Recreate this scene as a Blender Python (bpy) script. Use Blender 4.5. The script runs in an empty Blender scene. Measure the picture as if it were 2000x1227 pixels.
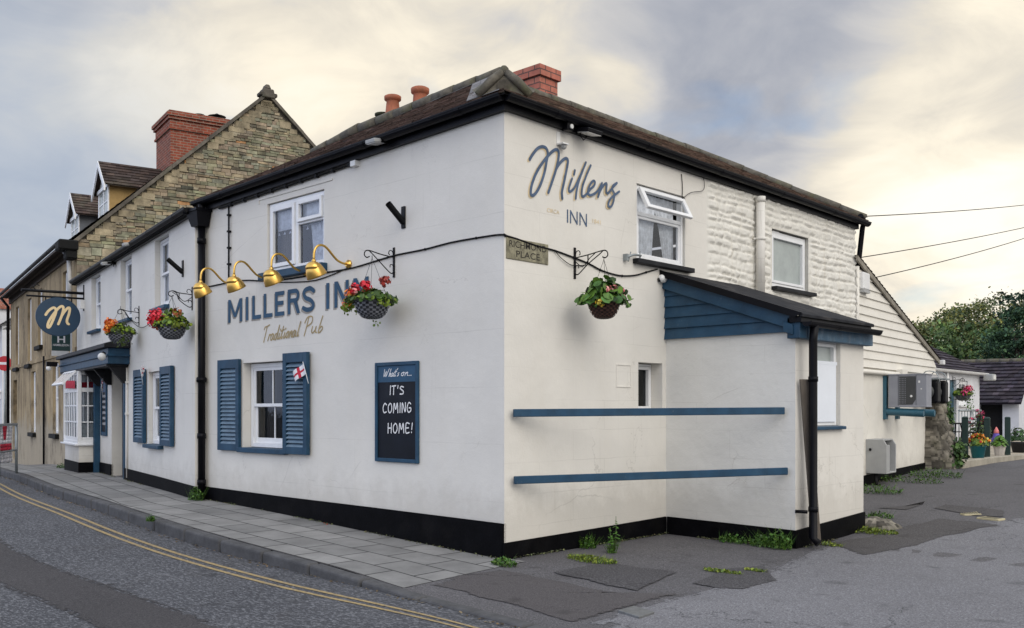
import bpy, math, random
from mathutils import Matrix, Vector, noise
random.seed(7)
C = bpy.context.scene.collection
PI = math.pi
def rad(a): return math.radians(a)
# ------------------------------------------------------------------ surveyed camera (used for the camera and to survey traced outlines onto real planes)
F, CX, HY = 1873.0, 1000.0, 800.0
VD = (-0.6928, 0.7211); RD = (0.7211, 0.6928); CAM = (7.126, -7.298, 1.6)
def on_plane(px, py, n, p0):
    a = (px-CX)/F; b = (HY-py)/F
    d = (VD[0]+a*RD[0], VD[1]+a*RD[1], b)
    t = sum(n[i]*(p0[i]-CAM[i]) for i in range(3))/sum(n[i]*d[i] for i in range(3))
    return Vector([CAM[i]+t*d[i] for i in range(3)])
def on_ground(px, py, z=0.0): return on_plane(px, py, (0,0,1), (0,0,z))
class Frame:
    """wall frame: u to the right along the wall, y into the wall (so -y is outward), z up"""
    def __init__(s, x=0, y=0, z=0, deg=0):
        s.m = Matrix.Translation((x,y,z)) @ Matrix.Rotation(rad(deg),4,'Z'); s.deg = deg
        s.inv = s.m.inverted()
    def trace(s, px, py, off=0.0):
        n = s.m.to_3x3() @ Vector((0,-1,0)); p = s.m @ Vector((0,-off,0))
        return s.inv @ on_plane(px, py, n, p)
    def w(s, u, o, z): return s.m @ Vector((u,-o,z))
FW = Frame()                                   # world
FA = Frame(0,0,0,0)                            # street front, main block (u = x, 0 at the corner)
A2 = 12.4
FB = Frame(-6.4,-0.15,0,-A2)                   # street front, older block (u negative to the left)
FR = Frame(0,0,0,90)                           # side wall along the lane (u = y)
FLF = Frame(0,2.98,0,0)                        # lean-to, street side
FLS = Frame(1.8,2.98,0,90)                     # lean-to, lane side
FN = Frame(0,8.58,0,96.2)                      # annexe wall
# ------------------------------------------------------------------ mesh collector
MATS = {}
WM = {}
class MB:
    def __init__(s, fr=FW): s.fr = fr.m if isinstance(fr, Frame) else fr; s.V=[]; s.Fc=[]; s.T=[]; s.S=[]; s.UV=None
    def vert(s, p): s.V.append((p[0],p[1],p[2])); return len(s.V)-1
    def face(s, pts, tint=None, smooth=False):
        i0=len(s.V); s.V.extend([(p[0],p[1],p[2]) for p in pts]); s.Fc.append(tuple(range(i0,i0+len(pts)))); s.T.append(tint); s.S.append(smooth)
    def box(s, x0,x1,y0,y1,z0,z1, tint=None, skip=''):
        if x0>x1: x0,x1=x1,x0
        if y0>y1: y0,y1=y1,y0
        if z0>z1: z0,z1=z1,z0
        i=len(s.V)
        s.V += [(x0,y0,z0),(x1,y0,z0),(x1,y1,z0),(x0,y1,z0),(x0,y0,z1),(x1,y0,z1),(x1,y1,z1),(x0,y1,z1)]
        for k,f in (('b',(0,3,2,1)),('t',(4,5,6,7)),('f',(0,1,5,4)),('r',(1,2,6,5)),('k',(2,3,7,6)),('l',(3,0,4,7))):
            if k in skip: continue
            s.Fc.append(tuple(i+j for j in f)); s.T.append(tint); s.S.append(False)
    def hexa(s, p, tint=None):
        """8 points: bottom loop then top loop"""
        i=len(s.V); s.V += [tuple(q) for q in p]
        for f in ((0,3,2,1),(4,5,6,7),(0,1,5,4),(1,2,6,5),(2,3,7,6),(3,0,4,7)):
            s.Fc.append(tuple(i+j for j in f)); s.T.append(tint); s.S.append(False)
    def prism(s, pts, vec, tint=None):
        n=len(pts); i=len(s.V); vec=Vector(vec)
        s.V += [tuple(p) for p in pts]; s.V += [tuple(Vector(p)+vec) for p in pts]
        fs=[tuple(range(i,i+n))[::-1], tuple(range(i+n,i+2*n))]+[(i+k,i+(k+1)%n,i+n+(k+1)%n,i+n+k) for k in range(n)]
        for f in fs: s.Fc.append(f); s.T.append(tint); s.S.append(False)
    def tube(s, path, r, n=8, caps=True, tint=None, closed=False):
        path=[Vector(p) for p in path]; m=len(path)
        rr=r if isinstance(r,(list,tuple)) else [r]*m
        i0=len(s.V); up=None
        for k,p in enumerate(path):
            if closed: t=(path[(k+1)%m]-path[k-1])
            else: t=(path[min(k+1,m-1)]-path[max(k-1,0)])
            if t.length<1e-9: t=Vector((0,0,1))
            t.normalize()
            if up is None:
                up=Vector((0,0,1)) if abs(t.z)<.9 else Vector((1,0,0))
            a=(up-t*up.dot(t))
            if a.length<1e-6: a=t.orthogonal()
            a.normalize(); b=t.cross(a); up=a
            for j in range(n):
                th=2*PI*j/n; s.V.append(tuple(p+(a*math.cos(th)+b*math.sin(th))*rr[k]))
        for k in range(m if closed else m-1):
            k2=(k+1)%m
            for j in range(n):
                s.Fc.append((i0+k*n+j,i0+k*n+(j+1)%n,i0+k2*n+(j+1)%n,i0+k2*n+j)); s.T.append(tint); s.S.append(True)
        if caps and not closed:
            s.Fc.append(tuple(i0+j for j in range(n))[::-1]); s.T.append(tint); s.S.append(False)
            s.Fc.append(tuple(i0+(m-1)*n+j for j in range(n))); s.T.append(tint); s.S.append(False)
    def lathe(s, prof, n=16, mat=None, tint=None, smooth=True, cap=True):
        """prof [(r,z)] about the z axis, then transformed by mat"""
        mat=mat or Matrix(); i0=len(s.V)
        for r,z in prof:
            for j in range(n):
                th=2*PI*j/n; s.V.append(tuple(mat@Vector((r*math.cos(th),r*math.sin(th),z))))
        for k in range(len(prof)-1):
            for j in range(n):
                s.Fc.append((i0+k*n+j,i0+k*n+(j+1)%n,i0+(k+1)*n+(j+1)%n,i0+(k+1)*n+j)); s.T.append(tint); s.S.append(smooth)
        if cap:
            for k,rev in ((0,True),(len(prof)-1,False)):
                if prof[k][0]>1e-4:
                    f=tuple(i0+k*n+j for j in range(n)); s.Fc.append(f[::-1] if rev else f); s.T.append(tint); s.S.append(False)
    def ball(s, c, r, n=8, m=6, sc=(1,1,1), tint=None):
        M_=Matrix.Translation(c)@Matrix.Diagonal((sc[0],sc[1],sc[2],1))
        s.lathe([(max(1e-5,r*math.sin(PI*k/m)),-r*math.cos(PI*k/m)) for k in range(m+1)],n,M_,tint,True,False)
    def leaf(s, c, nrm, size, n=5, tint=None, asp=1.0, roll=None):
        nrm=Vector(nrm).normalized(); a=nrm.orthogonal().normalized(); b=nrm.cross(a)
        ph=random.random()*6.28 if roll is None else roll
        a,b=a*math.cos(ph)+b*math.sin(ph), b*math.cos(ph)-a*math.sin(ph)
        s.face([Vector(c)+a*math.cos(2*PI*k/n)*size+b*math.sin(2*PI*k/n)*size*asp for k in range(n)],tint)
    def stroke(s, pts, w, o=0.0, do=3e-5, tint=None):
        """painted stroke: 2D points (u,z) smoothed, laid on the wall at offset o (outward)"""
        P=[Vector((p[0],p[1])) for p in pts]
        Q=[]
        if len(P)>2:
            E=[P[0]*2-P[1]]+P+[P[-1]*2-P[-2]]
            for k in range(1,len(E)-2):
                p0,p1,p2,p3=E[k-1:k+3]
                for q in range(5):
                    t=q/5; Q.append(.5*((2*p1)+(p2-p0)*t+(2*p0-5*p1+4*p2-p3)*t*t+(3*p1-p0-3*p2+p3)*t**3))
            Q.append(P[-1])
        else: Q=P
        m=len(Q); rows=[]
        for k in range(m):
            t=Q[min(k+1,m-1)]-Q[max(k-1,0)]
            t=t.normalized() if t.length>1e-9 else Vector((1,0)); nn=Vector((-t.y,t.x))*w/2
            rows.append((Q[k]+nn,Q[k]-nn,o+k*do))
        for k in range(m-1):
            a,b=rows[k],rows[k+1]
            s.face([(a[1].x,-a[2],a[1].y),(b[1].x,-b[2],b[1].y),(b[0].x,-b[2],b[0].y),(a[0].x,-a[2],a[0].y)],tint)
        for k in (0,m-1):
            c=Q[k]; s.face([(c.x+math.cos(2*PI*j/8)*w/2,-(rows[k][2]+(do*2)),c.y+math.sin(2*PI*j/8)*w/2) for j in range(8)],tint)
    def build(s, name, mat, parent=None, bevel=0.0, seg=1, uv=None, origin=None, solid=0.0, weld=False):
        pm = WM[parent.name] if parent else None
        V=[s.fr@Vector(v) for v in s.V]
        if parent is None:
            if origin is None:
                xs=[v.x for v in V]; ys=[v.y for v in V]; zs=[v.z for v in V]
                origin=((min(xs)+max(xs))/2,(min(ys)+max(ys))/2,min(zs))
            m=Matrix.Translation(origin)
        else: m=pm
        inv=m.inverted()
        me=bpy.data.meshes.new(name); me.from_pydata([tuple(inv@v) for v in V],[],s.Fc); 
        me.polygons.foreach_set('use_smooth',s.S)
        if any(t is not None for t in s.T):
            at=me.attributes.new('tint','FLOAT_COLOR','FACE'); fl=[]
            for t in s.T:
                if t is None: t=(1,1,1)
                elif isinstance(t,(int,float)): t=(t,t,t)
                fl += [t[0],t[1],t[2],1]
            at.data.foreach_set('color',fl)
        if s.UV is not None:
            ul=me.uv_layers.new(name='UVMap'); ul.data.foreach_set('uv',[c for p in s.UV for c in p])
        me.materials.append(MATS[mat] if isinstance(mat,str) else mat)
        o=bpy.data.objects.new(name,me); C.objects.link(o)
        if parent: o.parent=parent; WM[o.name]=pm
        else: o.matrix_world=m; WM[o.name]=m
        if weld: b=o.modifiers.new('weld','WELD'); b.merge_threshold=1e-4
        if bevel:
            b=o.modifiers.new('bevel','BEVEL'); b.width=bevel; b.segments=seg; b.limit_method='ANGLE'; b.angle_limit=rad(35)
        return o
def tag(o,label=None,cat=None,group=None,kind=None):
    if label: o['label']=label
    if cat: o['category']=cat
    if group: o['group']=group
    if kind: o['kind']=kind
    return o
def thing(name,label,cat,loc=(0,0,0),deg=0,group=None):
    o=bpy.data.objects.new(name,None); C.objects.link(o); o.empty_display_size=.2
    m=Matrix.Translation(loc)@Matrix.Rotation(rad(deg),4,'Z'); o.matrix_world=m; WM[o.name]=m
    return tag(o,label,cat,group)
def thing_on(fr,u,o,z,name,label,cat,group=None):
    """a thing rooted on a wall; returns (root, frame at the root)"""
    p=fr.w(u,o,z); r=thing(name,label,cat,p,fr.deg,group)
    return r, Frame(p.x,p.y,p.z,fr.deg)
def dup(root,loc,deg,label,group=None):
    r=root.copy(); C.objects.link(r)
    m=Matrix.Translation(loc)@Matrix.Rotation(rad(deg),4,'Z'); r.matrix_world=m; WM[r.name]=m
    r['label']=label
    if group: r['group']=group
    for ch in list(root.children):
        c=ch.copy(); C.objects.link(c); c.parent=r
        for g in list(ch.children):
            d=g.copy(); C.objects.link(d); d.parent=c
    return r
# ------------------------------------------------------------------ materials
class NT:
    def __init__(s,m): s.m=m; m.use_nodes=True; s.t=m.node_tree; s.n=s.t.nodes; s.n.clear()
    def add(s,k,**kw):
        n=s.n.new(k)
        for a,b in kw.items():
            if a.startswith('_'): setattr(n,a[1:],b)
            else: n.inputs[a].default_value=b
        return n
    def link(s,a,b): s.t.links.new(a,b)
    def mix(s,blend,fac,a,b):
        n=s.n.new('ShaderNodeMix'); n.data_type='RGBA'; n.blend_type=blend
        for si,v in ((0,fac),(6,a),(7,b)):
            sock=n.inputs[si]
            if hasattr(v,'is_output'): s.link(v,sock)
            elif isinstance(v,(int,float)) and si: sock.default_value=(v,v,v,1)
            elif isinstance(v,(tuple,list)): sock.default_value=tuple(v)+((1,) if len(v)==3 else ())
            else: sock.default_value=v
        return n.outputs[2]
    def math(s,op,a,b=None,c=None,clamp=False):
        n=s.n.new('ShaderNodeMath'); n.operation=op; n.use_clamp=clamp
        for i,v in enumerate((a,b,c)):
            if v is None: continue
            if hasattr(v,'is_output'): s.link(v,n.inputs[i])
            else: n.inputs[i].default_value=v
        return n.outputs[0]
    def pos(s): return s.n.new('ShaderNodeNewGeometry').outputs['Position']
    def mapped(s,vec,scale=(1,1,1),rot=(0,0,0),loc=(0,0,0)):
        n=s.n.new('ShaderNodeMapping'); n.inputs['Scale'].default_value=scale; n.inputs['Rotation'].default_value=rot; n.inputs['Location'].default_value=loc
        s.link(vec,n.inputs[0]); return n.outputs[0]
    def noise(s,vec,scale,detail=4,rough=.55,dist=0):
        n=s.add('ShaderNodeTexNoise',Scale=scale,Detail=detail,Roughness=rough,Distortion=dist); s.link(vec,n.inputs['Vector']); return n.outputs[0]
    def vor(s,vec,scale,feature='F1',out='Distance'):
        n=s.n.new('ShaderNodeTexVoronoi'); n.feature=feature; n.inputs['Scale'].default_value=scale; s.link(vec,n.inputs['Vector']); return n.outputs[out]
    def ramp(s,fac,stops):
        n=s.n.new('ShaderNodeValToRGB'); e=n.color_ramp.elements
        while len(e)>1: e.remove(e[-1])
        for i,(p,c) in enumerate(stops):
            if isinstance(c,(int,float)): c=(c,c,c)
            el=e[0] if i==0 else e.new(p)
            el.position=p; el.color=tuple(c)+(1,)
        s.link(fac,n.inputs[0]); return n.outputs[0]
    def bump(s,h,strength,dist,prev=None):
        n=s.add('ShaderNodeBump',Strength=strength,Distance=dist); s.link(h,n.inputs['Height'])
        if prev: s.link(prev,n.inputs['Normal'])
        return n.outputs[0]
    def out(s,col,rough=.6,metal=0.,normal=None,spec=.5,**kw):
        b=s.add('ShaderNodeBsdfPrincipled'); o=s.n.new('ShaderNodeOutputMaterial')
        for sock,v in (('Base Color',col),('Roughness',rough),('Metallic',metal),('Specular IOR Level',spec)):
            if hasattr(v,'is_output'): s.link(v,b.inputs[sock])
            elif isinstance(v,(tuple,list)): b.inputs[sock].default_value=tuple(v)+((1,) if len(v)==3 else ())
            else: b.inputs[sock].default_value=v
        if normal: s.link(normal,b.inputs['Normal'])
        for k,v in kw.items(): b.inputs[k.replace('_',' ')].default_value=v
        s.link(b.outputs[0],o.inputs[0]); return b
def newmat(name): m=bpy.data.materials.new(name); MATS[name]=m; return NT(m)
def simple(name,col,rough=.55,metal=0.,var=.12,vs=3.,bump=.0,bs=40.,spec=.5,tint=False,dirt=None,dirt_amt=.35,streak=False,chips=0):
    t=newmat(name); p=t.pos()
    if streak: vv=t.mapped(p,(1,1,.15))
    else: vv=p
    n=t.noise(vv,vs,5,.6)
    f=t.ramp(n,[(.3,1-var),(.7,1+var*.5)])
    c=t.mix('MULTIPLY',1.0,col,f)
    if dirt:
        n2=t.noise(vv,vs*.45,6,.65,.3); k=t.ramp(n2,[(.5,0.),(.72,dirt_amt)])
        c=t.mix('MIX',k,c,dirt)
    if chips:
        c=t.mix('MIX',t.ramp(t.noise(t.mapped(p,(1,1,.5)),16,6,.75),[(.63,0.),(.70,chips)]),c,(.20,.23,.25))
        c=t.mix('MIX',t.ramp(t.noise(t.mapped(p,(1,1,.25)),5,6,.7),[(.55,0.),(.75,chips)]),c,(.012,.028,.045))
    if tint:
        a=t.n.new('ShaderNodeAttribute'); a.attribute_name='tint'; c=t.mix('MULTIPLY',1.0,c,a.outputs['Color'])
    nn=None
    if bump: nn=t.bump(t.noise(p,bs,4,.6),bump,.01)
    t.out(c,rough,metal,nn,spec); return MATS[name]
# ------------------------------------------------------------------ material library
def plaster(name,col,score=None,rot=0,warm=(.60,.54,.42),amt=.10,bump=.35):
    t=newmat(name); p=t.pos()
    n=t.noise(p,1.1,6,.6); c=t.mix('MULTIPLY',1.0,col,t.ramp(n,[(.3,.92),(.7,1.02)]))
    st=t.noise(t.mapped(p,(2.2,2.2,.35)),1.3,6,.65,.4); c=t.mix('MIX',t.ramp(st,[(.5,0.),(.8,amt)]),c,warm)
    sp=t.noise(p,23,3,.6); c=t.mix('MIX',t.ramp(sp,[(.66,0.),(.78,.18)]),c,(.38,.35,.29))
    # splashed dirt low on the wall, hairline cracks, drip runs
    sx=t.n.new('ShaderNodeSeparateXYZ'); t.link(p,sx.inputs[0])
    h=t.math('ADD',sx.outputs[2],t.math('MULTIPLY',t.noise(p,4,6,.7),-.9)); c=t.mix('MIX',t.ramp(h,[(.0,.30),(.35,0.)]),c,(.36,.33,.28))
    dr=t.noise(t.mapped(p,(9,9,.5)),1.6,4,.6); c=t.mix('MIX',t.math('MULTIPLY',t.ramp(dr,[(.60,0.),(.75,.16)]),t.ramp(t.noise(p,.8,3,.5),[(.45,0.),(.6,1.)])),c,(.40,.36,.29))
    wq=t.n.new('ShaderNodeVectorMath'); wq.operation='MULTIPLY_ADD'; wcb=t.n.new('ShaderNodeCombineXYZ'); wn_=t.noise(p,3,4,.6)
    for k in range(3): t.link(wn_,wcb.inputs[k])
    t.link(wcb.outputs[0],wq.inputs[0]); wq.inputs[1].default_value=(.5,.5,.5); t.link(t.mapped(p,(.8,.8,1.1)),wq.inputs[2])
    cr=t.vor(wq.outputs[0],1.0,'DISTANCE_TO_EDGE'); cm=t.math('MULTIPLY',t.ramp(cr,[(.0,1.),(.006,0.)]),t.ramp(t.noise(p,.7,3,.6),[(.52,0.),(.6,1.)]))
    c=t.mix('MIX',t.math('MULTIPLY',cm,.42),c,(.33,.31,.27))
    b1=t.noise(p,5.5,5,.6); nn=t.bump(b1,bump,.035); b2=t.noise(p,60,4,.7); nn=t.bump(b2,.28,.006,nn)
    b3=t.noise(p,1.6,3,.5); nn=t.bump(b3,bump,.08,nn)
    if score:
        a=t.mapped(p,(1,1,1),(0,0,rad(rot))); s2=t.n.new('ShaderNodeSeparateXYZ'); t.link(a,s2.inputs[0])
        cb=t.n.new('ShaderNodeCombineXYZ'); t.link(s2.outputs[0],cb.inputs[0]); t.link(s2.outputs[2],cb.inputs[1])
        wob=t.noise(p,2.5,2,.5); wv=t.n.new('ShaderNodeVectorMath'); wv.operation='MULTIPLY_ADD'
        wn=t.n.new('ShaderNodeCombineXYZ'); t.link(wob,wn.inputs[0]); t.link(wob,wn.inputs[1]); t.link(wn.outputs[0],wv.inputs[0]); wv.inputs[1].default_value=(.03,.03,0); t.link(cb.outputs[0],wv.inputs[2])
        br=t.add('ShaderNodeTexBrick',Scale=1.0); br.inputs['Mortar Size'].default_value=.006; br.inputs['Mortar Smooth'].default_value=.6
        br.inputs['Brick Width'].default_value=score[0]; br.inputs['Row Height'].default_value=score[1]; t.link(wv.outputs[0],br.inputs['Vector'])
        k=t.math('MULTIPLY',br.outputs['Fac'],t.ramp(t.noise(p,.9,3,.6),[(.4,.05),(.62,1.)]))
        nn=t.bump(k,-.55*1.0,.012,nn); c=t.mix('MIX',t.math('MULTIPLY',k,.26),c,(.36,.34,.30))
    t.out(c,.72,0,nn,.25)
CREAM=(.72,.695,.64)
plaster('cream_front',CREAM,(2.6,.62),0,bump=.13)
plaster('cream_side',CREAM,(1.15,.345),-90,bump=.16)
plaster('cream_leanto_front',(.70,.69,.65),(.95,.34),0,bump=.26)
plaster('cream_annexe',(.76,.73,.66),None)
def rubblepaint():
    t=newmat('painted_rubble'); p=t.pos(); n=t.noise(p,3,6,.6)
    c=t.mix('MULTIPLY',1.0,(.74,.72,.66),t.ramp(n,[(.3,.9),(.7,1.02)]))
    st=t.noise(t.mapped(p,(3,3,.4)),2.2,6,.7,.4); c=t.mix('MIX',t.ramp(st,[(.55,0.),(.8,.45)]),c,(.50,.43,.30))
    nn=t.bump(t.noise(p,34,5,.65),.4,.015); t.out(c,.75,0,nn,.25)
rubblepaint()
simple('black_plinth',(.003,.003,.004),.6,var=.5,vs=5,bump=.3,bs=35,dirt=(.025,.023,.021),dirt_amt=.2,spec=.06)
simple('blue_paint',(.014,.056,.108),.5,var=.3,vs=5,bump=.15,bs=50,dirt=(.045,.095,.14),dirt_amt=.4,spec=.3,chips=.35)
simple('blue_slat_skylit',(.125,.20,.275),.5,var=.25,vs=7,bump=.15,bs=50,dirt=(.20,.26,.31),dirt_amt=.3,chips=.4)  # paler than the shutter frames: reflected sky light is put into the slat colour
simple('blue_faded',(.04,.10,.165),.6,var=.3,vs=8,bump=.2,bs=50,dirt=(.30,.34,.38),dirt_amt=.5)
simple('letter_blue',(.014,.072,.145),.6,var=.25,vs=6)
simple('letter_slate',(.062,.105,.185),.6,var=.3,vs=9,dirt=(.16,.20,.28),dirt_amt=.3)
simple('letter_gold',(.40,.30,.14),.6,var=.3,vs=9)
simple('letter_pale_gold',(.74,.60,.38),.6,var=.3,vs=9)
simple('letter_grey',(.33,.30,.26),.6,var=.25,vs=9)
simple('white_frame',(.80,.81,.82),.35,var=.06,vs=6,dirt=(.55,.55,.52),dirt_amt=.2)
simple('black_gloss',(.004,.004,.006),.38,var=.4,vs=4,bump=.1,bs=20,dirt=(.025,.025,.027),dirt_amt=.15,spec=.13)
simple('black_iron',(.004,.004,.005),.5,var=.3,vs=8,spec=.2)
simple('cable_black',(.004,.004,.005),.6,spec=.2)
simple('dark_wood',(.03,.027,.025),.7,var=.5,vs=7,bump=.3,bs=40,streak=True)
simple('weathered_wood',(.12,.10,.08),.8,var=.45,vs=12,bump=.4,bs=60,streak=True)
simple('brass',(.74,.46,.12),.30,1.0,var=.12,vs=10,bump=.05,bs=30)
simple('board_black',(.004,.006,.012),.5,spec=.2,var=.4,vs=3,dirt=(.05,.055,.07),dirt_amt=.25)
simple('chalk',(.82,.82,.82),.8,var=.2,vs=40)
simple('roof_tile',(.165,.112,.09),.9,spec=.15,var=.45,vs=2.3,bump=.5,bs=45,tint=True,dirt=(.20,.19,.15),dirt_amt=.4)
simple('roof_tile_old',(.070,.052,.046),.9,spec=.15,var=.5,vs=2.,bump=.5,bs=45,tint=True,dirt=(.18,.17,.12),dirt_amt=.5)
simple('roof_tile_purple',(.044,.038,.050),.9,spec=.15,var=.4,vs=1.2,bump=.3,bs=30,tint=True,dirt=(.12,.11,.11),dirt_amt=.3)
simple('ridge_mortar',(.125,.112,.088),.9,var=.5,vs=9,bump=.6,bs=40,dirt=(.10,.11,.04),dirt_amt=.6)
simple('slate_grey',(.115,.11,.115),.7,var=.35,vs=6,bump=.3,bs=40,tint=True,dirt=(.24,.235,.22),dirt_amt=.4)
simple('felt',(.025,.026,.030),.9,spec=.15,var=.4,vs=6,bump=.4,bs=60,dirt=(.13,.12,.11),dirt_amt=.5)
simple('terracotta',(.38,.115,.055),.75,var=.25,vs=8,bump=.2,bs=40,dirt=(.10,.09,.06),dirt_amt=.4)
simple('moss_dark',(.05,.055,.03),.95,var=.5,vs=20,bump=.6,bs=60)
simple('gable_stone',(.32,.275,.205),.9,var=.5,vs=5,bump=.8,bs=30,tint=True,dirt=(.075,.068,.052),dirt_amt=.65)
simple('gable_mortar',(.13,.115,.09),.95,var=.5,vs=8,bump=.6,bs=30)
simple('coping_stone',(.115,.10,.08),.9,var=.5,vs=5,bump=.6,bs=30,tint=True,dirt=(.08,.085,.045),dirt_amt=.6)
def ashlar():
    t=newmat('ashlar'); p=t.pos(); n=t.noise(p,1.2,6,.65)
    c=t.mix('MULTIPLY',1.0,(.44,.34,.205),t.ramp(n,[(.3,.65),(.7,1.12)]))
    st=t.noise(t.mapped(p,(2.5,2.5,.3)),1.2,7,.7,.5); c=t.mix('MIX',t.ramp(st,[(.46,0.),(.70,.8)]),c,(.13,.095,.06))
    sx=t.n.new('ShaderNodeSeparateXYZ'); t.link(p,sx.inputs[0])
    wn=t.noise(p,1.7,6,.7); hh=t.math('ADD',sx.outputs[2],t.math('MULTIPLY',wn,-1.6))
    c=t.mix('MIX',t.ramp(hh,[(0.15,.75),(.62,0.)]),c,(.40,.35,.27))
    c=t.mix('MIX',t.ramp(t.noise(t.mapped(p,(1,1,.6)),1.6,7,.75),[(.52,0.),(.66,.75)]),c,(.07,.055,.04))
    nn=t.bump(t.noise(p,8,6,.65),.6,.03); t.out(c,.9,0,nn,.2)
ashlar()
def brick(name,c1,c2,mortar,rw=.225,rh=.075):
    t=newmat(name); p=t.pos(); s=t.n.new('ShaderNodeSeparateXYZ'); t.link(p,s.inputs[0])
    u=t.math('ADD',s.outputs[0],s.outputs[1]); cb=t.n.new('ShaderNodeCombineXYZ'); t.link(u,cb.inputs[0]); t.link(s.outputs[2],cb.inputs[1])
    br=t.add('ShaderNodeTexBrick',Scale=1.0); br.inputs['Mortar Size'].default_value=.010; br.inputs['Brick Width'].default_value=rw; br.inputs['Row Height'].default_value=rh
    br.inputs['Color1'].default_value=c1+(1,); br.inputs['Color2'].default_value=c2+(1,); br.inputs['Mortar'].default_value=mortar+(1,); t.link(cb.outputs[0],br.inputs['Vector'])
    n=t.noise(p,5,6,.65); c=t.mix('MULTIPLY',1.0,br.outputs['Color'],t.ramp(n,[(.3,.7),(.7,1.15)]))
    c=t.mix('MIX',t.ramp(t.noise(p,2.2,6,.7),[(.55,0.),(.75,.5)]),c,(.09,.04,.03))
    nn=t.bump(br.outputs['Fac'],-.8,.01); nn=t.bump(t.noise(p,40,4,.6),.4,.006,nn); t.out(c,.85,0,nn,.2)
brick('brick_red',(.33,.082,.046),(.20,.058,.038),(.30,.22,.17))
brick('brick_pink',(.50,.19,.135),(.42,.145,.105),(.13,.08,.07),.24,.095)
def glass(name,tintc,refl,rough=.02):
    t=newmat(name); tr=t.n.new('ShaderNodeBsdfTransparent'); tr.inputs[0].default_value=tintc+(1,)
    g=t.n.new('ShaderNodeBsdfGlossy'); g.inputs['Roughness'].default_value=rough; g.inputs['Color'].default_value=(.9,.93,.97,1)
    p=t.pos(); nn=t.bump(t.noise(p,2.5,3,.5),.12,.02); t.link(nn,g.inputs['Normal'])
    lw=t.add('ShaderNodeFresnel',IOR=refl); mx=t.n.new('ShaderNodeMixShader'); t.link(lw.outputs[0],mx.inputs[0]); t.link(tr.outputs[0],mx.inputs[1]); t.link(g.outputs[0],mx.inputs[2])
    o=t.n.new('ShaderNodeOutputMaterial'); t.link(mx.outputs[0],o.inputs[0])
glass('pane_dark',(.55,.58,.60),1.45)
glass('pane_bright',(.97,.985,1.0),1.65)
def frosted():
    t=newmat('frosted_pane'); p=t.pos(); n=t.noise(p,3,4,.6)
    c=t.mix('MULTIPLY',1.0,(.36,.40,.385),t.ramp(n,[(.3,.85),(.7,1.1)])); t.out(c,.16,0,None,.7)
frosted()
simple('net_curtain',(.80,.83,.88),.9,var=.3,vs=14,bump=.3,bs=50)
simple('brown_curtain',(.12,.10,.08),.9,var=.3,vs=14)
simple('dark_room',(.03,.028,.025),.9)
simple('white_panel',(.78,.82,.88),.3,var=.05)
simple('door_blue',(.012,.03,.06),.4,var=.2)
simple('lead_black',(.008,.009,.012),.55,spec=.25,var=.4,vs=4,dirt=(.06,.06,.065),dirt_amt=.4)
simple('yellow_render',(.40,.265,.10),.85,var=.25,vs=4,bump=.3,bs=20,dirt=(.25,.16,.07),dirt_amt=.5)
simple('grey_render',(.13,.14,.155),.85,var=.25,vs=4)
simple('white_paint',(.70,.71,.72),.5,var=.1,vs=5,dirt=(.4,.4,.38),dirt_amt=.25)
simple('pale_wall',(.62,.63,.66),.8,var=.12,vs=2,bump=.2,bs=20)
simple('grey_plastic',(.36,.365,.36),.5,var=.1,vs=6)
simple('white_plastic',(.74,.74,.73),.4,var=.08,vs=6)
simple('dark_glass_lens',(.01,.01,.012),.12)
simple('lamp_glass',(.62,.62,.60),.15,var=.05)
simple('sign_navy',(.006,.034,.075),.35,var=.15,vs=5)
simple('sign_gold',(.74,.58,.33),.5,var=.1,vs=8)
simple('sign_green',(.012,.05,.05),.4)
simple('wicker_grey',(.105,.11,.125),.8,var=.3,vs=30,tint=True)
simple('wicker_brown',(.05,.028,.024),.8,var=.4,vs=40,bump=.6,bs=90,tint=True)
simple('leaf',(.085,.15,.030),.55,var=.3,vs=15,tint=True,spec=.4)
simple('petal',(1,1,1),.6,var=.15,vs=20,tint=True)
simple('stem_green',(.06,.10,.03),.7)
simple('litter',(.30,.30,.28),.9,tint=True)
simple('soil',(.03,.022,.016),.95)
simple('flag_white',(.80,.78,.80),.8,var=.06)
simple('flag_red',(.55,.02,.05),.8,var=.1)
simple('galvanised',(.30,.33,.34),.45,.6,var=.2,vs=8)
simple('sign_red',(.50,.012,.018),.4)
simple('ac_grey',(.255,.265,.30),.45,var=.1,vs=5)
simple('ac_dark',(.045,.048,.05),.5,var=.2,vs=5)
simple('teal_paint',(.025,.105,.155),.4,var=.2,vs=6)
simple('teal_pot',(.02,.19,.23),.4,var=.15)
simple('cream_pot',(.50,.46,.41),.7,var=.2)
simple('dark_pot',(.02,.022,.026),.5)
simple('post_green',(.008,.03,.024),.5,var=.3,vs=5)
simple('old_stone',(.21,.19,.155),.95,var=.6,vs=6,bump=.9,bs=14,tint=True,dirt=(.10,.095,.06),dirt_amt=.6)
simple('plaque_stone',(.27,.25,.17),.9,var=.5,vs=16,bump=.7,bs=60,dirt=(.09,.085,.06),dirt_amt=.7)
simple('cut_letter',(.025,.022,.018),.9)
simple('bark',(.07,.055,.04),.95,var=.5,vs=6,bump=.6,bs=20)
simple('tree_leaf',(.130,.165,.068),.6,var=.3,vs=.6,tint=True,spec=.3)
simple('conifer_leaf',(.05,.092,.058),.7,var=.35,vs=.8,tint=True,spec=.2)
simple('dark_opening',(.008,.008,.009),.9)
simple('stone_step',(.34,.31,.25),.9,var=.3,vs=4,bump=.4,bs=20)
simple('paving_buff',(.42,.36,.27),.9,var=.25,vs=3,bump=.3,bs=20,dirt=(.22,.2,.16),dirt_amt=.5)
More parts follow.
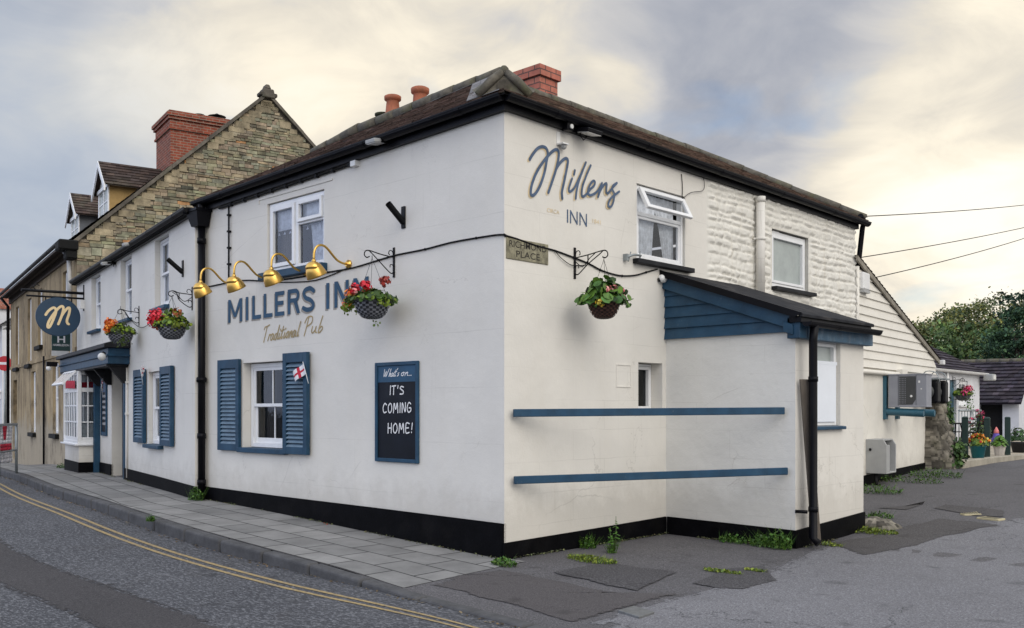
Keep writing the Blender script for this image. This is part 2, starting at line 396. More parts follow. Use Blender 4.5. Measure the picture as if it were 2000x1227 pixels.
simple('cover_metal',(.16,.165,.165),.5,.3,var=.3,vs=20)
simple('grate_yellow',(.50,.44,.27),.7,var=.2,vs=10)
simple('timber_dark',(.075,.055,.04),.7,var=.3)
# ground materials
def asphalt(name,dark,light,chip,chipscale,dirs=(1,1,1),amt=.5,stain=(.05,.045,.04),stain_amt=.4,uvrot=0,edge=False):
    t=newmat(name); p=t.pos(); q=t.mapped(p,dirs,(0,0,rad(uvrot)))
    n=t.noise(p,.5,6,.6,.3); c=t.mix('MIX',t.ramp(n,[(.35,0.),(.65,1.)]),dark,light)
    v=t.noise(q,chipscale,4,.7); c=t.mix('MIX',t.ramp(v,[(.50,0.),(.58,amt)]),c,chip)
    v2=t.noise(q,chipscale*1.7,3,.7); c=t.mix('MIX',t.ramp(v2,[(.40,.75),(.50,0.)]),c,(dark[0]*.35,dark[1]*.35,dark[2]*.38))
    n3=t.noise(p,1.3,6,.65); c=t.mix('MIX',t.ramp(n3,[(.55,0.),(.75,stain_amt)]),c,stain)
    # oil marks and hairline cracks
    c=t.mix('MIX',t.ramp(t.noise(p,2.7,2,.4),[(.66,0.),(.74,.45)]),c,(dark[0]*.4,dark[1]*.4,dark[2]*.4))
    wq=t.n.new('ShaderNodeVectorMath'); wq.operation='MULTIPLY_ADD'; wcb=t.n.new('ShaderNodeCombineXYZ'); wn_=t.noise(p,2,5,.65)
    for k in range(3): t.link(wn_,wcb.inputs[k])
    t.link(wcb.outputs[0],wq.inputs[0]); wq.inputs[1].default_value=(.9,.9,.9); t.link(t.mapped(p,(.55,.55,.55)),wq.inputs[2])
    cr=t.vor(wq.outputs[0],1.0,'DISTANCE_TO_EDGE'); cm=t.math('MULTIPLY',t.ramp(cr,[(.0,1.),(.008,0.)]),t.ramp(t.noise(p,.45,3,.6),[(.50,0.),(.56,1.)]))
    c=t.mix('MIX',t.math('MULTIPLY',cm,.8),c,(.015,.015,.016))
    nn=t.bump(v,.6,.012); nn=t.bump(t.noise(p,chipscale*3,2,.6),.35,.004,nn); bs=t.out(c,.82,0,nn,.25)
    if edge:   # the surfacing crumbles away at its edge
        at=t.n.new('ShaderNodeAttribute'); at.attribute_name='tint'; f=t.math('ADD',at.outputs['Fac'],t.math('MULTIPLY',t.math('SUBTRACT',t.noise(p,9,8,.8),.5),3.2))
        k=t.ramp(f,[(.44,0.),(.52,1.)]); tr=t.n.new('ShaderNodeBsdfTransparent'); mx=t.n.new('ShaderNodeMixShader'); t.link(k,mx.inputs[0]); t.link(tr.outputs[0],mx.inputs[1]); t.link(bs.outputs[0],mx.inputs[2])
        o=[x for x in t.n if x.type=='OUTPUT_MATERIAL'][0]; t.link(mx.outputs[0],o.inputs[0])
asphalt('road_asphalt',(.060,.062,.070),(.088,.090,.099),(.205,.21,.225),30,(.6,1.3,1),.75)
asphalt('road_strip',(.052,.049,.051),(.066,.062,.064),(.11,.105,.107),45,amt=.5,stain=(.035,.032,.032),edge=True)
asphalt('lane_asphalt',(.092,.088,.092),(.122,.117,.122),(.21,.205,.21),48,amt=.55,stain=(.06,.056,.056),stain_amt=.6)
asphalt('lane_light',(.155,.153,.162),(.190,.188,.198),(.30,.30,.315),48,amt=.65,stain=(.11,.108,.112),stain_amt=.5,edge=True)
asphalt('crossing_tarmac',(.078,.071,.072),(.096,.088,.089),(.14,.13,.13),60,amt=.5,stain=(.10,.094,.092),stain_amt=.5,edge=True)
asphalt('patch_tarmac',(.058,.055,.058),(.076,.072,.076),(.16,.157,.16),48,amt=.65,stain=(.05,.047,.048),edge=True)
asphalt('patch_dark',(.066,.061,.061),(.086,.08,.08),(.15,.145,.145),48,amt=.6,stain=(.055,.05,.05),edge=True)
simple('yellow_line',(.36,.265,.12),.8,var=.45,vs=34,bump=.3,bs=60,dirt=(.17,.16,.15),dirt_amt=.85)
simple('kerb_stone',(.075,.075,.078),.85,var=.4,vs=6,bump=.6,bs=28,dirt=(.07,.07,.075),dirt_amt=.7)
def slabs():
    t=newmat('paving_slab'); uv=t.n.new('ShaderNodeUVMap'); uv.uv_map='UVMap'; p=t.pos()
    br=t.add('ShaderNodeTexBrick',Scale=1.0); br.inputs['Mortar Size'].default_value=.011; br.inputs['Brick Width'].default_value=.62; br.inputs['Row Height'].default_value=.42; br.inputs['Mortar Smooth'].default_value=.2
    br.inputs['Color1'].default_value=(.285,.280,.270,1); br.inputs['Color2'].default_value=(.205,.203,.197,1); br.inputs['Mortar'].default_value=(.022,.022,.021,1); t.link(uv.outputs[0],br.inputs['Vector'])
    n=t.noise(p,2.2,6,.65); c=t.mix('MULTIPLY',1.0,br.outputs['Color'],t.ramp(n,[(.3,.72),(.7,1.12)]))
    c=t.mix('MIX',t.ramp(t.noise(p,70,3,.6),[(.58,0.),(.7,.35)]),c,(.13,.13,.135))
    c=t.mix('MIX',t.ramp(t.noise(p,5,5,.7),[(.6,0.),(.75,.5)]),c,(.12,.118,.11))
    nn=t.bump(br.outputs['Fac'],-.6,.012); nn=t.bump(t.noise(p,40,4,.7),.35,.006,nn); t.out(c,.8,0,nn,.3)
slabs()

simple('verge_wood',(.26,.235,.19),.8,var=.4,vs=8,bump=.3,bs=40,streak=True)
# ------------------------------------------------------------------ ground heights and the street line
def interp(x,pts):
    if x<=pts[0][0]: return pts[0][1]
    for (a,b),(c,d) in zip(pts,pts[1:]):
        if x<=c: return b+(d-b)*(x-a)/(c-a)
    return pts[-1][1]
HS=[(-70,-.6),(-28,-.25),(-24,-.12),(-20,.12),(-14,.25),(-7,.25),(-5,.20),(-3,.12),(-1.5,.055),(0,0),(60,-.2)]
HL=[(-30,0),(3.6,0),(5,.05),(8.6,.26),(13,.38),(20,.46),(60,.7),(160,.8)]
def sst(a,b,x):
    t=max(0,min(1,(x-a)/(b-a))); return t*t*(3-2*t)
def smooth_h(x,P): return (interp(x-.8,P)+2*interp(x,P)+interp(x+.8,P))/4
def front_y(x): return 0. if x>-6.4 else -.15+.2199*(-6.4-x)
def hpav(x,y):
    b=y-front_y(max(x,-60)); fade=1-sst(2.5,7,b)
    return smooth_h(x,HS)*fade+interp(b if x<0 else y,HL)*(1 if x>-9 else .5)-.055*sst(-.9,.75,x)*max(0,min(1,-y/1.7))
KX=[(-70,11.5),(-40,5.6),(-25,2.45),(-20.2,1.35),(-16.6,.52),(-13.6,-.12),(-10.6,-.77),(-8,-1.2),(-5.2,-1.60),(-3.5,-1.72),(-1.6,-1.73),(.6,-1.76),(2,-1.91),(6,-2.5),(60,-12)]
def kerb_y(x):
    # smooth the polyline a little
    return sum(interp(x+d,KX)*w for d,w in ((-1.6,1),(-.8,2),(0,2.4),(.8,2),(1.6,1)))/8.4
def sst(a,b,x):
    t=max(0,min(1,(x-a)/(b-a))); return t*t*(3-2*t)
HRD=[(-70,-.74),(-28,-.39),(-24,-.26),(-20,-.02),(-14,.11),(-7,.11),(-5,.055),(-3,-.025),(-1.5,-.065),(0,-.078),(2,-.08),(60,-.28)]
def hroad(x,s): return smooth_h(x,HRD)
def spaced(a,b,fine0,fine1,df,dc):
    xs=[]; x=a
    while x<b: xs.append(x); x+= df if fine0<=x<fine1 else dc
    xs.append(b); return xs
def sheet(name,mat,xs,ss,fn,kind='structure',uv=None):
    mb=MB(); n=len(ss); mb.UV=[] if uv else None
    for x in xs:
        for s_ in ss: mb.V.append(fn(x,s_))
    for i in range(len(xs)-1):
        for j in range(n-1):
            f=(i*n+j,(i+1)*n+j,(i+1)*n+j+1,i*n+j+1); mb.Fc.append(f); mb.T.append(None); mb.S.append(True)
            if uv:
                for (a,b) in ((i,j),(i+1,j),(i+1,j+1),(i,j+1)): mb.UV.append(uv(xs[a],ss[b]))
    o=mb.build(name,mat,origin=(0,0,0)); o['kind']=kind; return o
XS=[-400,-200,-120,-70]+spaced(-60,12,-26,6,.4,2.0)+[16,22,30,45,70,120,250,500]
# the ground behind the kerb (lane, forecourt, everything up to the horizon)
sheet('ground','lane_asphalt',XS,[.14]+[.5,1,1.5,2,2.6,3.2,3.9,4.6,5.4,6.2,7,8,9,10,11,12,13,14,15,16,18,20,22,25,28,32,38,46,60,90,150,300,600],
      lambda x,s_:(x,kerb_y(x)+s_,hpav(x,kerb_y(x)+s_)-.004))
sheet('road','road_asphalt',XS,[.0,-.3,-.7,-1.2,-2,-3,-4,-6,-8,-12,-20,-60,-300,-600],lambda x,s_:(x,kerb_y(x)+s_,hroad(x,s_)+.0))
# kerb stones
mb=MB(); x=-40.0
while x<9:
    L_=.9+random.uniform(-.03,.05) if x<.0 else 1.4; x1=x+L_-.028; p=[]
    for xx in (x,x1):
        y=kerb_y(xx); zt=max(hpav(xx,y)+.002,hroad(xx,0)+.014); zb=hroad(xx,0)-.15; dy=random.uniform(-.006,.006)
        p.append((xx,y-.005+dy,zb,zt))
    a,b=p
    mb.hexa([(a[0],a[1],a[2]),(b[0],b[1],b[2]),(b[0],b[1]+.15,b[2]),(a[0],a[1]+.15,a[2]),(a[0],a[1],a[3]),(b[0],b[1],b[3]),(b[0],b[1]+.15,b[3]),(a[0],a[1]+.15,a[3])])
    x+=L_
o=mb.build('kerb','kerb_stone',bevel=.03,seg=3,origin=(0,0,0)); o['kind']='structure'
# pavement
def face_y(x):
    if x>-6.4: return .0
    return -.15+math.tan(rad(A2))*(-6.4-x) if x>-60 else 20
def pav(x,v):
    y0=kerb_y(x)+.15; y1=face_y(x)+.06
    # slanted end of the slabs by the corner
    xe=.2+ (v)*-.02
    y=y0+(y1-y0)*v
    if x>-.001: x= x*(1-.18*v)
    return (x,y,hpav(x,y)+.002)
px_=spaced(-40,.30,-22,.2,.35,1.0)
sheet('pavement','paving_slab',px_,[0,.15,.3,.45,.6,.75,.9,1],pav,uv=lambda x,v:(x,(kerb_y(x)+.15)*(1-v)+(face_y(x)+.06)*v -(.2197*(-6.4-x) if x<-6.4 else 0)))
# yellow lines
def line(off0,off1,x0,x1):
    mb=MB(); xs=spaced(x0,x1,-30,5,.35,1)
    for a,b in zip(xs,xs[1:]):
        k=lambda x,o:(x,kerb_y(x)-o*(1-.38*sst(-1,2.2,x)),hroad(x,0)+.005)
        mb.face([k(a,off0),k(a,off1),k(b,off1),k(b,off0)])
    return mb
m1=line(.40,.452,-40,2.3); m2=line(.535,.587,-40,2.0)
for f in m2.Fc: m1.Fc.append(tuple(i+len(m1.V) for i in f)); m1.T.append(None); m1.S.append(False)
m1.V+=m2.V
o=m1.build('road_markings','yellow_line',origin=(0,0,0)); o['kind']='structure'
# the dark resurfaced strip along the road
mb=MB(); xs=spaced(-40,2.4,-30,5,.4,1.5)
for a,b in zip(xs,xs[1:]):
    w=lambda x,o:(x,kerb_y(x)-o-.03*math.sin(x*1.3),hroad(x,0)+.004)
    
    for o0,o1,e in ((1.66,1.72,.15),(1.72,1.78,.5),(1.78,1.84,1.),(1.84,2.32,2.),(2.32,2.38,1.),(2.38,2.44,.5),(2.44,2.50,.15)): mb.face([w(a,o0),w(a,o1),w(b,o1),w(b,o0)],e)
o=mb.build('road_patch','road_strip',origin=(0,0,0)); o['kind']='structure'
def patch(name,mat,pts,dz,ir=.02):
    P=[]
    for k in range(len(pts)):
        a=Vector(pts[k]); b=Vector(pts[(k+1)%len(pts)]); m=max(1,int((b-a).length/16))
        for q in range(m): P.append(a+(b-a)*(q/m))
    W=[]
    for q in P:
        z=.0
        for _ in range(4):
            g=on_ground(q.x,q.y,z); z=hpav(g.x,g.y)
        W.append((g.x+random.uniform(-ir,ir)*.25+.05*noise.noise((g.x*2.2,g.y*2.2,1)),g.y+random.uniform(-ir,ir)*.25+.05*noise.noise((g.x*2.2,g.y*2.2,9)),z+dz))
    # triangulated fan from the centroid keeps to the ground
    c=sum((Vector(w) for w in W),Vector())/len(W); c.z=hpav(c.x,c.y)+dz
    mb=MB(); n=len(W); TS=[.1,.2,.3,.4,.5,.6,.7,.76,.82,.86,.90,.93,.96,.98,1.0]; R_=len(TS); rings=[]
    for t in TS:
        rings.append([mb.vert((c.x+(w[0]-c.x)*t,c.y+(w[1]-c.y)*t,hpav(c.x+(w[0]-c.x)*t,c.y+(w[1]-c.y)*t)+dz)) for w in W])
    i0=mb.vert(c)
    for k in range(n):
        k2=(k+1)%n; mb.Fc.append((i0,rings[0][k],rings[0][k2])); mb.T.append(2.); mb.S.append(True)
        for q in range(R_-1): mb.Fc.append((rings[q][k],rings[q+1][k],rings[q+1][k2],rings[q][k2])); mb.T.append(min(2.,(1-(TS[q]+TS[q+1])/2)/.09)); mb.S.append(True)
    o=mb.build(name,mat,origin=(0,0,0)); o['kind']='structure'; return o
patch('lane_surface','lane_light',[(1120,1222),(1330,1160),(1480,1118),(1570,1075),(1640,1058),(1760,1030),(1880,1018),(1990,1000),(2300,985),(2600,1100),(2600,1300),(1900,1300),(1500,1300),(1300,1260)],.000,.05)
patch('crossing_surface','crossing_tarmac',[(838,1142),(905,1120),(975,1112),(1090,1135),(1205,1158),(1330,1160),(1120,1218),(1010,1186)],.003)
patch('tarmac_patch','patch_tarmac',[(1075,1118),(1185,1098),(1325,1118),(1240,1156)],.0045)
patch('tarmac_patch','patch_tarmac',[(1350,1140),(1420,1112),(1490,1105),(1520,1135),(1450,1152),(1395,1150)],.0045)
patch('tarmac_patch','patch_dark',[(1712,986),(1800,978),(1808,972),(1770,990)],.0045)
patch('tarmac_patch','patch_dark',[(1820,985),(1850,978),(1965,990),(1960,1002),(1900,1000)],.0045)
patch('tarmac_patch','patch_dark',[(1620,1062),(1690,1050),(1760,1028),(1840,1008),(1960,1020),(1840,1048),(1790,1066),(1680,1086)],.0045,.04)
# ------------------------------------------------------------------ the pub
pub=thing('pub_building','long cream rendered pub with blue woodwork, black gutters and painted name on both walls','pub',(0,0,0))
def wall(mb,u0,u1,z0,z1,ops=(),depth=.13):
    us=sorted({u0,u1}|{v for o in ops for v in o[:2]}); zs=sorted({z0,z1}|{v for o in ops for v in o[2:4]})
    for a,b in zip(us,us[1:]):
        for c,d in zip(zs,zs[1:]):
            mu,mz=(a+b)/2,(c+d)/2
            if any(o[0]<mu<o[1] and o[2]<mz<o[3] for o in ops): continue
            mb.face([(a,0,c),(b,0,c),(b,0,d),(a,0,d)])
    for o in ops:
        a,b,c,d=o[:4]; q=o[4] if len(o)>4 else depth
        mb.face([(a,0,c),(a,0,d),(a,q,d),(a,q,c)]); mb.face([(b,0,c),(b,q,c),(b,q,d),(b,0,d)])
        mb.face([(a,0,d),(b,0,d),(b,q,d),(a,q,d)]); mb.face([(a,0,c),(a,q,c),(b,q,c),(b,0,c)])
def drape(fr,u0,u1,z0,z1,y,amp,waves,gather=0.,n=28):
    mb=MB(fr); ph=random.random()*6
    for k in range(n+1):
        t=k/n
        for z,g in ((z1,0),( (z0+z1)/2,gather*.6),(z0,gather)):
            u=u0+(u1-u0)*t; u=u+(u0-u)*g
            mb.V.append((u,y+amp*math.sin(t*waves*6.28+ph),z))
    for k in range(n):
        for j in range(2): mb.Fc.append((k*3+j+1,(k+1)*3+j+1,(k+1)*3+j,k*3+j)); mb.T.append(None); mb.S.append(True)
    return mb
def window(fr,par,u0,u1,z0,z1,rec=.1,style='sash',pane='pane_dark',sill=None,curtain=None,fw=.06,name='window'):
    f=MB(fr); g=MB(fr); y0,y1=rec,rec+.07
    def rect(a,b,c,d,w,ya,yb,wb=None):
        wb=wb or w
        f.box(a,a+w,ya,yb,c,d); f.box(b-w,b,ya,yb,c,d); f.box(a+w,b-w,ya,yb,d-w,d); f.box(a+w,b-w,ya,yb,c,c+wb)
    rect(u0,u1,z0,z1,fw,y0,y1); a,b,c,d=u0+fw,u1-fw,z0+fw,z1-fw; um=(a+b)/2; zm=(c+d)/2
    def pn(a,b,c,d,y): g.face([(a,y,c),(b,y,c),(b,y,d),(a,y,d)])
    if style in('sash','sash_plain'):
        w=.045
        rect(a,b,zm-.02,d,w,y0+.012,y0+.042); rect(a,b,c,zm+.02,w,y0+.045,y1+.005,.075)
        if style=='sash' or style=='sash_plain':
            f.box(um-.012,um+.012,y0+.016,y0+.038,zm+.02,d-w)
        if style=='sash': f.box(um-.012,um+.012,y0+.049,y1,c+.07,zm-.02)
        pn(a+w,b-w,zm,d-w,y0+.03); pn(a+w,b-w,c+.07,zm,y0+.06)
    elif style=='casement':
        w=.055
        f.box(um-.035,um+.035,y0+.003,y1-.003,c,d)
        rect(a+.004,um-.035,c+.004,d-.004,w,y0-.02,y0+.04); pn(a+w,um-.035-w,c+w,d-w,y0+.02)
        zt=c+(d-c)*.66; f.box(um+.035,b,y0+.002,y1-.002,zt-.03,zt+.02)
        rect(um+.035,b-.004,zt+.0,d-.004,w*.85,y0-.03,y0+.03); pn(um+.035+w,b-w,zt+w,d-w,y0+.01); pn(um+.035,b,c,zt-.03,y0+.04)
    elif style=='tophung':
        w=.05; zt=c+(d-c)*.64; f.box(a,b,y0+.002,y1-.002,zt-.025,zt+.025); pn(a,b,c,zt-.025,y0+.04)
        rect(a+.002,b-.002,c+.002,zt-.026,.035,y0+.01,y0+.055)
    elif style=='plain': pn(a,b,c,d,y0+.035); rect(a+.002,b-.002,c+.002,d-.002,.04,y0-.012,y0+.05)
    w_=f.build(name,'white_frame',par,bevel=.004)
    g.build('pane',pane,w_)
    if style=='tophung':   # the open top light, hinged at the top and pushed out
        zt=c+(d-c)*.64; hgt=d-zt; th=rad(27); m=MB(fr.m@Matrix.Translation((0,y0-.01,d))@Matrix.Rotation(-th,4,'X'))
        w=.05
        for q in ((a-.02,a+w,-hgt,0),(b-w,b+.02,-hgt,0),(a+w,b-w,-w,0),(a+w,b-w,-hgt,-hgt+w)): m.box(q[0],q[1],-.045,0,q[2],q[3])
        sh=m.build('top_light','white_frame',w_,bevel=.004); m=MB(m.fr); m.face([(a+w,-.02,-hgt+w),(b-w,-.02,-hgt+w),(b-w,-.02,-w),(a+w,-.02,-w)])
        m.build('pane','pane_bright',w_)
    if sill:
        s=MB(fr); so,st,mm=sill; s.hexa([(u0-.05,-so,z0-st),(u1+.05,-so,z0-st),(u1+.05,rec,z0-st),(u0-.05,rec,z0-st),(u0-.05,-so,z0-.012),(u1+.05,-so,z0-.012),(u1+.05,rec,z0-.001),(u0-.05,rec,z0-.001)]); s.build('sill',mm,w_,bevel=.006)
    if curtain=='net': drape(fr,a,b,c,d,y1+.03,.01,9).build('curtain','net_curtain',w_)
    elif curtain=='lace':
        drape(fr,a,b,c+(d-c)*.62,d,y1+.02,.01,10).build('curtain','net_curtain',w_)
        drape(fr,b,um+.1,c,d,y1+.05,.012,6,.25).build('curtain','net_curtain',w_); drape(fr,a,um-.1,c,d,y1+.08,.012,5,.5).build('curtain','brown_curtain',w_)
        m=MB(fr)
        for k in range(9):
            uu=a+.06+(b-a-.12)*k/8; m.face([(uu-.03,y1+.012,c+(d-c)*.55),(uu+.03,y1+.012,c+(d-c)*.55),(uu,y1+.012,c+(d-c)*.6)])
        m.build('lace_trim','net_curtain',w_)
    elif curtain=='swag':
        drape(fr,a,a+(b-a)*.55,c,d,y1+.03,.012,7,.2).build('curtain','net_curtain',w_); drape(fr,b,b-(b-a)*.5,c,d,y1+.05,.012,5,.55).build('curtain','net_curtain',w_)
    elif curtain=='dim': drape(fr,a,a+(b-a)*.3,c,d,y1+.12,.02,4).build('curtain','brown_curtain',w_); drape(fr,b,b-(b-a)*.2,c,d,y1+.12,.02,4).build('curtain','brown_curtain',w_)
    return w_
# ---- rendered walls
opsA=[(-4.63,-3.27,3.50,4.47,.06),(-5.27,-4.15,1.05,2.27,.14)]
mb=MB(FA); wall(mb,-6.4,0,-.4,4.80,opsA); mb.build('rendered_wall','cream_front',pub)
opsB=[(-2.48,-1.53,3.33,4.52,.1),(-5.22,-4.25,3.33,4.52,.1),(-8.22,-7.2,3.33,4.52,.1),(-2.92,-1.92,.99,2.26,.10),(-6.06,-4.82,-.1,2.44,.24)]
mb=MB(FB); wall(mb,-10.05,0,-.4,4.66,opsB); mb.face([(0,0,-.4),(0,.16,-.4),(0,.16,4.66),(0,0,4.66)]); mb.build('rendered_wall','cream_front',pub)
opsR=[(2.35,3.42,3.46,4.41,.06),(2.385,2.90,1.565,2.19,.22)]
mb=MB(FR); wall(mb,0,3.94,-.4,4.83,opsR); wall(mb,3.94,8.56,-.4,2.4); mb.build('rendered_wall','cream_side',pub)
# back walls (closed shell)
mb=MB(); 
for a,b in (((0,8.56),(-8.5,8.56)),((-8.5,8.56),(-16.2,2.0)),):
    mb.face([(a[0],a[1],-.4),(b[0],b[1],-.4),(b[0],b[1],4.8),(a[0],a[1],4.8)])
mb.face([(-.3,.5,2.45),(-6.2,.5,2.45),(-15,2.3,2.45),(-8,8.3,2.45),(-.3,8.3,2.45)])
mb.build('inner_shell','dark_room',pub)
# painted rubble upper wall: real relief
op2=(5.73,6.88,3.44,4.30)
mb=MB(FR); st=.0175; nu=int((8.56-3.94)/st)+1; nz=int((4.83-2.4)/st)+1; idx={}
random.seed(12); COURSES=[]; zz=2.2
while zz<5.0:
    h_=random.uniform(.075,.15); us=[3.6-random.random()*.3]; st_=[]
    while us[-1]<8.9: us.append(us[-1]+random.uniform(.10,.30)); st_.append((random.uniform(.35,1.25),random.uniform(-.018,.018),random.uniform(-.02,.02),random.uniform(0,.03)))
    COURSES.append((zz,zz+h_,us,st_)); zz+=h_
import bisect
CZ=[c[0] for c in COURSES]
def rub(u,z):
    wu=u+.05*noise.noise((u*2.1,z*3.5,0))+.018*noise.noise((u*8,z*9,1)); wz=z+.045*noise.noise((u*1.3,z*2,5))+.016*noise.noise((u*6,z*7,8))
    k=max(0,min(len(COURSES)-1,bisect.bisect(CZ,wz)-1)); z0,z1,us,st_=COURSES[k]; q=max(0,min(len(st_)-1,bisect.bisect(us,wu)-1))
    hh,tu,tz,cut=st_[q]; du=min(wu-us[q],us[q+1]-wu); dz=min(wz-z0,z1-wz); de=min(du,dz)-.004
    e=max(0,min(1,de/.024)); e=e*e*(3-2*e)
    return .004+e*(.028*hh+.4*tu*((wu-us[q])/(us[q+1]-us[q])-.5)*2+.5*tz*((wz-z0)/(z1-z0)-.5)*2)+.007*noise.noise((u*17,z*26,7))+.005*noise.noise((u*40,z*55,9))
for i in range(nu):
    for j in range(nz):
        u=min(3.94+i*st,8.56); z=min(2.4+j*st,4.83); r_=rub(u,z)
        for o in (op2,):
            du=max(o[0]-u,u-o[1]); dz=max(o[2]-z,z-o[3]); dd=max(du,dz)
            if dd<.09: r_*=max(0.,dd/.09)*.6
        if u<4.02: r_*= (u-3.94)/.08
        idx[i,j]=mb.vert((u,-r_,z))
for i in range(nu-1):
    for j in range(nz-1):
        u=3.94+(i+.5)*st; z=2.4+(j+.5)*st
        if op2[0]<u<op2[1] and op2[2]<z<op2[3]: continue
        mb.Fc.append((idx[i,j],idx[i+1,j],idx[i+1,j+1],idx[i,j+1])); mb.T.append(None); mb.S.append(True)
a,b,c,d=op2; a-=.02;b+=.02;c-=.02;d+=.02;q=.12;e=-.004
for f in ([(a,e,c),(a,e,d),(a,q,d),(a,q,c)],[(b,e,c),(b,q,c),(b,q,d),(b,e,d)],[(a,e,d),(b,e,d),(b,q,d),(a,q,d)],[(a,e,c),(a,q,c),(b,q,c),(b,e,c)]): mb.face(f)
mb.build('rubble_wall','painted_rubble',pub)
# plinth
mb=MB()
def plinth(fr,pts,pr=.022):
    """pts [(u,ztop)]"""
    m=fr.m
    for (u0,a),(u1,b) in zip(pts,pts[1:]):
        q=[(u0,-pr,-.45),(u1,-pr,-.45),(u1,.03,-.45),(u0,.03,-.45),(u0,-pr,a),(u1,-pr,b),(u1,.03,b),(u0,.03,a)]
        mb.hexa([m@Vector(v) for v in q])
plinth(FA,[(-6.39,.43),(-4.4,.41),(-2.2,.40),(.0,.385)])
plinth(FB,[(-4.82,.47),(-2,.455),(.012,.435)]); plinth(FB,[(-10.04,.45),(-8,.47),(-6.06,.48)])
plinth(FR,[(-.022,.18),(1.5,.20),(2.96,.225)]); plinth(FLF,[(.03,.225),(.9,.215),(1.822,.20)]); plinth(FLS,[(.0,.20),(1.84,.275)],.024)
mb.build('plinth','black_plinth',pub)
# air brick in the plinth
# ---- windows of the street front
w=window(FA,pub,-4.62,-3.28,3.51,4.46,.03,'casement','pane_bright',None,'lace',.055)
s=MB(FA); s.box(-4.72,-3.2,-.10,.03,3.40,3.50); s.build('sill','blue_paint',w,bevel=.008)
s=MB(FA); s.box(-4.85,-3.08,-.012,.0,4.55,4.575); s.box(-4.85,-4.83,-.012,0,4.5,4.55); s.build('drip_mould','cream_front',w)
w=window(FA,pub,-5.26,-4.16,1.06,2.26,.12,'sash','pane_dark',None,'dim')
s=MB(FA); s.box(-5.34,-4.1,-.07,.12,.985,1.055); s.build('sill','blue_paint',w,bevel=.006)
s=MB(FA); s.ball((-4.45,.5,1.28),.10,8,6); s.build('window_ornament','brass',w)
window(FB,pub,-2.91,-1.93,1.0,2.25,.07,'sash_plain','pane_dark',(.1,.07,'blue_paint'),'net')
for a,b in ((-2.47,-1.54),(-5.21,-4.26),(-8.21,-7.21)): window(FB,pub,a,b,3.34,4.51,.09,'sash','pane_bright',(.09,.07,'blue_paint'),'net',.05)
w=window(FR,pub,2.36,3.41,3.47,4.40,.03,'tophung','pane_bright',None,'swag',.05)
s=MB(FR); s.box(2.27,3.52,-.09,.04,3.405,3.465); s.build('sill','lead_black',w,bevel=.006)
w=window(FR,pub,5.74,6.87,3.45,4.29,.05,'plain','frosted_pane',None,None,.06)
s=MB(FR); s.box(5.70,6.98,-.10,.05,3.385,3.44); s.build('sill','lead_black',w,bevel=.006)
w=window(FR,pub,2.39,2.895,1.57,2.18,.17,'plain','pane_dark',None,None,.03)
# shutters
def shutter(fr,u0,u1,z0,z1,o0=.012,th=.05):
    f=MB(fr); w=.085
    for q in ((u0,u0+w,z0,z1),(u1-w,u1,z0,z1),(u0+w,u1-w,z1-.13,z1),(u0+w,u1-w,z0,z0+.10)): f.box(q[0],q[1],-o0-th,-o0,q[2],q[3])
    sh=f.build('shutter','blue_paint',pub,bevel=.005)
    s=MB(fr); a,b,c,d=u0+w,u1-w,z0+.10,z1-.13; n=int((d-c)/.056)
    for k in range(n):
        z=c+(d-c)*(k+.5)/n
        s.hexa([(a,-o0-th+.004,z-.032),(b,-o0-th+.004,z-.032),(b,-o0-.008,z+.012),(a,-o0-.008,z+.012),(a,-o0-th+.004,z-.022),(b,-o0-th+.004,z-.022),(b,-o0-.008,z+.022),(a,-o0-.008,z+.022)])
    s.box(a,b,-o0-.006,-o0,c,d); s.build('slats','blue_slat_skylit',sh)
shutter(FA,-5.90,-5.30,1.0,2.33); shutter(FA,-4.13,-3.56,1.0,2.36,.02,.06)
shutter(FB,-1.86,-1.15,1.0,2.31,.015,.06); shutter(FB,-3.80,-3.04,1.0,2.32,.015,.06)
# ---- roofs
def tile_roof(mb,E0,E1,R0,R1,exp=.10,tw=.17,th=.014,jit=.006,dark=.35,sag=0.):
    E0,E1,R0,R1=map(Vector,(E0,E1,R0,R1)); nrm=(E1-E0).cross(R0-E0).normalized()
    if nrm.z<0: nrm=-nrm
    H=((R0+R1)/2-(E0+E1)/2).length; H=max((R0-E0).length*.0+abs((R0-E0).dot((E1-E0).normalized().cross(nrm))),.1); rows=max(2,int(H/exp))
    for r in range(rows):
        a0=r/rows; a1=min(1.0,(r+1.35)/rows)
        l0=E0.lerp(R0,a0); l1=E1.lerp(R1,a0); m0=E0.lerp(R0,a1); m1=E1.lerp(R1,a1); W=(l1-l0).length
        d=(l1-l0).normalized(); n=max(1,round(W/tw)); off=(r%2)*.5
        k=-off
        while k<n:
            ta=max(0,k/n); tb=min(1,(k+1)/n); k+=1
            if tb-ta<.0001: continue
            lift=th+random.uniform(0,jit); 
            g=random.uniform(1-dark,1+dark*.9); 
            if random.random()<.06: g*=1.5
            tn=(g*random.uniform(.95,1.08),g,g*random.uniform(.92,1.05))
            gap=.0025/W
            A=l0+(l1-l0)*(ta+gap)+nrm*(lift+.004); B=l0+(l1-l0)*(tb-gap)+nrm*(lift+random.uniform(0,.004)+.004)
            # upper edge follows the outline of the slope
            Cc=m0+(m1-m0)*tb; D=m0+(m1-m0)*ta
            if (R1-R0).length<(E1-E0).length*.98 or True:
                up=(R0+R1)/2-(E0+E1)/2
            mb.face([A,B,Cc,D],tn); mb.face([A-nrm*th,B-nrm*th,B,A],tuple(q*.75 for q in tn))
EZ=4.905
mb=MB(); sl=[]
tile_roof(mb,(-6.55,-.16,EZ-.165),(.16,-.16,EZ),(-7.15,2.5,6.13),(-2.5,2.5,6.41),.10,.165,.014,.014,.5)
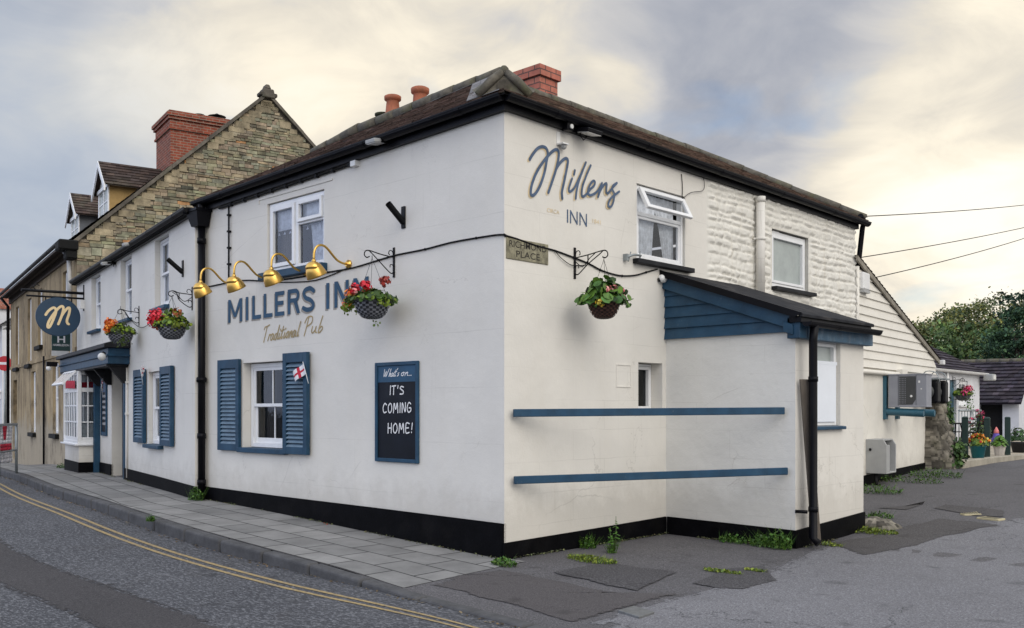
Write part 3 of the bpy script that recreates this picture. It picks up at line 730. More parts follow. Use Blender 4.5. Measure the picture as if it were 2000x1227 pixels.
tile_roof(mb,(.16,-.16,EZ),(.16,8.74,EZ-.10),(-2.5,2.5,6.28),(-2.5,7.55,6.25),.10,.165,.014,.014,.5)
rf=mb.build('roof','roof_tile',pub)
mb=MB()
for p in ([(-6.55,-.16,EZ-.185),(.16,-.16,EZ-.02),(-2.5,2.5,6.38),(-7.15,2.5,6.10)],[(.16,-.16,EZ-.02),(.16,8.74,EZ-.12),(-2.5,7.55,6.22),(-2.5,2.5,6.25)],
          [(.16,8.74,EZ-.02),(-5.3,8.74,EZ-.02),(-2.5,7.55,6.26)],[(-2.5,2.5,6.30),(-2.5,7.55,6.26),(-5.3,8.74,EZ-.02),(-5.2,5.2,EZ-.02)],[(-2.5,2.5,6.38),(-5.2,5.2,EZ-.02),(-8.1,5.2,EZ-.02),(-7.15,2.5,6.10)],
          [(-6.55,-.16,EZ-.185),(-7.15,2.5,6.10),(-8.1,5.2,EZ-.02),(-7.3,2.5,4.6)]): mb.face(p)
mb.build('roof_underlay','felt',pub)
mb=MB(FB); mb.hexa([(-10.03,-.12,4.55),(.0,-.12,4.55),(-.5,6,4.85),(-10.03,6,4.85),(-10.03,-.12,4.65),(.0,-.12,4.65),(-.5,6,5.05),(-10.03,6,5.05)]); mb.build('roof','roof_tile',pub)
# ridge and hip tiles
def ridge_run(mb,a,b,r=.085,seg=.42,tn=(.9,1.2)):
    a,b=Vector(a),Vector(b); n=max(1,int((b-a).length/seg)); d=(b-a)/n
    for k in range(n):
        p=a+d*k; q=p+d*1.04; g=random.uniform(*tn); dz=Vector((random.uniform(-.008,.008),random.uniform(-.008,.008),random.uniform(0,.015)))
        mb.tube([p+dz,q+dz],[r*1.06,r*.98],10,True,g)
mb=MB(); ridge_run(mb,(-2.5,2.5,6.41),(-5.8,2.5,6.29)); ridge_run(mb,(-5.8,2.5,6.29),(-7.15,2.5,6.13)); ridge_run(mb,(-2.5,2.6,6.27),(-2.5,7.55,6.25)); ridge_run(mb,(-.1,.1,5.08),(-2.5,2.5,6.33),.07,.40); ridge_run(mb,(.12,8.70,4.86),(-2.5,7.55,6.27),.07)
mb.build('ridge_tiles','ridge_mortar',rf)
# small mortared gablet where the hip meets the corner of the eaves
mb=MB(); ap=Vector((-.13,.13,5.27)); e1=Vector((-.30,-.10,4.99)); e2=Vector((.10,.30,4.99)); k1=Vector((-.6,.1,5.16)); k2=Vector((-.1,.6,5.16))
mb.face([e1,e2,ap],1.1); mb.face([e1,ap,k1],1.2); mb.face([ap,e2,k2],1.2)
for a_,b_ in ((e1,ap),(e2,ap),(ap,Vector((-.7,.7,5.42)))): mb.tube([a_,a_.lerp(b_,.5)+Vector((.01,-.01,.015)),b_],[.045,.05,.04],8,True,.5)
mb.ball(ap,.055,8,6,(1,1,1),.5); mb.build('hip_gablet','ridge_mortar',rf)
# pale slates laid down the front slope beside the hip, and patched mortar along the ridge
mb=MB()
def onfront(x,s): ez=EZ-.165*max(0,-x)/6.5; rz=6.41-.28*max(0,min(1,(-2.5-x)/4.65)); return (x,-.16+s*2.66,ez+s*(rz-ez)+.035)
for k in range(34):
    s0=.02+k*.0285
    for j in range(3):
        xr=.16-2.66*s0-.08-j*.17; mb.face([onfront(xr-.165,s0),onfront(xr,s0),onfront(xr-.075,s0+.030),onfront(xr-.24,s0+.030)],random.uniform(.55,1.5))
for k in range(54):
    x=-2.75-k*.075; w_=random.uniform(.03,.08); 
    if random.random()<.75: mb.face([onfront(x-.08,.97-w_),onfront(x,.97-w_),onfront(x,.985),onfront(x-.08,.985)],random.uniform(.6,1.6))
mb.build('slates','slate_grey',rf)
# fascia, gutters
def gutter(fr,u0,u1,z,o,r=.062,parent=pub,mat='black_gloss'):
    mb=MB(fr); n=8; st=[(math.cos(PI+PI*k/n),math.sin(PI+PI*k/n)) for k in range(n+1)]
    for (a,b),(c,d) in zip(st,st[1:]):
        mb.face([(u0,-o+a*r,z+b*r),(u0,-o+c*r,z+d*r),(u1,-o+c*r,z+d*r),(u1,-o+a*r,z+b*r)],None,True)
        mb.face([(u0,-o+a*r*.9,z+b*r*.9),(u1,-o+a*r*.9,z+b*r*.9),(u1,-o+c*r*.9,z+d*r*.9),(u0,-o+c*r*.9,z+d*r*.9)],None,True)
    mb.face([(u0,-o+a*r,z+b*r) for a,b in st]); mb.face([(u1,-o+a*r,z+b*r) for a,b in st][::-1])
    mb.box(u0,u1,-o-r-.006,-o-r+.004,z-.004,z+.010)
    k=u0+.8
    while k<u1:   # union brackets
        for (a,b),(c,d) in zip(st,st[1:]): mb.face([(k-.04,-o+a*r*1.09,z+b*r*1.09),(k-.04,-o+c*r*1.09,z+d*r*1.09),(k+.04,-o+c*r*1.09,z+d*r*1.09),(k+.04,-o+a*r*1.09,z+b*r*1.09)],None,True)
        k+=1.7
    return mb
FAs=Frame(); FAs.m=Matrix(((1,0,0,0),(0,1,0,0),(.0248,0,1,0),(0,0,0,1)))
FRs=Frame(); FRs.m=FR.m@Matrix(((1,0,0,0),(0,1,0,0),(-.0115,0,1,0),(0,0,0,1)))
g=gutter(FAs,-6.45,.10,4.895,.13); g.build('gutter','black_gloss',pub)
g=gutter(FRs,-.10,8.80,4.895,.13); g.build('gutter','black_gloss',pub)
g=gutter(FB,-10.0,.03,4.635,.12); g.build('gutter','black_gloss',pub)
mb=MB(FAs); mb.box(-6.42,.062,-.06,.02,4.765,4.90); mb.build('fascia','black_gloss',pub)
mb=MB(FRs); mb.box(-.057,8.6,-.06,.02,4.775,4.895); mb.build('fascia','black_gloss',pub)
mb=MB(FB); mb.box(-10.04,.012,-.055,.02,4.55,4.635); mb.build('fascia','black_gloss',pub)
# ---- chimneys
mb=MB(); mb.box(-3.10,-2.62,3.45,3.86,5.9,6.66); mb.box(-3.14,-2.58,3.41,3.90,6.66,6.82); mb.build('chimney','brick_pink',pub)
mb=MB(); mb.box(-5.5,-4.5,2.75,3.4,5.6,6.42); ch=mb.build('chimney','brick_red',pub)
def pot(c,h,r):
    mb=MB(); mb.lathe([(r*1.15,0),(r*1.15,.05),(r*.95,.09),(r*.82,h*.72),(r*.86,h*.75),(r*1.1,h*.80),(r*1.12,h*.96),(r*.9,h),(r*.65,h),(r*.6,h*.6)],14,Matrix.Translation(c)); return mb
pot((-4.80,2.95,6.42),.43,.135).build('chimney_pot','terracotta',ch); pot((-5.22,2.72,6.40),.36,.125).build('chimney_pot','terracotta',ch); pot((-5.52,2.75,6.34),.20,.12).build('chimney_pot','moss_dark',ch)
# ---- downpipe with hopper where the two fronts meet
mb=MB(FA); mb.tube([(-6.31,-.09,4.36),(-6.31,-.09,.2)],.054,12)
for z in (4.15,2.05,1.2,.5): mb.tube([(-6.31,-.09,z-.04),(-6.31,-.09,z+.04)],.066,12)
mb.tube([(-6.31,-.09,2.02),(-6.31,-.09,2.08)],.078,12)
mb.tube([(-6.25,-.13,4.69),(-6.25,-.12,4.64),(-6.26,-.11,4.55)],.05,10); mb.tube([(-6.52,-.27,4.60),(-6.46,-.2,4.58),(-6.40,-.17,4.50)],.05,10)
mb.hexa([(-6.42,-.20,4.36),(-6.22,-.20,4.36),(-6.22,-.02,4.36),(-6.42,-.02,4.36),(-6.50,-.25,4.58),(-6.16,-.25,4.58),(-6.16,-.01,4.58),(-6.50,-.01,4.58)])
mb.box(-6.52,-6.14,-.27,-.005,4.575,4.615); mb.build('downpipe','black_gloss',pub)
mb=MB(FR); mb.tube([(8.5,-.13,4.88),(8.72,-.10,4.82),(8.74,-.06,4.72),(8.74,.0,4.2),(8.70,.05,4.05),(8.6,.1,4.02)],.045,10); mb.build('downpipe','black_gloss',pub)
mb=MB(FR); mb.tube([(5.21,-.1,3.2),(5.21,-.1,4.62)],.065,14); mb.tube([(5.21,-.1,4.60),(5.21,-.1,4.68)],.072,14); mb.tube([(5.21,-.1,4.05),(5.21,-.1,4.09)],.075,14); mb.tube([(5.12,-.06,4.07),(5.15,0,4.07)],.015,6); mb.build('soil_pipe','cream_side',pub)
# ---- canopy, bay window and door of the older block
mb=MB(FB); co=.42
mb.box(-9.9,-4.4,-co+.03,.0,2.46,2.76); mb.box(-9.95,-4.36,-co,0,2.60,2.64)
can=mb.build('canopy','blue_paint',pub,bevel=.01)
mb=MB(FB); mb.hexa([(-9.98,-co-.05,2.76),(-4.33,-co-.05,2.76),(-4.33,0,2.76),(-9.98,0,2.76),(-9.98,-co-.05,2.84),(-4.33,-co-.05,2.84),(-4.33,0,2.98),(-9.98,0,2.98)]); mb.build('canopy_roof','lead_black',can,bevel=.01)
mb=MB(FB); mb.box(-9.8,-4.5,-co+.02,-.002,2.42,2.455)
for u in (-4.62,-6.1,-7.2): mb.hexa([(u-.06,-.08,2.1),(u+.06,-.08,2.1),(u+.06,-.002,2.1),(u-.06,-.002,2.1),(u-.06,-.34,2.42),(u+.06,-.34,2.42),(u+.06,-.002,2.42),(u-.06,-.002,2.42)])
mb.build('canopy_soffit','lead_black',can)
# door
mb=MB(FB); mb.box(-6.05,-4.83,.20,.25,.15,2.43); 
for q in ((-5.9,-5.5,.35,1.1),(-5.4,-5.0,.35,1.1),(-5.9,-5.5,1.25,2.2),(-5.4,-5.0,1.25,2.2)): mb.box(q[0],q[1],.185,.20,q[2],q[3])
dr=mb.build('door','door_blue',pub,bevel=.006); mb=MB(FB); mb.ball((-5.1,.165,1.15),.035); mb.build('handle','brass',dr)
mb=MB(FB); mb.box(-4.90,-4.80,-.02,.18,.15,2.42); mb.box(-7.36,-7.22,-.12,.0,.2,2.45); mb.build('door_post','blue_paint',pub,bevel=.006)
# bay window
bo=.42; u1,u0=-7.40,-9.2
mb=MB(FB)
mb.box(u0,u1,-bo,0,.86,.93) ; mb.box(u0-.05,u1+.06,-bo-.06,0,.83,.865)
def bay_front(fn,w,n,rows,zs):
    pass
z0,z1=.93,2.42
def post(u,o,s=.04): mb.box(u-s,u+s,-o-s,-o+s,z0,z1)
post(u1-.04,bo-.04); post(u0+.04,bo-.04); post(u1-.04,.04); 
# return facing the camera: two columns; front: three columns
for z in (z0+.03,1.33,1.68,2.02,z1-.03):
    s=.045 if z in (z0+.03,z1-.03,2.02) else .014
    mb.box(u1-.055,u1-.02,-bo+.08,-.08,z-s,z+s); mb.box(u0+.08,u1-.08,-bo+.02,-bo+.055,z-s,z+s)
mb.box(u1-.05,u1-.022,-bo/2-.014,-bo/2+.014,z0,z1)
for k in range(1,6):
    uu=u0+(u1-u0)*k/6; s=.014 if k%2 else .03; mb.box(uu-s,uu+s,-bo+.022,-bo+.05,z0,z1)
bay=mb.build('bay_window','white_frame',pub,bevel=.004)
mb=MB(FB); mb.face([(u1-.036,-bo+.05,z0),(u1-.036,-.05,z0),(u1-.036,-.05,z1),(u1-.036,-bo+.05,z1)]); mb.face([(u0+.05,-bo+.036,z0),(u1-.05,-bo+.036,z0),(u1-.05,-bo+.036,z1),(u0+.05,-bo+.036,z1)]); mb.build('pane','pane_dark',bay)
mb=MB(FB); mb.box(u0+.02,u1-.02,-bo+.03,0,.2,.83); mb.build('bay_base','cream_front',bay)
mb=MB(FB); mb.box(u0+.005,u1-.005,-bo+.015,0,-.3,.47); mb.build('bay_plinth','black_plinth',bay)
mb=MB(FB)
for k in range(7): mb.tube([(u1-.12-.04*(k%2),-bo+.06+.05*k,z0+.38),(u1-.12,-bo+.06+.05*k,2.0)],.012,6)
mb.box(u1-.10,u1-.09,-bo+.06,-.06,z0+.02,1.31); mb.build('blind','net_curtain',bay)
mb=MB(FB); mb.box(u0+.05,u1-.2,-bo+.12,-bo+.13,z0,z1); mb.build('blind','net_curtain',bay)
# open fanlight of the bay, pushed out
m=MB(FB.m@Matrix.Translation((0,-bo-.01,z1))@Matrix.Rotation(-rad(42),4,'X'))
for q in ((u0+.3,u0+.35),(u1-.12,u1-.07)): m.box(q[0],q[1],-.03,0,-.40,0)
m.box(u0+.35,u1-.12,-.03,0,-.05,0); m.box(u0+.35,u1-.12,-.03,0,-.40,-.35)
for k in range(1,4): uu=u0+.35+(u1-.47-u0)*k/4; m.box(uu-.012,uu+.012,-.028,-.002,-.35,-.05)
m.build('fanlight','white_frame',bay)
m=MB(FB); m.face([(u1-.02-.05,-bo+.08,2.06),(u1-.07,-.1,2.06),(u1-.07,-.1,2.2),(u1-.07,-bo+.08,2.18)]); m.face([(u0+.4,-bo-.02,2.08),(u1-.2,-bo-.02,2.05),(u1-.2,-bo-.02,2.22),(u0+.4,-bo-.02,2.25)]); m.build('red_bunting','flag_red',bay)
# ---- lean-to
mb=MB(FLF); wall(mb,0,1.8,-.4,2.52); mb.build('lean_to_wall','cream_leanto_front',pub)
mb=MB(FLS); wall(mb,0,1.84,-.4,2.52,[(.47,1.17,1.40,2.47,.10)]); mb.face([(1.84,0,-.4),(1.84,1.9,-.4),(1.84,1.9,2.52),(1.84,0,2.52)]); mb.build('lean_to_wall','cream_side',pub)
w=window(FLS,pub,.475,1.165,1.405,2.46,.05,'plain','frosted_pane',(.06,.05,'blue_paint'),None,.05)
mb=MB(FLS); mb.box(.53,1.11,.03,.06,1.45,2.15); mb.box(.50,1.14,.028,.075,2.15,2.19); mb.build('board','white_panel',w)
sl=(2.70-3.33)/1.8
mb=MB(FLF)
nb=6; zb0=2.50
for k in range(nb):
    za=zb0+k*.138; zc=za+.138
    ua=(za-3.28)/sl; ub=(zc-3.28)/sl
    ua=min(max(ua,0),1.78); ub=min(max(ub,0.001),1.78)
    if ua<=.05: continue
    mb.hexa([(.0,-.045,za),(ua,-.045,za),(ua,0,za),(0,0,za),(0,-.02,zc),(ub,-.02,zc),(ub,0,zc),(0,0,zc)])
clad=mb.build('cladding','blue_paint',pub)
mb=MB(FLF); mb.hexa([(-.0,-.085,3.15),(1.80,-.085,2.52),(1.80,-.046,2.52),(0,-.046,3.15),(-.0,-.085,3.325),(1.80,-.085,2.695),(1.80,-.046,2.695),(0,-.046,3.325)])
mb.box(1.74,1.90,-.085,.1,2.42,2.66); mb.hexa([(1.70,-.11,2.50),(1.82,-.11,2.46),(1.82,-.086,2.46),(1.70,-.086,2.50),(1.70,-.11,2.62),(1.82,-.11,2.58),(1.82,-.086,2.58),(1.70,-.086,2.62)])
mb.build('bargeboard','blue_paint',clad,bevel=.005)
mb=MB(FLS); mb.box(.12,1.90,-.10,.0,2.42,2.60); mb.build('fascia','blue_faded',pub,bevel=.005)
mb=MB(FLF); mb.hexa([(-.0,-.13,3.335),(1.96,-.13,2.652),(1.96,1.80,2.652),(0,1.80,3.335),(-.0,-.13,3.375),(1.96,-.13,2.692),(1.96,1.80,2.692),(0,1.80,3.375)])
lr=mb.build('lean_to_roof','felt',pub,bevel=.006)
mb=MB(FLF); mb.hexa([(0,-.145,3.30),(1.86,-.145,2.655),(1.86,-.131,2.655),(0,-.131,3.30),(0,-.145,3.385),(1.96,-.145,2.70),(1.96,-.131,2.70),(0,-.131,3.385)]); mb.box(1.78,1.93,-.11,1.78,2.60,2.672); mb.build('verge','black_gloss',lr)
g=gutter(FLS,-.10,1.86,2.60,.19,.055); g.build('gutter','black_gloss',pub)
mb=MB(FLS); mb.tube([(.10,-.19,2.58),(.10,-.17,2.4),(.10,-.17,.12),(.10,-.24,.06)],.048,12)
for z in (1.95,.45): mb.tube([(.10,-.17,z-.03),(.10,-.17,z+.03)],.056,12)
mb.tube([(.04,-.13,.42),(.0,-.0,.42)],.02,6); mb.build('downpipe','black_gloss',pub)
# ---- painted lettering
def text_mesh(fr,par,body,u,z,height,width,name,mat,o=.004,bold=.0,shear=0.,tilt=0.):
    cu=bpy.data.curves.new('t','FONT'); cu.body=body; cu.size=1; cu.offset=bold; cu.fill_mode='BOTH'; cu.extrude=.0
    ob=bpy.data.objects.new('t',cu); C.objects.link(ob); dg=bpy.context.evaluated_depsgraph_get(); me=bpy.data.meshes.new_from_object(ob.evaluated_get(dg))
    vs=[v.co.copy() for v in me.vertices]; x0=min(v.x for v in vs); x1=max(v.x for v in vs); y0=min(v.y for v in vs); y1=max(v.y for v in vs)
    mb=MB(fr); s=(width/(x1-x0),height/(y1-y0)); zo=0
    for v in vs:
        a=(v.x-x0)*s[0]; b=(v.y-y0)*s[1]; mb.V.append((u+a+b*shear,-o,z+b+a*tilt))
    for p in me.polygons: mb.Fc.append(tuple(p.vertices)); mb.T.append(None); mb.S.append(False)
    bpy.data.objects.remove(ob); bpy.data.meshes.remove(me); bpy.data.curves.remove(cu)
    return mb.build(name,mat,par)
def block_letter(mb,ch,x0,x1,z0,h,w,o):
    k=[0]
    def bar(p,q,wd=w):
        p,q=Vector((p[0],p[1])),Vector((q[0],q[1])); t=(q-p).normalized(); n=Vector((-t.y,t.x))*wd/2; oo=o+k[0]*.0004; k[0]+=1
        mb.face([(v.x,-oo,v.y) for v in (p+n,p-n,q-n,q+n)])
    def cut(pts): mb.face([(p[0],-(o+k[0]*.0004),p[1]) for p in pts]); k[0]+=1
    z1=z0+h; a,b=x0+w/2,x1-w/2
    if ch=='I': bar(((x0+x1)/2,z0),((x0+x1)/2,z1))
    elif ch=='L': bar((a,z0),(a,z1)); bar((x0,z0+w*.42),(x1,z0+w*.42),w*.84)
    elif ch=='E':
        bar((a,z0),(a,z1))
        for z,xe in ((z0+w*.42,x1),(z1-w*.42,x1),(z0+h*.52,x1-w*.3)): bar((x0,z),(xe,z),w*.84)
    elif ch in 'MN':
        bar((a,z0),(a,z1)); bar((b,z0),(b,z1))
        if ch=='N': cut([(x0,z1),(x0+w*1.1,z1),(x1,z0),(x1-w*1.1,z0)])
        else: xm=(x0+x1)/2; zm=z0+h*.22; cut([(x0,z1),(x0+w*1.05,z1),(xm+w*.5,zm),(xm-w*.5,zm)]); cut([(x1-w*1.05,z1),(x1,z1),(xm+w*.5,zm),(xm-w*.5,zm)])
    elif ch=='R':
        bar((a,z0),(a,z1)); r=h*.27; cx_=x1-r*1.0; zc=z1-r; q=[(x0+w,z1-w*.42),(cx_-r*.2,z1-w*.42)]
        pts=[(x0+w*.5,z1-w*.42),(cx_-r*.1,z1-w*.42)]+[(cx_-r*.1+(r-w*.45)*1.05*math.sin(PI*t/6),zc+(r-w*.42)*math.cos(PI*t/6)) for t in range(1,6)]+[(cx_-r*.1,zc-r+w*.42),(x0+w*.5,zc-r+w*.42)]
        mb.stroke(pts,w*.86,o+.0012,1e-5); cut([(cx_-r*.75,zc-r*.75),(cx_+r*.25,zc-r*.75),(x1+w*.12,z0),(x1-w*.95,z0)])
    elif ch=='S':
        xm=(x0+x1)/2; rx=(x1-x0)/2-w*.45; t_=z1-w*.42; bt=z0+w*.42; m=z0+h*.5
        mb.stroke([(x1-w*.35,z1-h*.20),(xm+rx*.45,t_-h*.012),(xm,t_),(xm-rx*.75,z1-h*.14),(xm-rx*.95,z1-h*.27),(xm-rx*.55,m+h*.06),(xm+rx*.45,m-h*.06),(xm+rx*.98,z0+h*.27),(xm+rx*.75,z0+h*.13),(xm,bt),(xm-rx*.55,bt+h*.02),(x0+w*.3,z0+h*.17)],w*.9,o+.0012,1e-5)
LET=[('M',446.5,473.8),('I',479.5,487.0),('L',493.5,510.6),('L',515.8,532.8),('E',538,556),('R',562.8,586.2),('S',591.6,615.8),('I',636.8,645.2),('N',654,682),('N',690.8,720.8)]
sh_=MB(FA); ln_=MB(FA)
for ch,p0,p1 in LET:
    x0=FA.trace(p0,600).x; x1=FA.trace(p1,600).x; t=(x0+5.7)/3.5; z0=2.876+.035*t
    block_letter(sh_,ch,x0-.030,x1-.030,z0-.022,.335,.066,.003); block_letter(ln_,ch,x0,x1,z0,.335,.066,.0075)
sh_.build('letter_shadow','letter_grey',pub); ln_.build('painted_name','letter_blue',pub)
CUR={'T':[[(.55,2.3),(.4,1.2),(.2,-.1)],[(-.05,1.9),(.1,2.25),(.5,2.3),(1.05,2.5)]],'r':[[(.0,.0),(.15,.75),(.2,1),(.3,.85),(.5,.95)]],'a':[[(.55,.85),(.3,1),(.05,.6),(.1,.1),(.35,.1),(.6,.95),(.6,.2),(.8,.1)]],
'd':[[(.5,.8),(.25,.95),(.05,.5),(.15,.05),(.4,.2),(.8,2.2)],[(.8,2.2),(.62,.5),(.65,.1),(.85,.1)]],'i':[[(.15,.9),(.05,.2),(.2,.05),(.4,.3)],[(.22,1.4),(.26,1.55)]],'t':[[(.35,1.9),(.12,.3),(.25,.05),(.42,.3)],[(-.05,1.2),(.6,1.4)]],
'o':[[(.4,1),(.1,.7),(.1,.2),(.35,.05),(.55,.5),(.4,1),(.65,.9)]],'n':[[(.05,0),(.18,.95),(.2,.6),(.4,.95),(.55,.9),(.5,.2),(.68,.05)]],'l':[[(.5,2.2),(.18,.4),(.22,.05),(.42,.2)]],
'P':[[(.1,-.2),(.3,1.2),(.42,2.2)],[(.0,1.6),(.3,2.35),(.85,2.3),(.85,1.5),(.25,1.0)]],'u':[[(.1,.95),(.05,.3),(.2,.05),(.45,.4),(.55,.95),(.5,.2),(.68,.05)]],'b':[[(.45,2.2),(.12,.2),(.3,.02),(.6,.5),(.45,.8),(.2,.5)]],
'W':[[(0,2.1),(.1,0),(.6,1.6),(.65,0),(1.35,2.3)]],'h':[[(.45,2.2),(.12,0),(.42,.9),(.55,.8),(.52,.15),(.7,.05)]],'s':[[(.5,1),(.2,.8),(.45,.4),(.1,.05)]],'e':[[(.05,.5),(.45,.7),(.3,1),(.05,.6),(.15,.05),(.55,.2)]],"'":[[(.1,2.3),(.05,1.9)]],'.':[[(.1,.05),(.14,.08)]],' ':[],
'I':[[(.1,0),(.14,1)]],'S':[[(.55,.9),(.25,1),(.08,.75),(.5,.4),(.45,.08),(.05,.05)]],'C':[[(.6,.85),(.3,1),(.05,.55),(.2,.05),(.6,.12)]],'O':[[(.35,1),(.08,.7),(.1,.2),(.35,.0),(.62,.35),(.55,.85),(.33,1)]],'M':[[(.05,0),(.15,1),(.4,.35),(.65,1),(.75,0)]],'N':[[(.08,0),(.1,1),(.55,.05),(.58,1)]],'G':[[(.6,.85),(.3,1),(.05,.5),(.25,.02),(.6,.15),(.6,.45),(.35,.45)]],'H':[[(.08,0),(.1,1)],[(.55,0),(.58,1)],[(.08,.5),(.58,.52)]],'E':[[(.55,.95),(.1,.98),(.08,.02),(.55,.05)],[(.1,.5),(.45,.52)]],'!':[[(.2,1),(.12,.35)],[(.1,.08),(.11,.03)]],'1':[[(.1,0),(.14,1)]],'t_':[]}
CAPT=[[(.02,.95),(.65,1)],[(.33,.97),(.3,0)]]
def write(mb,body,u,z,x,wid,w,o=.004,slant=.0,tilt=0.,caps=False,gap=.22):
    """stroke lettering: x = height of one unit; wid = total width"""
    adv=[]; tot=0
    for ch in body:
        g=CAPT if (caps and ch=='T') else CUR[ch]; a=(max((p[0] for st in g for p in st),default=.35)); adv.append((tot,g)); tot+=a+(gap if caps else (.06 if ch!=' ' else .25))
    k=wid/tot; q=0
    for i,(s0,g) in enumerate(adv):
        for st in g:
            q+=1; mb.stroke([(u+(s0+p[0])*k+p[1]*x*slant, z+p[1]*x+(s0+p[0])*k*tilt) for p in st],w,o+q*.00035)
mb=MB(FA); write(mb,'Traditional',-4.74,2.555,.088,.90,.020,.003,.25,.03); write(mb,'Pub',-3.74,2.60,.095,.44,.020,.003,.2,.02); mb.build('painted_motto','letter_gold',pub)
# cursive name on the side wall, traced and surveyed onto the wall
def tr(pts,sx=1020,sy=270,k=6.818,fr=FR,off=0.): 
    r_=[]
    for a,b in pts:
        v=fr.trace(sx+a/k,sy+b/k,off); r_.append((v.x,v.z))
    return r_
MIL=[[(92,285),(130,220),(190,145),(255,115),(310,135),(333,200),(318,300),(290,450),(235,620),(170,735),(120,765),(105,715),(125,600),(190,440),(290,290),(380,190),(440,155),(475,185),(472,280),(440,420),(385,590),(338,725)],
[(440,420),(470,365),(530,295),(580,272),(600,310),(580,430),(545,600),(520,720),(525,805)],[(655,540),(630,610),(612,680),(625,715),(680,670),(730,570),(790,440),(838,325)],[(800,420),(745,570),(715,700),(703,805)],[(690,430),(680,485)],
[(900,365),(850,480),(795,630),(780,740),(795,780),(840,750),(890,690)],[(880,690),(940,640),(955,585),(925,575),(880,640),(862,720),(890,762),(950,740),(1000,690),(1045,605)],[(1048,600),(1030,680),(995,785)],[(1005,740),(1060,640),(1108,605),(1105,680),(1105,720),(1130,735),(1180,670),(1245,600)],
[(1245,600),(1190,640),(1185,690),(1208,740),(1200,840),(1165,915),(1130,900),(1145,830),(1200,770),(1275,715)]]
m1=MB(FR); m2=MB(FR)
for i,st in enumerate(MIL):
    q=tr(st); wd=.036 if i<2 else .030; m1.stroke(q,wd,.009+i*.0012); m2.stroke([(a-.019,b-.017) for a,b in q],wd,.003+i*.0004,1e-5)
m2.build('letter_shadow','letter_pale_gold',pub); m1.build('painted_name','letter_slate',pub)
a=FR.trace(1107,434); b=FR.trace(1146,437); 
tr_=FR.trace(1107,409)
text_mesh(FR,pub,'INN',a.x,a.z-.005,.150,b.x-a.x,'painted_name','letter_slate',.004,.0)
a=FR.trace(1068,414); b=FR.trace(1092,419); text_mesh(FR,pub,'CIRCA',a.x,a.z,.045,b.x-a.x,'painted_date','letter_pale_gold',.004,.0)
a=FR.trace(1157,434); b=FR.trace(1170,437); text_mesh(FR,pub,'1841',a.x,a.z-.01,.05,(b.x-a.x)*1.2,'painted_date','letter_pale_gold',.004,.0)
# small moulded panel on the side wall
mb=MB(FR); a=FR.trace(1203,711); b=FR.trace(1232,757)
for q in ((a.x,b.x,a.z-.012,a.z),(a.x,b.x,b.z,b.z+.012),(a.x,a.x+.012,b.z+.012,a.z-.012),(b.x-.012,b.x,b.z+.012,a.z-.012)): mb.box(q[0],q[1],-.008,.0,q[2],q[3])
mb.build('wall_moulding','cream_side',pub)
# ------------------------------------------------------------------ things fixed to or hung on the walls
# swan-neck lamps over the painted name
def lamp(fr,u,z,label):
    r,f=thing_on(fr,u,0,z,'swan_neck_lamp',label,'wall lamp','brass swan neck lamps above the painted name')
    mb=MB(f); mb.lathe([(.055,0),(.055,.02),(.03,.03),(.03,.05)],14,Matrix.Rotation(rad(90),4,'X')); mb.build('wall_plate','brass',r)
    pts=[(0,-.03,0),(0,-.10,.004),(0,-.18,.03),(0,-.25,.085),(0,-.32,.15),(0,-.385,.188),(0,-.45,.185),(0,-.50,.15),(0,-.525,.09),(0,-.53,-.01)]
    q=[]
    P=[Vector(p) for p in pts]; E_=[P[0]*2-P[1]]+P+[P[-1]*2-P[-2]]
    for k in range(1,len(E_)-2):
        p0,p1,p2,p3=E_[k-1:k+3]
        for j in range(3):
            t=j/3; q.append(.5*((2*p1)+(p2-p0)*t+(2*p0-5*p1+4*p2-p3)*t*t+(3*p1-p0-3*p2+p3)*t**3))
    q.append(P[-1]); mb=MB(f); mb.tube(q,.0145,10); mb.build('arm','brass',r)
    M_=f.m@Matrix.Translation((0,-.53,-.01))
    mb=MB(M_); mb.lathe([(.018,.02),(.026,.0),(.03,-.015),(.060,-.025),(.088,-.048),(.102,-.08),(.104,-.115)],20,None); 
    # shade: dome leaning back towards the wall
    R_=Matrix.Translation((0,0,-.10))@Matrix.Rotation(rad(28),4,'X')
    mb.lathe([(.088,.035),(.102,.01),(.113,-.02),(.122,-.055),(.128,-.085),(.130,-.10),(.125,-.10),(.116,-.055),(.10,-.01),(.02,.02)],24,R_,cap=False)
    mb.build('shade','brass',r)
    mb=MB(M_@R_); mb.ball((0,0,-.05),.04,10,8); mb.build('bulb','lamp_glass',r)
    return r
for px,py,lab in ((613,533,'rightmost brass swan neck lamp, just right of the upper casement window'),(530,549,'brass swan neck lamp under the left side of the upper casement window'),(457,564,'brass swan neck lamp over the first letter of the painted name'),(392,573,'leftmost brass swan neck lamp, in front of the black downpipe')):
    v=FA.trace(px,py,.53); lamp(FA,v.x,3.43,lab)
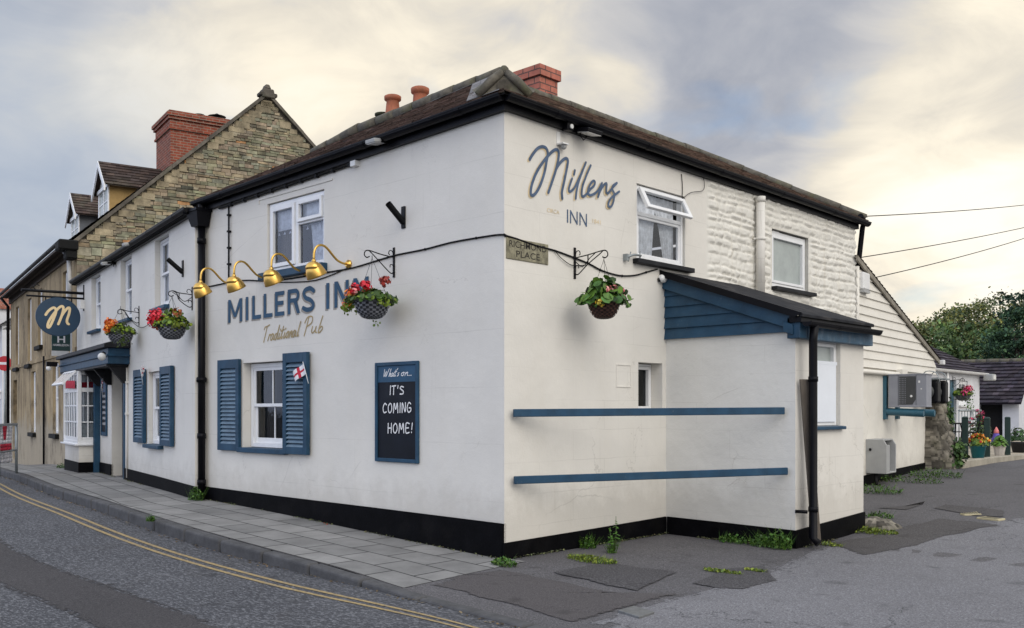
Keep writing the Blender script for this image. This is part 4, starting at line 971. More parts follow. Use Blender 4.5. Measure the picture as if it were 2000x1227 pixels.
# black cable with its clips
cab=[FA.trace(*p,off=.012) for p in ((408,560),(470,548),(520,549),(570,544),(640,532),(690,523),(740,508),(775,498),(830,487),(880,474),(930,465),(970,459),(984,459))]
cw=[FA.m@v for v in cab]; cw[-1]=Vector((.012,-.014,cw[-1].z))
cr=[FR.m@FR.trace(*p,off=.012) for p in ((987,460),(1010,467),(1050,481),(1085,490),(1120,503),(1150,515),(1172,527),(1195,535),(1215,539),(1240,538),(1262,532),(1284,526))]
mb=MB(); 
def smooth(P,n=3):
    P=[Vector(p) for p in P]; E_=[P[0]*2-P[1]]+P+[P[-1]*2-P[-2]]; q=[]
    for k in range(1,len(E_)-2):
        p0,p1,p2,p3=E_[k-1:k+3]
        for j in range(n):
            t=j/n; q.append(.5*((2*p1)+(p2-p0)*t+(2*p0-5*p1+4*p2-p3)*t*t+(3*p1-p0-3*p2+p3)*t**3))
    return q+[P[-1]]
mb.tube(smooth(cw)+smooth(cr),.010,6)
mb.tube(smooth([FA.m@FA.trace(*p,off=.012) for p in ((520,552),(600,550),(640,540),(684,521))]),.007,6)
mb.tube(smooth([FR.m@FR.trace(*p,off=.02) for p in ((1082,488),(1095,503),(1110,515),(1122,519),(1145,518))]),.005,6)
for v in cw[::2]+cr[::2]: mb.ball(v,.016,6,4)
tag(mb.build('cable','cable_black'),'black cable clipped along both rendered walls round the corner','cable')
mb=MB(FAs); mb.tube([(-2.55,-.03,4.735),(-5.0,-.03,4.735),(-5.9,-.03,4.735)],.014,6); mb.tube([(-5.62,-.03,4.735),(-5.62,-.03,3.58)],.013,6)
for k in range(9): mb.box(-2.7-k*.36,-2.66-k*.36,-.05,0,4.715,4.755)
for k in range(5): mb.box(-5.645,-5.595,-.05,0,4.58-k*.24,4.605-k*.24)
tag(mb.build('conduit','cable_black'),'thin black conduit under the front gutter with a branch dropping to the lamps','conduit')
mb=MB(FAs); mb.box(-2.62,-2.52,-.07,0,4.695,4.76); tag(mb.build('junction_box','white_plastic'),'small white junction box on the conduit under the front gutter','junction box')
# floodlights
def flood(fr,u,z,label,mat='black_gloss',w=.2,deg=0,tilt=35):
    r,f=thing_on(fr,u,0,z,'floodlight',label,'floodlight','floodlights under the eaves')
    mb=MB(f); mb.box(-.03,.03,-.12,0,-.02,.03); mb.box(-.09,-.08,-.17,-.05,-.03,.01); mb.box(.08,.09,-.17,-.05,-.03,.01); mb.tube([(0,-.03,-.02),(.05,-.05,-.07),(.09,-.06,-.03)],.006,6); mb.build('bracket','black_iron',r)
    m=MB(f.m@Matrix.Translation((0,-.17,-.01))@Matrix.Rotation(rad(tilt),4,'X')@Matrix.Rotation(rad(deg),4,'Z')); m.box(-w/2,w/2,-.10,.08,-.02,.025); h=m.build('housing',mat,r,bevel=.006)
    m2=MB(m.fr); m2.box(-w/2+.012,w/2-.012,-.09,.07,-.026,-.0205); m2.build('lens','lamp_glass',h)
v=FA.trace(757,281); flood(FA,v.x,v.z,'white floodlight under the front gutter left of the corner','grey_plastic',.18,0,8)
v=FR.trace(1128,262); flood(FR,v.x,v.z,'black floodlight under the lane gutter above the painted name','black_gloss',.26,0,10)
v=FB.trace(270,478); flood(FB,v.x,v.z,'white floodlight under the gutter above the right sash window of the older block','grey_plastic',.15,0,8)
v=FB.trace(226,513); flood(FB,v.x,v.z-.02,'floodlight under the gutter above the middle sash window of the older block','grey_plastic',.15,0,8)
# cameras and sensors on the lane wall
v=FR.trace(1098,252); r,f=thing_on(FR,v.x,0,v.z,'security_camera','small black box camera under the lane gutter left of the floodlight','camera')
mb=MB(f); mb.box(-.05,.05,-.13,-.03,-.04,.05); mb.box(-.02,.02,-.05,0,-.02,.02); b_=mb.build('housing','black_gloss',r,bevel=.008); mb=MB(f); mb.lathe([(.025,0),(.025,.02)],12,Matrix.Translation((0,-.13,0))@Matrix.Rotation(rad(90),4,'X')); mb.build('lens','lamp_glass',b_)
v=FR.trace(1090,272); r,f=thing_on(FR,v.x,0,v.z,'motion_sensor','cream motion sensor on an angle bracket above the cursive name','sensor')
mb=MB(f); mb.box(-.03,.03,-.008,0,-.06,.08); mb.box(-.03,.07,-.10,0,-.07,-.055); mb.build('bracket','white_plastic',r); mb=MB(f); mb.ball((.04,-.05,-.085),.035,10,6); mb.build('lens','grey_plastic',r)
v=FLF.trace(1298,545,.05); r,f=thing_on(FLF,v.x+.02,.09,v.z,'dome_camera','white dome camera at the top left of the blue boarded gable','camera')
mb=MB(f); mb.lathe([(.055,0),(.058,.02),(.05,.045)],16,Matrix.Rotation(rad(90),4,'X')); mb.ball((0,-.055,-.005),.05,14,10); b_=mb.build('housing','white_plastic',r); mb=MB(f); mb.ball((-.012,-.078,-.02),.032,12,8); mb.build('lens','dark_glass_lens',b_)
# flag-pole holders
def holder(fr,u,z,label,k=1):
    r,f=thing_on(fr,u,0,z,'flagpole_holder',label,'flagpole holder','black flagpole holders on the front')
    mb=MB(f); mb.box(-.035,.035,-.018,0,-.13,.13); mb.build('wall_plate','black_iron',r,bevel=.004)
    mb=MB(f); mb.tube([(0,-.01,-.06),(0,-.24,.13)],.038,12,False); mb.tube([(0,-.01,-.06),(0,-.24,.13)],.031,12,False); mb.build('socket','black_iron',r)
v=FA.trace(789,425); holder(FA,v.x,v.z,'black flagpole holder on the front wall above the right flower basket')
v=FB.trace(358,525); holder(FB,v.x,v.z,'black flagpole holder left of the downpipe above a flower basket')
# hanging basket brackets and baskets
def bracket(fr,u,z,label,L_=.42,style=0):
    r,f=thing_on(fr,u,0,z,'basket_bracket',label,'bracket','black wrought iron basket brackets')
    mb=MB(f); mb.box(-.018,.018,-.012,0,-.18,.18); mb.build('back_bar','black_iron',r,bevel=.003)
    mb=MB(f); R_=.007
    mb.tube(smooth([(0,-.008,.06),(0,-.2,.075),(0,-L_+.03,.10),(0,-L_-.03,.085),(0,-L_-.045,.04),(0,-L_-.01,.015),(0,-L_+.03,.03)],4),R_,6)
    mb.tube(smooth([(0,-.01,-.12),(0,-.06,-.13),(0,-.2,-.03),(0,-L_+.08,.06),(0,-L_+.02,.1)],4),R_,6)
    mb.tube(smooth([(0,-.008,.08),(0,-.03,.13),(0,-.07,.135),(0,-.085,.10),(0,-.07,.085)],4),R_*.8,6)
    mb.tube(smooth([(0,-.008,-.06),(0,-.03,-.03),(0,-.06,-.035),(0,-.065,-.065)],4),R_*.8,6)
    if style: mb.tube(smooth([(0,-.01,.02),(0,-.12,-.05),(0,-.22,.03),(0,-.30,.08)],4),R_*.8,6); mb.tube([(0,-.2,-.03),(0,-.2,.08)],R_,6)
    mb.build('scroll_arm','black_iron',r); return r
def wicker(mb,R_,H,c1,c2):
    prof=[(R_*.32,-H),(R_*.55,-H*.93),(R_*.80,-H*.68),(R_*.95,-H*.35),(R_,0)]
    n=30; rows=11
    def pr(t):
        x=t*(len(prof)-1); i=min(int(x),len(prof)-2); f=x-i; return (prof[i][0]+(prof[i+1][0]-prof[i][0])*f, prof[i][1]+(prof[i+1][1]-prof[i][1])*f)
    for j in range(rows):
        for i in range(n):
            a0,a1=2*PI*(i-.05)/n,2*PI*(i+1.05)/n; r0,z0=pr(j/rows); r1,z1=pr((j+.9)/rows); up=((i+j)%2)
            d=.010 if up else -.004; tn=c1 if up else c2; g=random.uniform(.8,1.2)
            def P(a,r,z): return ((r+d)*math.cos(a),(r+d)*math.sin(a),z)
            mb.face([P(a0,r0,z0),P(a1,r0,z0),P(a1,r1,z1),P(a0,r1,z1)],tuple(q*g for q in tn))
    mb.lathe([(prof[k][0]*.96,prof[k][1]) for k in range(5)],24,None,tuple(q*.3 for q in c2),cap=True)
    mb.lathe([(R_+.012,-.02),(R_+.018,0),(R_+.012,.018),(R_-.02,.018)],24,None,c2,cap=False)
GREEN=[(.9,1.0,.8),(1.2,1.15,1.0),(.6,.75,.7),(1.6,1.35,.7),(2.1,1.6,.6),(.35,.5,.5)]
def flower(mb,c,r,cols,n=14,petal=.018):
    c=Vector(c)
    for _ in range(n):
        d=Vector((random.gauss(0,1),random.gauss(0,1),random.gauss(0,1))).normalized(); t=random.choice(cols); g=random.uniform(.75,1.25)
        mb.leaf(c+d*r*random.uniform(.5,1),d+Vector((random.gauss(0,.3),random.gauss(0,.3),.2)),petal*random.uniform(.7,1.2),5,tuple(q*g for q in t))
RED=[(.62,.012,.03),(.72,.03,.06),(.5,.008,.02)]; ORG=[(.80,.20,.015),(.75,.28,.03),(.70,.12,.01)]; PINK=[(.75,.22,.22),(.70,.30,.28),(.8,.4,.38)]; YEL=[(.62,.42,.03),(.7,.55,.08)]; MAG=[(.55,.02,.12),(.65,.05,.2)]
def basket(p,deg,label,R_,H,spec,wk='wicker_grey',cols=((1.6,1.6,1.6),(.35,.35,.4)),chain=.36,seed=1,leaves=150,spread=1.25,up=.16,trail=(),lsize=(.019,.038),greens=GREEN):
    random.seed(seed)
    r=thing('hanging_basket',label,'hanging basket',p,deg,'hanging flower baskets'); f=Matrix.Translation(p)@Matrix.Rotation(rad(deg),4,'Z')
    mb=MB(f); wicker(mb,R_,H,*cols); b_=mb.build('basket',wk,r)
    mb=MB(f); mb.lathe([(R_*.93,-.03),(R_*.5,.02),(.001,.03)],18); mb.build('compost','soil',b_)
    mb=MB(f)
    for k in range(3):
        a=2*PI*k/3+.5; mb.tube([(R_*math.cos(a),R_*math.sin(a),.01),(0,0,chain)],.0028,4,False)
    mb.tube([(0,0,chain-.01),(0,0,chain+.03)],.004,5); mb.build('chain','black_iron',r)
    mb=MB(f); st=MB(f)
    for _ in range(int(leaves*1.7)):
        a=random.uniform(0,2*PI); q=random.uniform(0,1)**.6; rr=R_*spread*q; z=up*(1-q*q)*random.uniform(.2,1.1)+.03-.07*q*random.random()
        c=Vector((rr*math.cos(a),rr*math.sin(a),z)); nn=Vector((math.cos(a)*q*.8,math.sin(a)*q*.8,.55))+Vector((random.gauss(0,.4),random.gauss(0,.4),random.gauss(0,.3)))
        t=random.choice(greens); g=random.uniform(.7,1.25); mb.leaf(c,nn,random.uniform(*lsize),7,tuple(v*g for v in t),random.uniform(.8,1.05))
        if random.random()<.4: st.tube([(c.x*.5,c.y*.5,0),c],.003,4,False)
    for (du,do,dz,num,sp,tcol) in trail:
        for _ in range(num):
            t=random.random(); c=Vector((du*(.7+.3*t)+random.gauss(0,sp),-do+random.gauss(0,sp),dz*t+random.gauss(0,sp*.5)))
            g=random.uniform(.7,1.3); mb.leaf(c,(random.gauss(0,1),random.gauss(0,1),.3),random.uniform(.012,.026),6,tuple(v*g for v in tcol))
    mb.build('foliage','leaf',r); st.build('stems','stem_green',r)
    fm=MB(f)
    for (u,o,z,rad_,cl,n) in spec: flower(fm,(u*1.1,-o*1.25,z+.035),rad_*1.25,cl,int(n*1.9),.019 if rad_<.05 else .022)
    fm.build('flowers','petal',r); random.seed(seed+100); return r
def bset(fr,bx,by0,by1,label_b,style=0,L_=.40):
    a=fr.trace(bx,(by0+by1)/2); return a.x,a.z,bracket(fr,a.x,a.z,label_b,L_,style)
u,z,_=bset(FA,770,486,540,'iron basket bracket on the front wall above the end of the painted name')
p=FA.w(u+.05,.37,2.865); LF=[(2.1,1.6,.6),(1.5,1.3,.7),(.9,1,.8),(.5,.6,.5)]
basket(p,0,'grey wicker basket of orange and red flowers over the painted name on the front wall',.20,.21,[(-.03,.17,.09,.06,RED,30),(.09,.14,.12,.06,RED,28),(-.17,.12,.05,.07,ORG,40),(-.25,.1,-.01,.06,ORG,26),(.27,.03,.17,.06,[(.35,.05,.03),(.3,.03,.02)],24),(.20,.0,.18,.05,[(.4,.06,.03)],14),(-.37,.05,-.05,.05,ORG,14),(.0,.2,.06,.03,PINK,8)],chain=.50,seed=11,up=.11,leaves=210,spread=1.55,trail=((-.36,.08,-.10,60,.06,(1.8,1.5,.6)),(.02,-.05,-.30,22,.03,(1.3,1.2,.6)),(.27,.02,-.06,30,.05,(2.0,1.6,.6)),(-.2,.12,.02,30,.06,(2.0,1.6,.6))),greens=[(.35,.45,.45),(.6,.75,.6),(.9,1,.7),(1.6,1.4,.6)])
u,z,_=bset(FR,1122,488,541,'iron basket bracket on the lane wall right of the stone street name',1,.44)
p=FR.w(u,.43,2.80); basket(p,90,'dark brown basket of broad green leaves and pink begonias on the lane wall',.17,.185,[(-.05,.14,.10,.04,PINK,14),(.06,.15,.09,.035,PINK,12),(.08,.16,.02,.035,PINK,12),(-.12,.12,.09,.03,PINK,8),(-.2,.1,-.05,.045,YEL,18),(-.15,.08,-.07,.03,YEL,9)],'wicker_brown',((1.6,1.2,1.0),(.6,.5,.5)) ,.48,21,110,1.75,.24,((-.27,.08,-.06,16,.04,(.6,.8,.7)),(.26,.05,.0,20,.04,(.8,1.0,.7))),(.04,.066),[(.8,1.15,1.0),(1.1,1.3,1.0),(.55,.8,.8),(.25,.35,.35),(1.3,1.45,1.0)])
u,z,_=bset(FB,376,563,604,'iron basket bracket beside the black downpipe on the older block',1,.31)
p=FB.w(u-.01,.30,2.86); basket(p,-A2,'grey wicker basket of red geraniums and yellow leaves left of the black downpipe',.20,.20,[(-.02,.2,.10,.10,RED,46),(-.12,.14,.14,.10,RED,46),(-.08,.2,.02,.08,RED,34),(-.2,.12,.06,.07,RED,26),(-.22,.1,-.03,.05,ORG,14),(.02,.16,.06,.04,ORG,10),(.24,.0,.16,.06,[(.4,.12,.04)],18)],chain=.44,seed=31,leaves=200,spread=1.4,up=.22,trail=((.28,.02,-.02,40,.06,(1.7,1.2,.6)),(.12,.1,.05,30,.06,(2.2,1.7,.5))),greens=[(2.2,1.7,.5),(1.7,1.5,.6),(.9,1,.7),(.5,.6,.5)])
u,z,_=bset(FB,272,600,634,'iron basket bracket over the end of the blue canopy',0,.33)
p=FB.w(u-.01,.32,2.985); basket(p,-A2,'grey wicker basket of orange marigolds above the end of the blue canopy',.215,.20,[(.12,.2,.02,.07,ORG,24),(-.12,.14,.14,.07,ORG,30),(-.02,.15,.16,.07,ORG,30),(.1,.12,.14,.06,ORG,24),(.06,.18,.06,.06,ORG,20),(-.15,.16,.03,.05,ORG,16)],chain=.46,seed=41,leaves=180,spread=1.3,up=.16,trail=((.26,.0,-.25,60,.06,(.5,.45,.3)),(-.28,.0,-.06,18,.04,(1.5,1.3,.6)),(.25,.05,.05,30,.06,(2.2,1.8,.5))),greens=[(.3,.32,.3),(.5,.5,.4),(1.6,1.5,.6),(2.2,1.8,.5)])
# cable between the baskets of the older block
mb=MB(); mb.tube(smooth([FB.m@FB.trace(*q,off=.03) for q in ((245,610),(258,628),(275,640),(292,632),(300,612))]),.006,5); tag(mb.build('cable','cable_black'),'loose black cable looping under the small bracket on the older block','cable')
# chalkboards
a=FA.trace(732,709,.03); b=FA.trace(816,906,.03)
r,f=thing_on(FA,(a.x+b.x)/2,0,b.z,'chalkboard','tall chalkboard in a blue frame reading about coming home on the front wall','chalkboard'); W=(b.x-a.x)/2; H=a.z-b.z; k=1
mb=MB(f); w=.045
for q in ((-W,-W+w,0,H),(W-w,W,0,H),(-W+w,W-w,0,w),(-W+w,W-w,H-w,H)): mb.box(q[0],q[1],-.035,0,q[2],q[3])
mb.build('frame','blue_paint',r,bevel=.006)
mb=MB(f); mb.box(-W+w,W-w,-.018,0,H*.8,H-w); mb.build('header','letter_blue',r)
mb=MB(f); mb.box(-W+w,W-w,-.016,0,w,H*.8); pn=mb.build('writing_panel','board_black',r)
mb=MB(f); write(mb,"What's",-.245,H*.855,.042,.29,.010,.019,.25); write(mb,"on...",.08,H*.858,.042,.20,.010,.019,.2)
write(mb,"IT",-.13,H*.675,.105,.14,.015,.019,.03,0,True); write(mb,"'S",.03,H*.675,.10,.12,.015,.019,.03,0,True,.08) if False else None
mb.stroke([(.03,H*.765),(.022,H*.735)],.013,.019); write(mb,"S",.06,H*.675,.095,.10,.015,.019,0,0,True)
write(mb,"COMING",-.26,H*.49,.115,.55,.015,.019,.02,.02,True); write(mb,"HOME!",-.17,H*.29,.115,.49,.015,.019,.02,.02,True); mb.build('chalk_writing','chalk',pn)
r,f=thing_on(FB,-6.72,0,1.05,'chalkboard','narrow dark chalkboard between the door and the bay window','chalkboard'); H=1.22; W=.27
mb=MB(f)
for q in ((-W,-W+.05,0,H),(W-.05,W,0,H),(-W+.05,W-.05,0,.08),(-W+.05,W-.05,H-.05,H)): mb.box(q[0],q[1],-.04,0,q[2],q[3])
mb.build('frame','blue_paint',r,bevel=.005); mb=MB(f); mb.box(-W+.05,W-.05,-.02,0,.08,H*.75); pn=mb.build('writing_panel','board_black',r); mb=MB(f); mb.box(-W+.05,W-.05,-.02,0,H*.75,H-.05); mb.build('header','letter_slate',r)
mb=MB(f); random.seed(5)
for j in range(6):
    zz=H*.66-j*.115
    for i in range(3): x0=-.13+i*.1; mb.stroke([(x0,zz),(x0+.02,zz+.05),(x0+.045,zz),(x0+.06,zz+.045)],.014,.022+i*.0004)
mb.build('chalk_writing','chalk',pn)
# small flags of St George
def flag(p,deg,label,w=.26,h=.17,tilt=20,lean=0):
    r=thing('small_flag',label,'flag',p,deg,'small white flags with a red cross'); f=Matrix.Translation(p)@Matrix.Rotation(rad(deg),4,'Z')@Matrix.Rotation(rad(lean),4,'X')@Matrix.Rotation(rad(tilt),4,'Y')
    mb=MB(f); mb.tube([(0,0,-.22),(0,0,h/2+.02)],.006,6); mb.build('stick','white_paint',r)
    def wav(u): return -.015*math.sin(u/w*6.5)
    mb=MB(f); rd=MB(f); n=12
    for k in range(n):
        a,b=-w*k/n,-w*(k+1)/n; mid=(k in (5,6))
        for z0,z1,red in ((-h/2,-h*.1,mid),(-h*.1,h*.1,True),(h*.1,h/2,mid)):
            (rd if red else mb).hexa([(a,wav(a)-.001,z0),(b,wav(b)-.001,z0),(b,wav(b)+.001,z0),(a,wav(a)+.001,z0),(a,wav(a)-.001,z1),(b,wav(b)-.001,z1),(b,wav(b)+.001,z1),(a,wav(a)+.001,z1)])
    c=mb.build('cloth','flag_white',r); rd.build('cross','flag_red',c)
v=FA.trace(593,718,.12); flag(FA.w(v.x+.02,.12,v.z-.01),0,'small flag tucked on the right shutter of the front window',.27,.145,-24)
v=FB.trace(276,730,.16); flag(FB.w(v.x,.16,v.z),-40,'small flag at the top of the far shutter beside the canopy',.2,.13,30)
v=FB.trace(203,758,.2); flag(FB.w(v.x,.24,v.z),-30,'small flag by the blue post at the bay window',.24,.16,35)
# street name stone
a=FR.trace(988,463,.0); b=FR.trace(1070,516,.0); a2=FR.trace(988,503); W=b.x-a.x
r,f=thing_on(FR,a.x,0,a2.z,'street_name_stone','weathered stone tablet reading RICHMOND PLACE beside the corner','street name'); H=a.z-a2.z
mb=MB(f); mb.box(0,W,-.012,.02,-.01,H); mb.build('tablet','plaque_stone',r,bevel=.006)
text_mesh(f,r,'RICHMOND',W*.06,H*.56,H*.32,W*.88,'carved_letters','cut_letter',.0135,.004); text_mesh(f,r,'PLACE',W*.22,H*.10,H*.32,W*.56,'carved_letters','cut_letter',.0135,.004)
# projecting pub sign
r,f=thing_on(FB,-9.1,0,4.22,'sign_bracket','black iron double bar bracket carrying the oval sign','bracket')
mb=MB(f); mb.tube([(0,0,.05),(0,-1.3,.05)],.032,8); mb.tube([(0,0,-.07),(0,-1.2,-.07)],.022,8); mb.box(-.03,.03,-.02,0,-.35,.25); mb.tube(smooth([(0,-1.0,.06),(0,-1.05,.13),(0,-1.0,.19),(0,-.93,.17)],4),.01,6); mb.build('bars','black_iron',r); mb=MB(f); mb.box(-.05,.05,-.09,.0,-.3,-.1); mb.build('junction_box','white_plastic',r)
FS=Frame(*(FB.w(-9.1,0,0)),deg=90-A2)     # plane of the hanging sign: local x points into the wall (away from the street), -y towards the camera side
cS=FS.trace(113,619); a=FS.trace(69,619); b=FS.trace(157,619); t=FS.trace(113,581); bo_=FS.trace(113,657)
RX,RZ=(b.x-a.x)/2,(t.z-bo_.z)/2; cx=(a.x+b.x)/2; cz=(t.z+bo_.z)/2
wc=FS.m@Vector((cx,0,bo_.z))
r=thing('pub_sign','oval navy hanging sign with a gold script letter M','pub sign',wc,FS.deg); FSs=FS
mb=MB(FS); pts=[(cx+RX*math.cos(2*PI*k/48),-.025,cz+RZ*math.sin(2*PI*k/48)) for k in range(48)]; mb.prism(pts,(0,.05,0)); mb.build('sign_board','sign_navy',r,bevel=.006)
mb=MB(FS)
for dx in (-.55,.6): mb.tube([(cx+RX*dx,0,cz+RZ*.7),(cx+RX*dx,0,4.16)],.014,6)
mb.build('hanger','black_iron',r)
MM=[(300,575),(340,520),(400,475),(440,475),(455,530),(420,630),(375,730),(345,765),(330,745),(345,680),(400,590),(470,500),(520,455),(555,450),(565,490),(540,590),(490,715)]
M2=[(540,590),(580,530),(630,475),(660,480),(650,560),(620,650),(625,700),(645,715)]
mb=MB(FS)
for i,st in enumerate((MM,M2)):
    q=[]
    for x,y in st: v=FS.trace(50+x/7.667,540+y/7.667,.03); q.append((v.x,v.z))
    mb.stroke(q,.055,.03+i*.003)
mb.build('script_letter','sign_gold',r)
# estate board behind it
FH=Frame(*(FB.w(-9.95,0,0)),deg=90-A2)
a=FH.trace(101,650); b=FH.trace(137,686); wc=FH.m@Vector(((a.x+b.x)/2,0,b.z))
r=thing('estate_agent_board','dark green board with a white H and the word HAMBLEDON behind the oval sign','sign board',wc,FH.deg)
mb=MB(FH); mb.box(a.x,b.x,-.012,.012,b.z,a.z+.2); mb.build('board','sign_green',r); mb=MB(FH); mb.box(a.x,b.x-.03,-.013,.013,b.z-.12,b.z-.002); mb.box(b.x,b.x+.04,-.02,.02,b.z-.1,a.z+.2); mb.build('white_edge','white_paint',r)
W=b.x-a.x; text_mesh(FH,r,'H',a.x+W*.3,b.z+.19,.16,W*.42,'sign_lettering','flag_white',.015,.02); text_mesh(FH,r,'HAMBLEDON',a.x+W*.06,b.z+.11,.05,W*.88,'sign_lettering','flag_white',.015,.015)
# canopy lamp and other small fittings
v=FB.trace(200,697,.50); r,f=thing_on(FB,v.x,.44,v.z,'globe_lamp','round white lamp on the blue canopy fascia','wall lamp'); mb=MB(f); mb.ball((0,-.07,0),.075,12,8); mb.build('globe','lamp_glass',r); mb=MB(f); mb.tube([(0,0,.06),(0,-.05,.09),(0,-.07,.06)],.015,6); mb.build('arm','black_iron',r)
r,f=thing_on(FB,-9.75,.45,2.66,'security_camera','black and white camera on the far end of the blue canopy','camera'); mb=MB(f); mb.box(-.05,.05,-.25,-.02,-.06,.05); mb.build('housing','black_gloss',r,bevel=.01); mb=MB(f); mb.ball((0,-.2,-.1),.06,10,6); mb.build('lens','white_plastic',r)
mb=MB(FB); mb.tube([(-4.55,-.02,.3),(-4.55,-.02,2.4)],.018,6); mb.box(-4.6,-4.5,-.05,0,1.5,1.54); mb.box(-4.6,-4.5,-.05,0,2.1,2.14); tag(mb.build('conduit','cream_front'),'cream painted pipe beside the door of the older block','pipe')
v=FR.trace(1234,503); mb=MB(FR); mb.tube(smooth([(v.x-.16,-.05,v.z-.02),(v.x-.05,-.07,v.z+.02),(v.x+.12,-.05,v.z+.03)]),.014,6); mb.tube([(v.x-.14,-.05,v.z-.07),(v.x-.1,-.06,v.z+.05)],.008,5); mb.tube([(v.x+.1,-.05,v.z+.0),(v.x+.1,-.05,v.z+.08)],.008,5); mb.box(v.x-.18,v.x-.14,-.06,0,v.z-.06,v.z+.02); tag(mb.build('iron_hook','galvanised'),'small rusty iron hook on the wall left of the upper lane window','hook')
mb=MB(FR); mb.tube(smooth([FR.trace(*q,off=.01) for q in ((1331,340),(1333,365),(1332,395))]),.005,5); mb.tube(smooth([FR.trace(*q,off=.02) for q in ((1333,388),(1350,376),(1372,373),(1376,360),(1373,345))]),.004,5); tag(mb.build('cable','cable_black'),'thin loose cable hanging beside the open top light of the lane window','cable')
# two blue timber rails across the inner corner
for z0,z1,a,b,lab in ((1.562,1.585,(.03,.10),(1.66,2.95),'upper blue timber rail across the inner corner'),(.845,.885,(.03,.11),(1.70,2.95),'lower blue timber rail across the inner corner')):
    A_=Vector((a[0],a[1],z0)); B_=Vector((b[0],b[1],z1)); d=(B_-A_); n=Vector((d.y,-d.x,0)).normalized()*.045; h=Vector((0,0,.042))
    mb=MB(); mb.hexa([A_-h,A_+n-h,B_+n-h,B_-h,A_+h,A_+n+h,B_+n+h,B_+h]); tag(mb.build('timber_rail','blue_paint',bevel=.006),lab,'rail','blue rails in the inner corner')
# plank leaning by the lean-to corner
mb=MB(FLS); mb.hexa([(.20,-.10,.03),(.30,-.16,.03),(.28,-.185,.03),(.18,-.125,.03),(.03,-.03,1.95),(.14,-.09,1.95),(.12,-.115,1.95),(.01,-.055,1.95)]); tag(mb.build('plank','weathered_wood',bevel=.006),'weathered plank leaning behind the black downpipe of the lean-to','plank')
# ------------------------------------------------------------------ annexe along the lane
ann=thing('weatherboarded_annexe','cream annexe with a weatherboarded gable and black plinth along the lane','annexe',(0,8.6,.26))
wal=MB(FN); LN=4.45
wal.face([(-.02,0,-.3),(LN,0,-.3),(LN+.15,0,2.36),(-.02,0,2.36)]); wal.face([(LN,0,-.3),(LN,2.5,-.3),(LN,2.5,2.5),(LN,0,2.5)]); wal.build('rendered_wall','cream_annexe',ann)
sl2=(2.62-4.12)/5.2; mb=MB(FN); zb=2.34
while zb<4.15:
    zc=zb+.152; ua=min((zb-4.10)/sl2,5.15); ub=min((zc-4.10)/sl2,5.15)
    if ub<.05: break
    mb.hexa([(0,-.045,zb),(ua,-.045,zb),(ua,0,zb),(0,0,zb),(0,-.018,zc),(ub,-.018,zc),(ub,0,zc),(0,0,zc)]); zb=zc
mb.build('weatherboarding','cream_annexe',ann)
mb=MB(FN); mb.hexa([(-.0,-.02,-.3),(LN+.01,-.02,-.3),(LN+.01,.02,-.3),(0,.02,-.3),(0,-.02,.44),(LN+.01,-.02,.50),(LN+.01,.02,.50),(0,.02,.44)]); mb.build('plinth','black_plinth',ann)
mb=MB(FN); mb.hexa([(-.1,-.08,4.13),(5.32,-.08,2.57),(5.32,-.045,2.57),(-.1,-.045,4.13),(-.1,-.08,4.215),(5.32,-.08,2.655),(5.32,-.045,2.655),(-.1,-.045,4.215)]); mb.build('bargeboard','verge_wood',ann)
E0=FN.m@Vector((5.36,-.085,2.665)); E1=FN.m@Vector((5.36,5,2.665)); R0=FN.m@Vector((-.1,-.085,4.225)); R1=FN.m@Vector((-.1,5,4.225))
mb=MB(); tile_roof(mb,E1,E0,R1,R0,.16,.2,.018); mb.face([E0,E1,R1,R0]); mb.build('roof','roof_tile_old',ann)
mb=MB(FN); mb.box(5.30,5.42,-.16,-.03,2.56,2.66); mb.build('eaves_cap','white_plastic',ann,bevel=.01)
mb=MB(FN); mb.tube([(.06,-.05,2.0),(.06,-.05,2.2),(.12,-.06,2.26),(2.3,-.06,2.27),(2.42,-.06,2.24),(2.45,-.06,2.1)],.04,8); mb.tube([(.08,-.03,.5),(.1,-.03,1.9),(.2,-.04,2.1)],.012,6); mb.box(2.3,2.65,-.14,0,2.2,2.36); mb.build('service_pipe','cream_annexe',ann)
mb=MB(FR); mb.tube([(8.63,.0,2.3),(8.63,-.0,4.05)],.05,10); mb.build('soil_pipe','cream_annexe',ann)
v=FN.trace(1682,552); r,f=thing_on(FN,v.x,0,v.z,'alarm_box','white alarm box under the annexe roof edge','alarm box'); mb=MB(f); mb.box(-.2,.14,-.11,0,-.14,.16); mb.build('box','white_plastic',r,bevel=.02); mb=MB(f); mb.box(-.19,.13,-.115,-.005,-.19,-.145); mb.build('base','grey_plastic',r)
# meter box
r,f=thing_on(FN,.85,0,.48,'meter_box','grey meter box with its cover open on the annexe wall','meter box')
mb=MB(f); prof=[(0,0),(-.36,.0),(-.36,.50),(-.30,.60),(0,.60)]
mb.prism([(-.28,y,z) for y,z in prof],(.03,0,0)); mb.prism([(.25,y,z) for y,z in prof],(.03,0,0)); mb.box(-.25,.25,-.36,0,0,.03); mb.box(-.25,.25,-.30,0,.57,.60); mb.box(-.25,.25,-.03,0,.03,.57); mb.box(-.25,-.1,-.36,-.33,.03,.5); mb.build('housing','grey_plastic',r,bevel=.008)
mb=MB(f); mb.box(-.08,.12,-.25,-.03,.05,.22); mb.tube([(0,-.12,.2),(0,-.12,.36),(.05,-.10,.42)],.04,8); mb.build('meter','white_plastic',r); mb=MB(f); mb.tube([(-.2,-.15,0),(-.2,-.15,-.3)],.035,8); mb.build('supply_pipe','black_iron',r); mb=MB(f); mb.ball((-.29,-.08,.42),.025,8,6); mb.build('lock','black_iron',r)
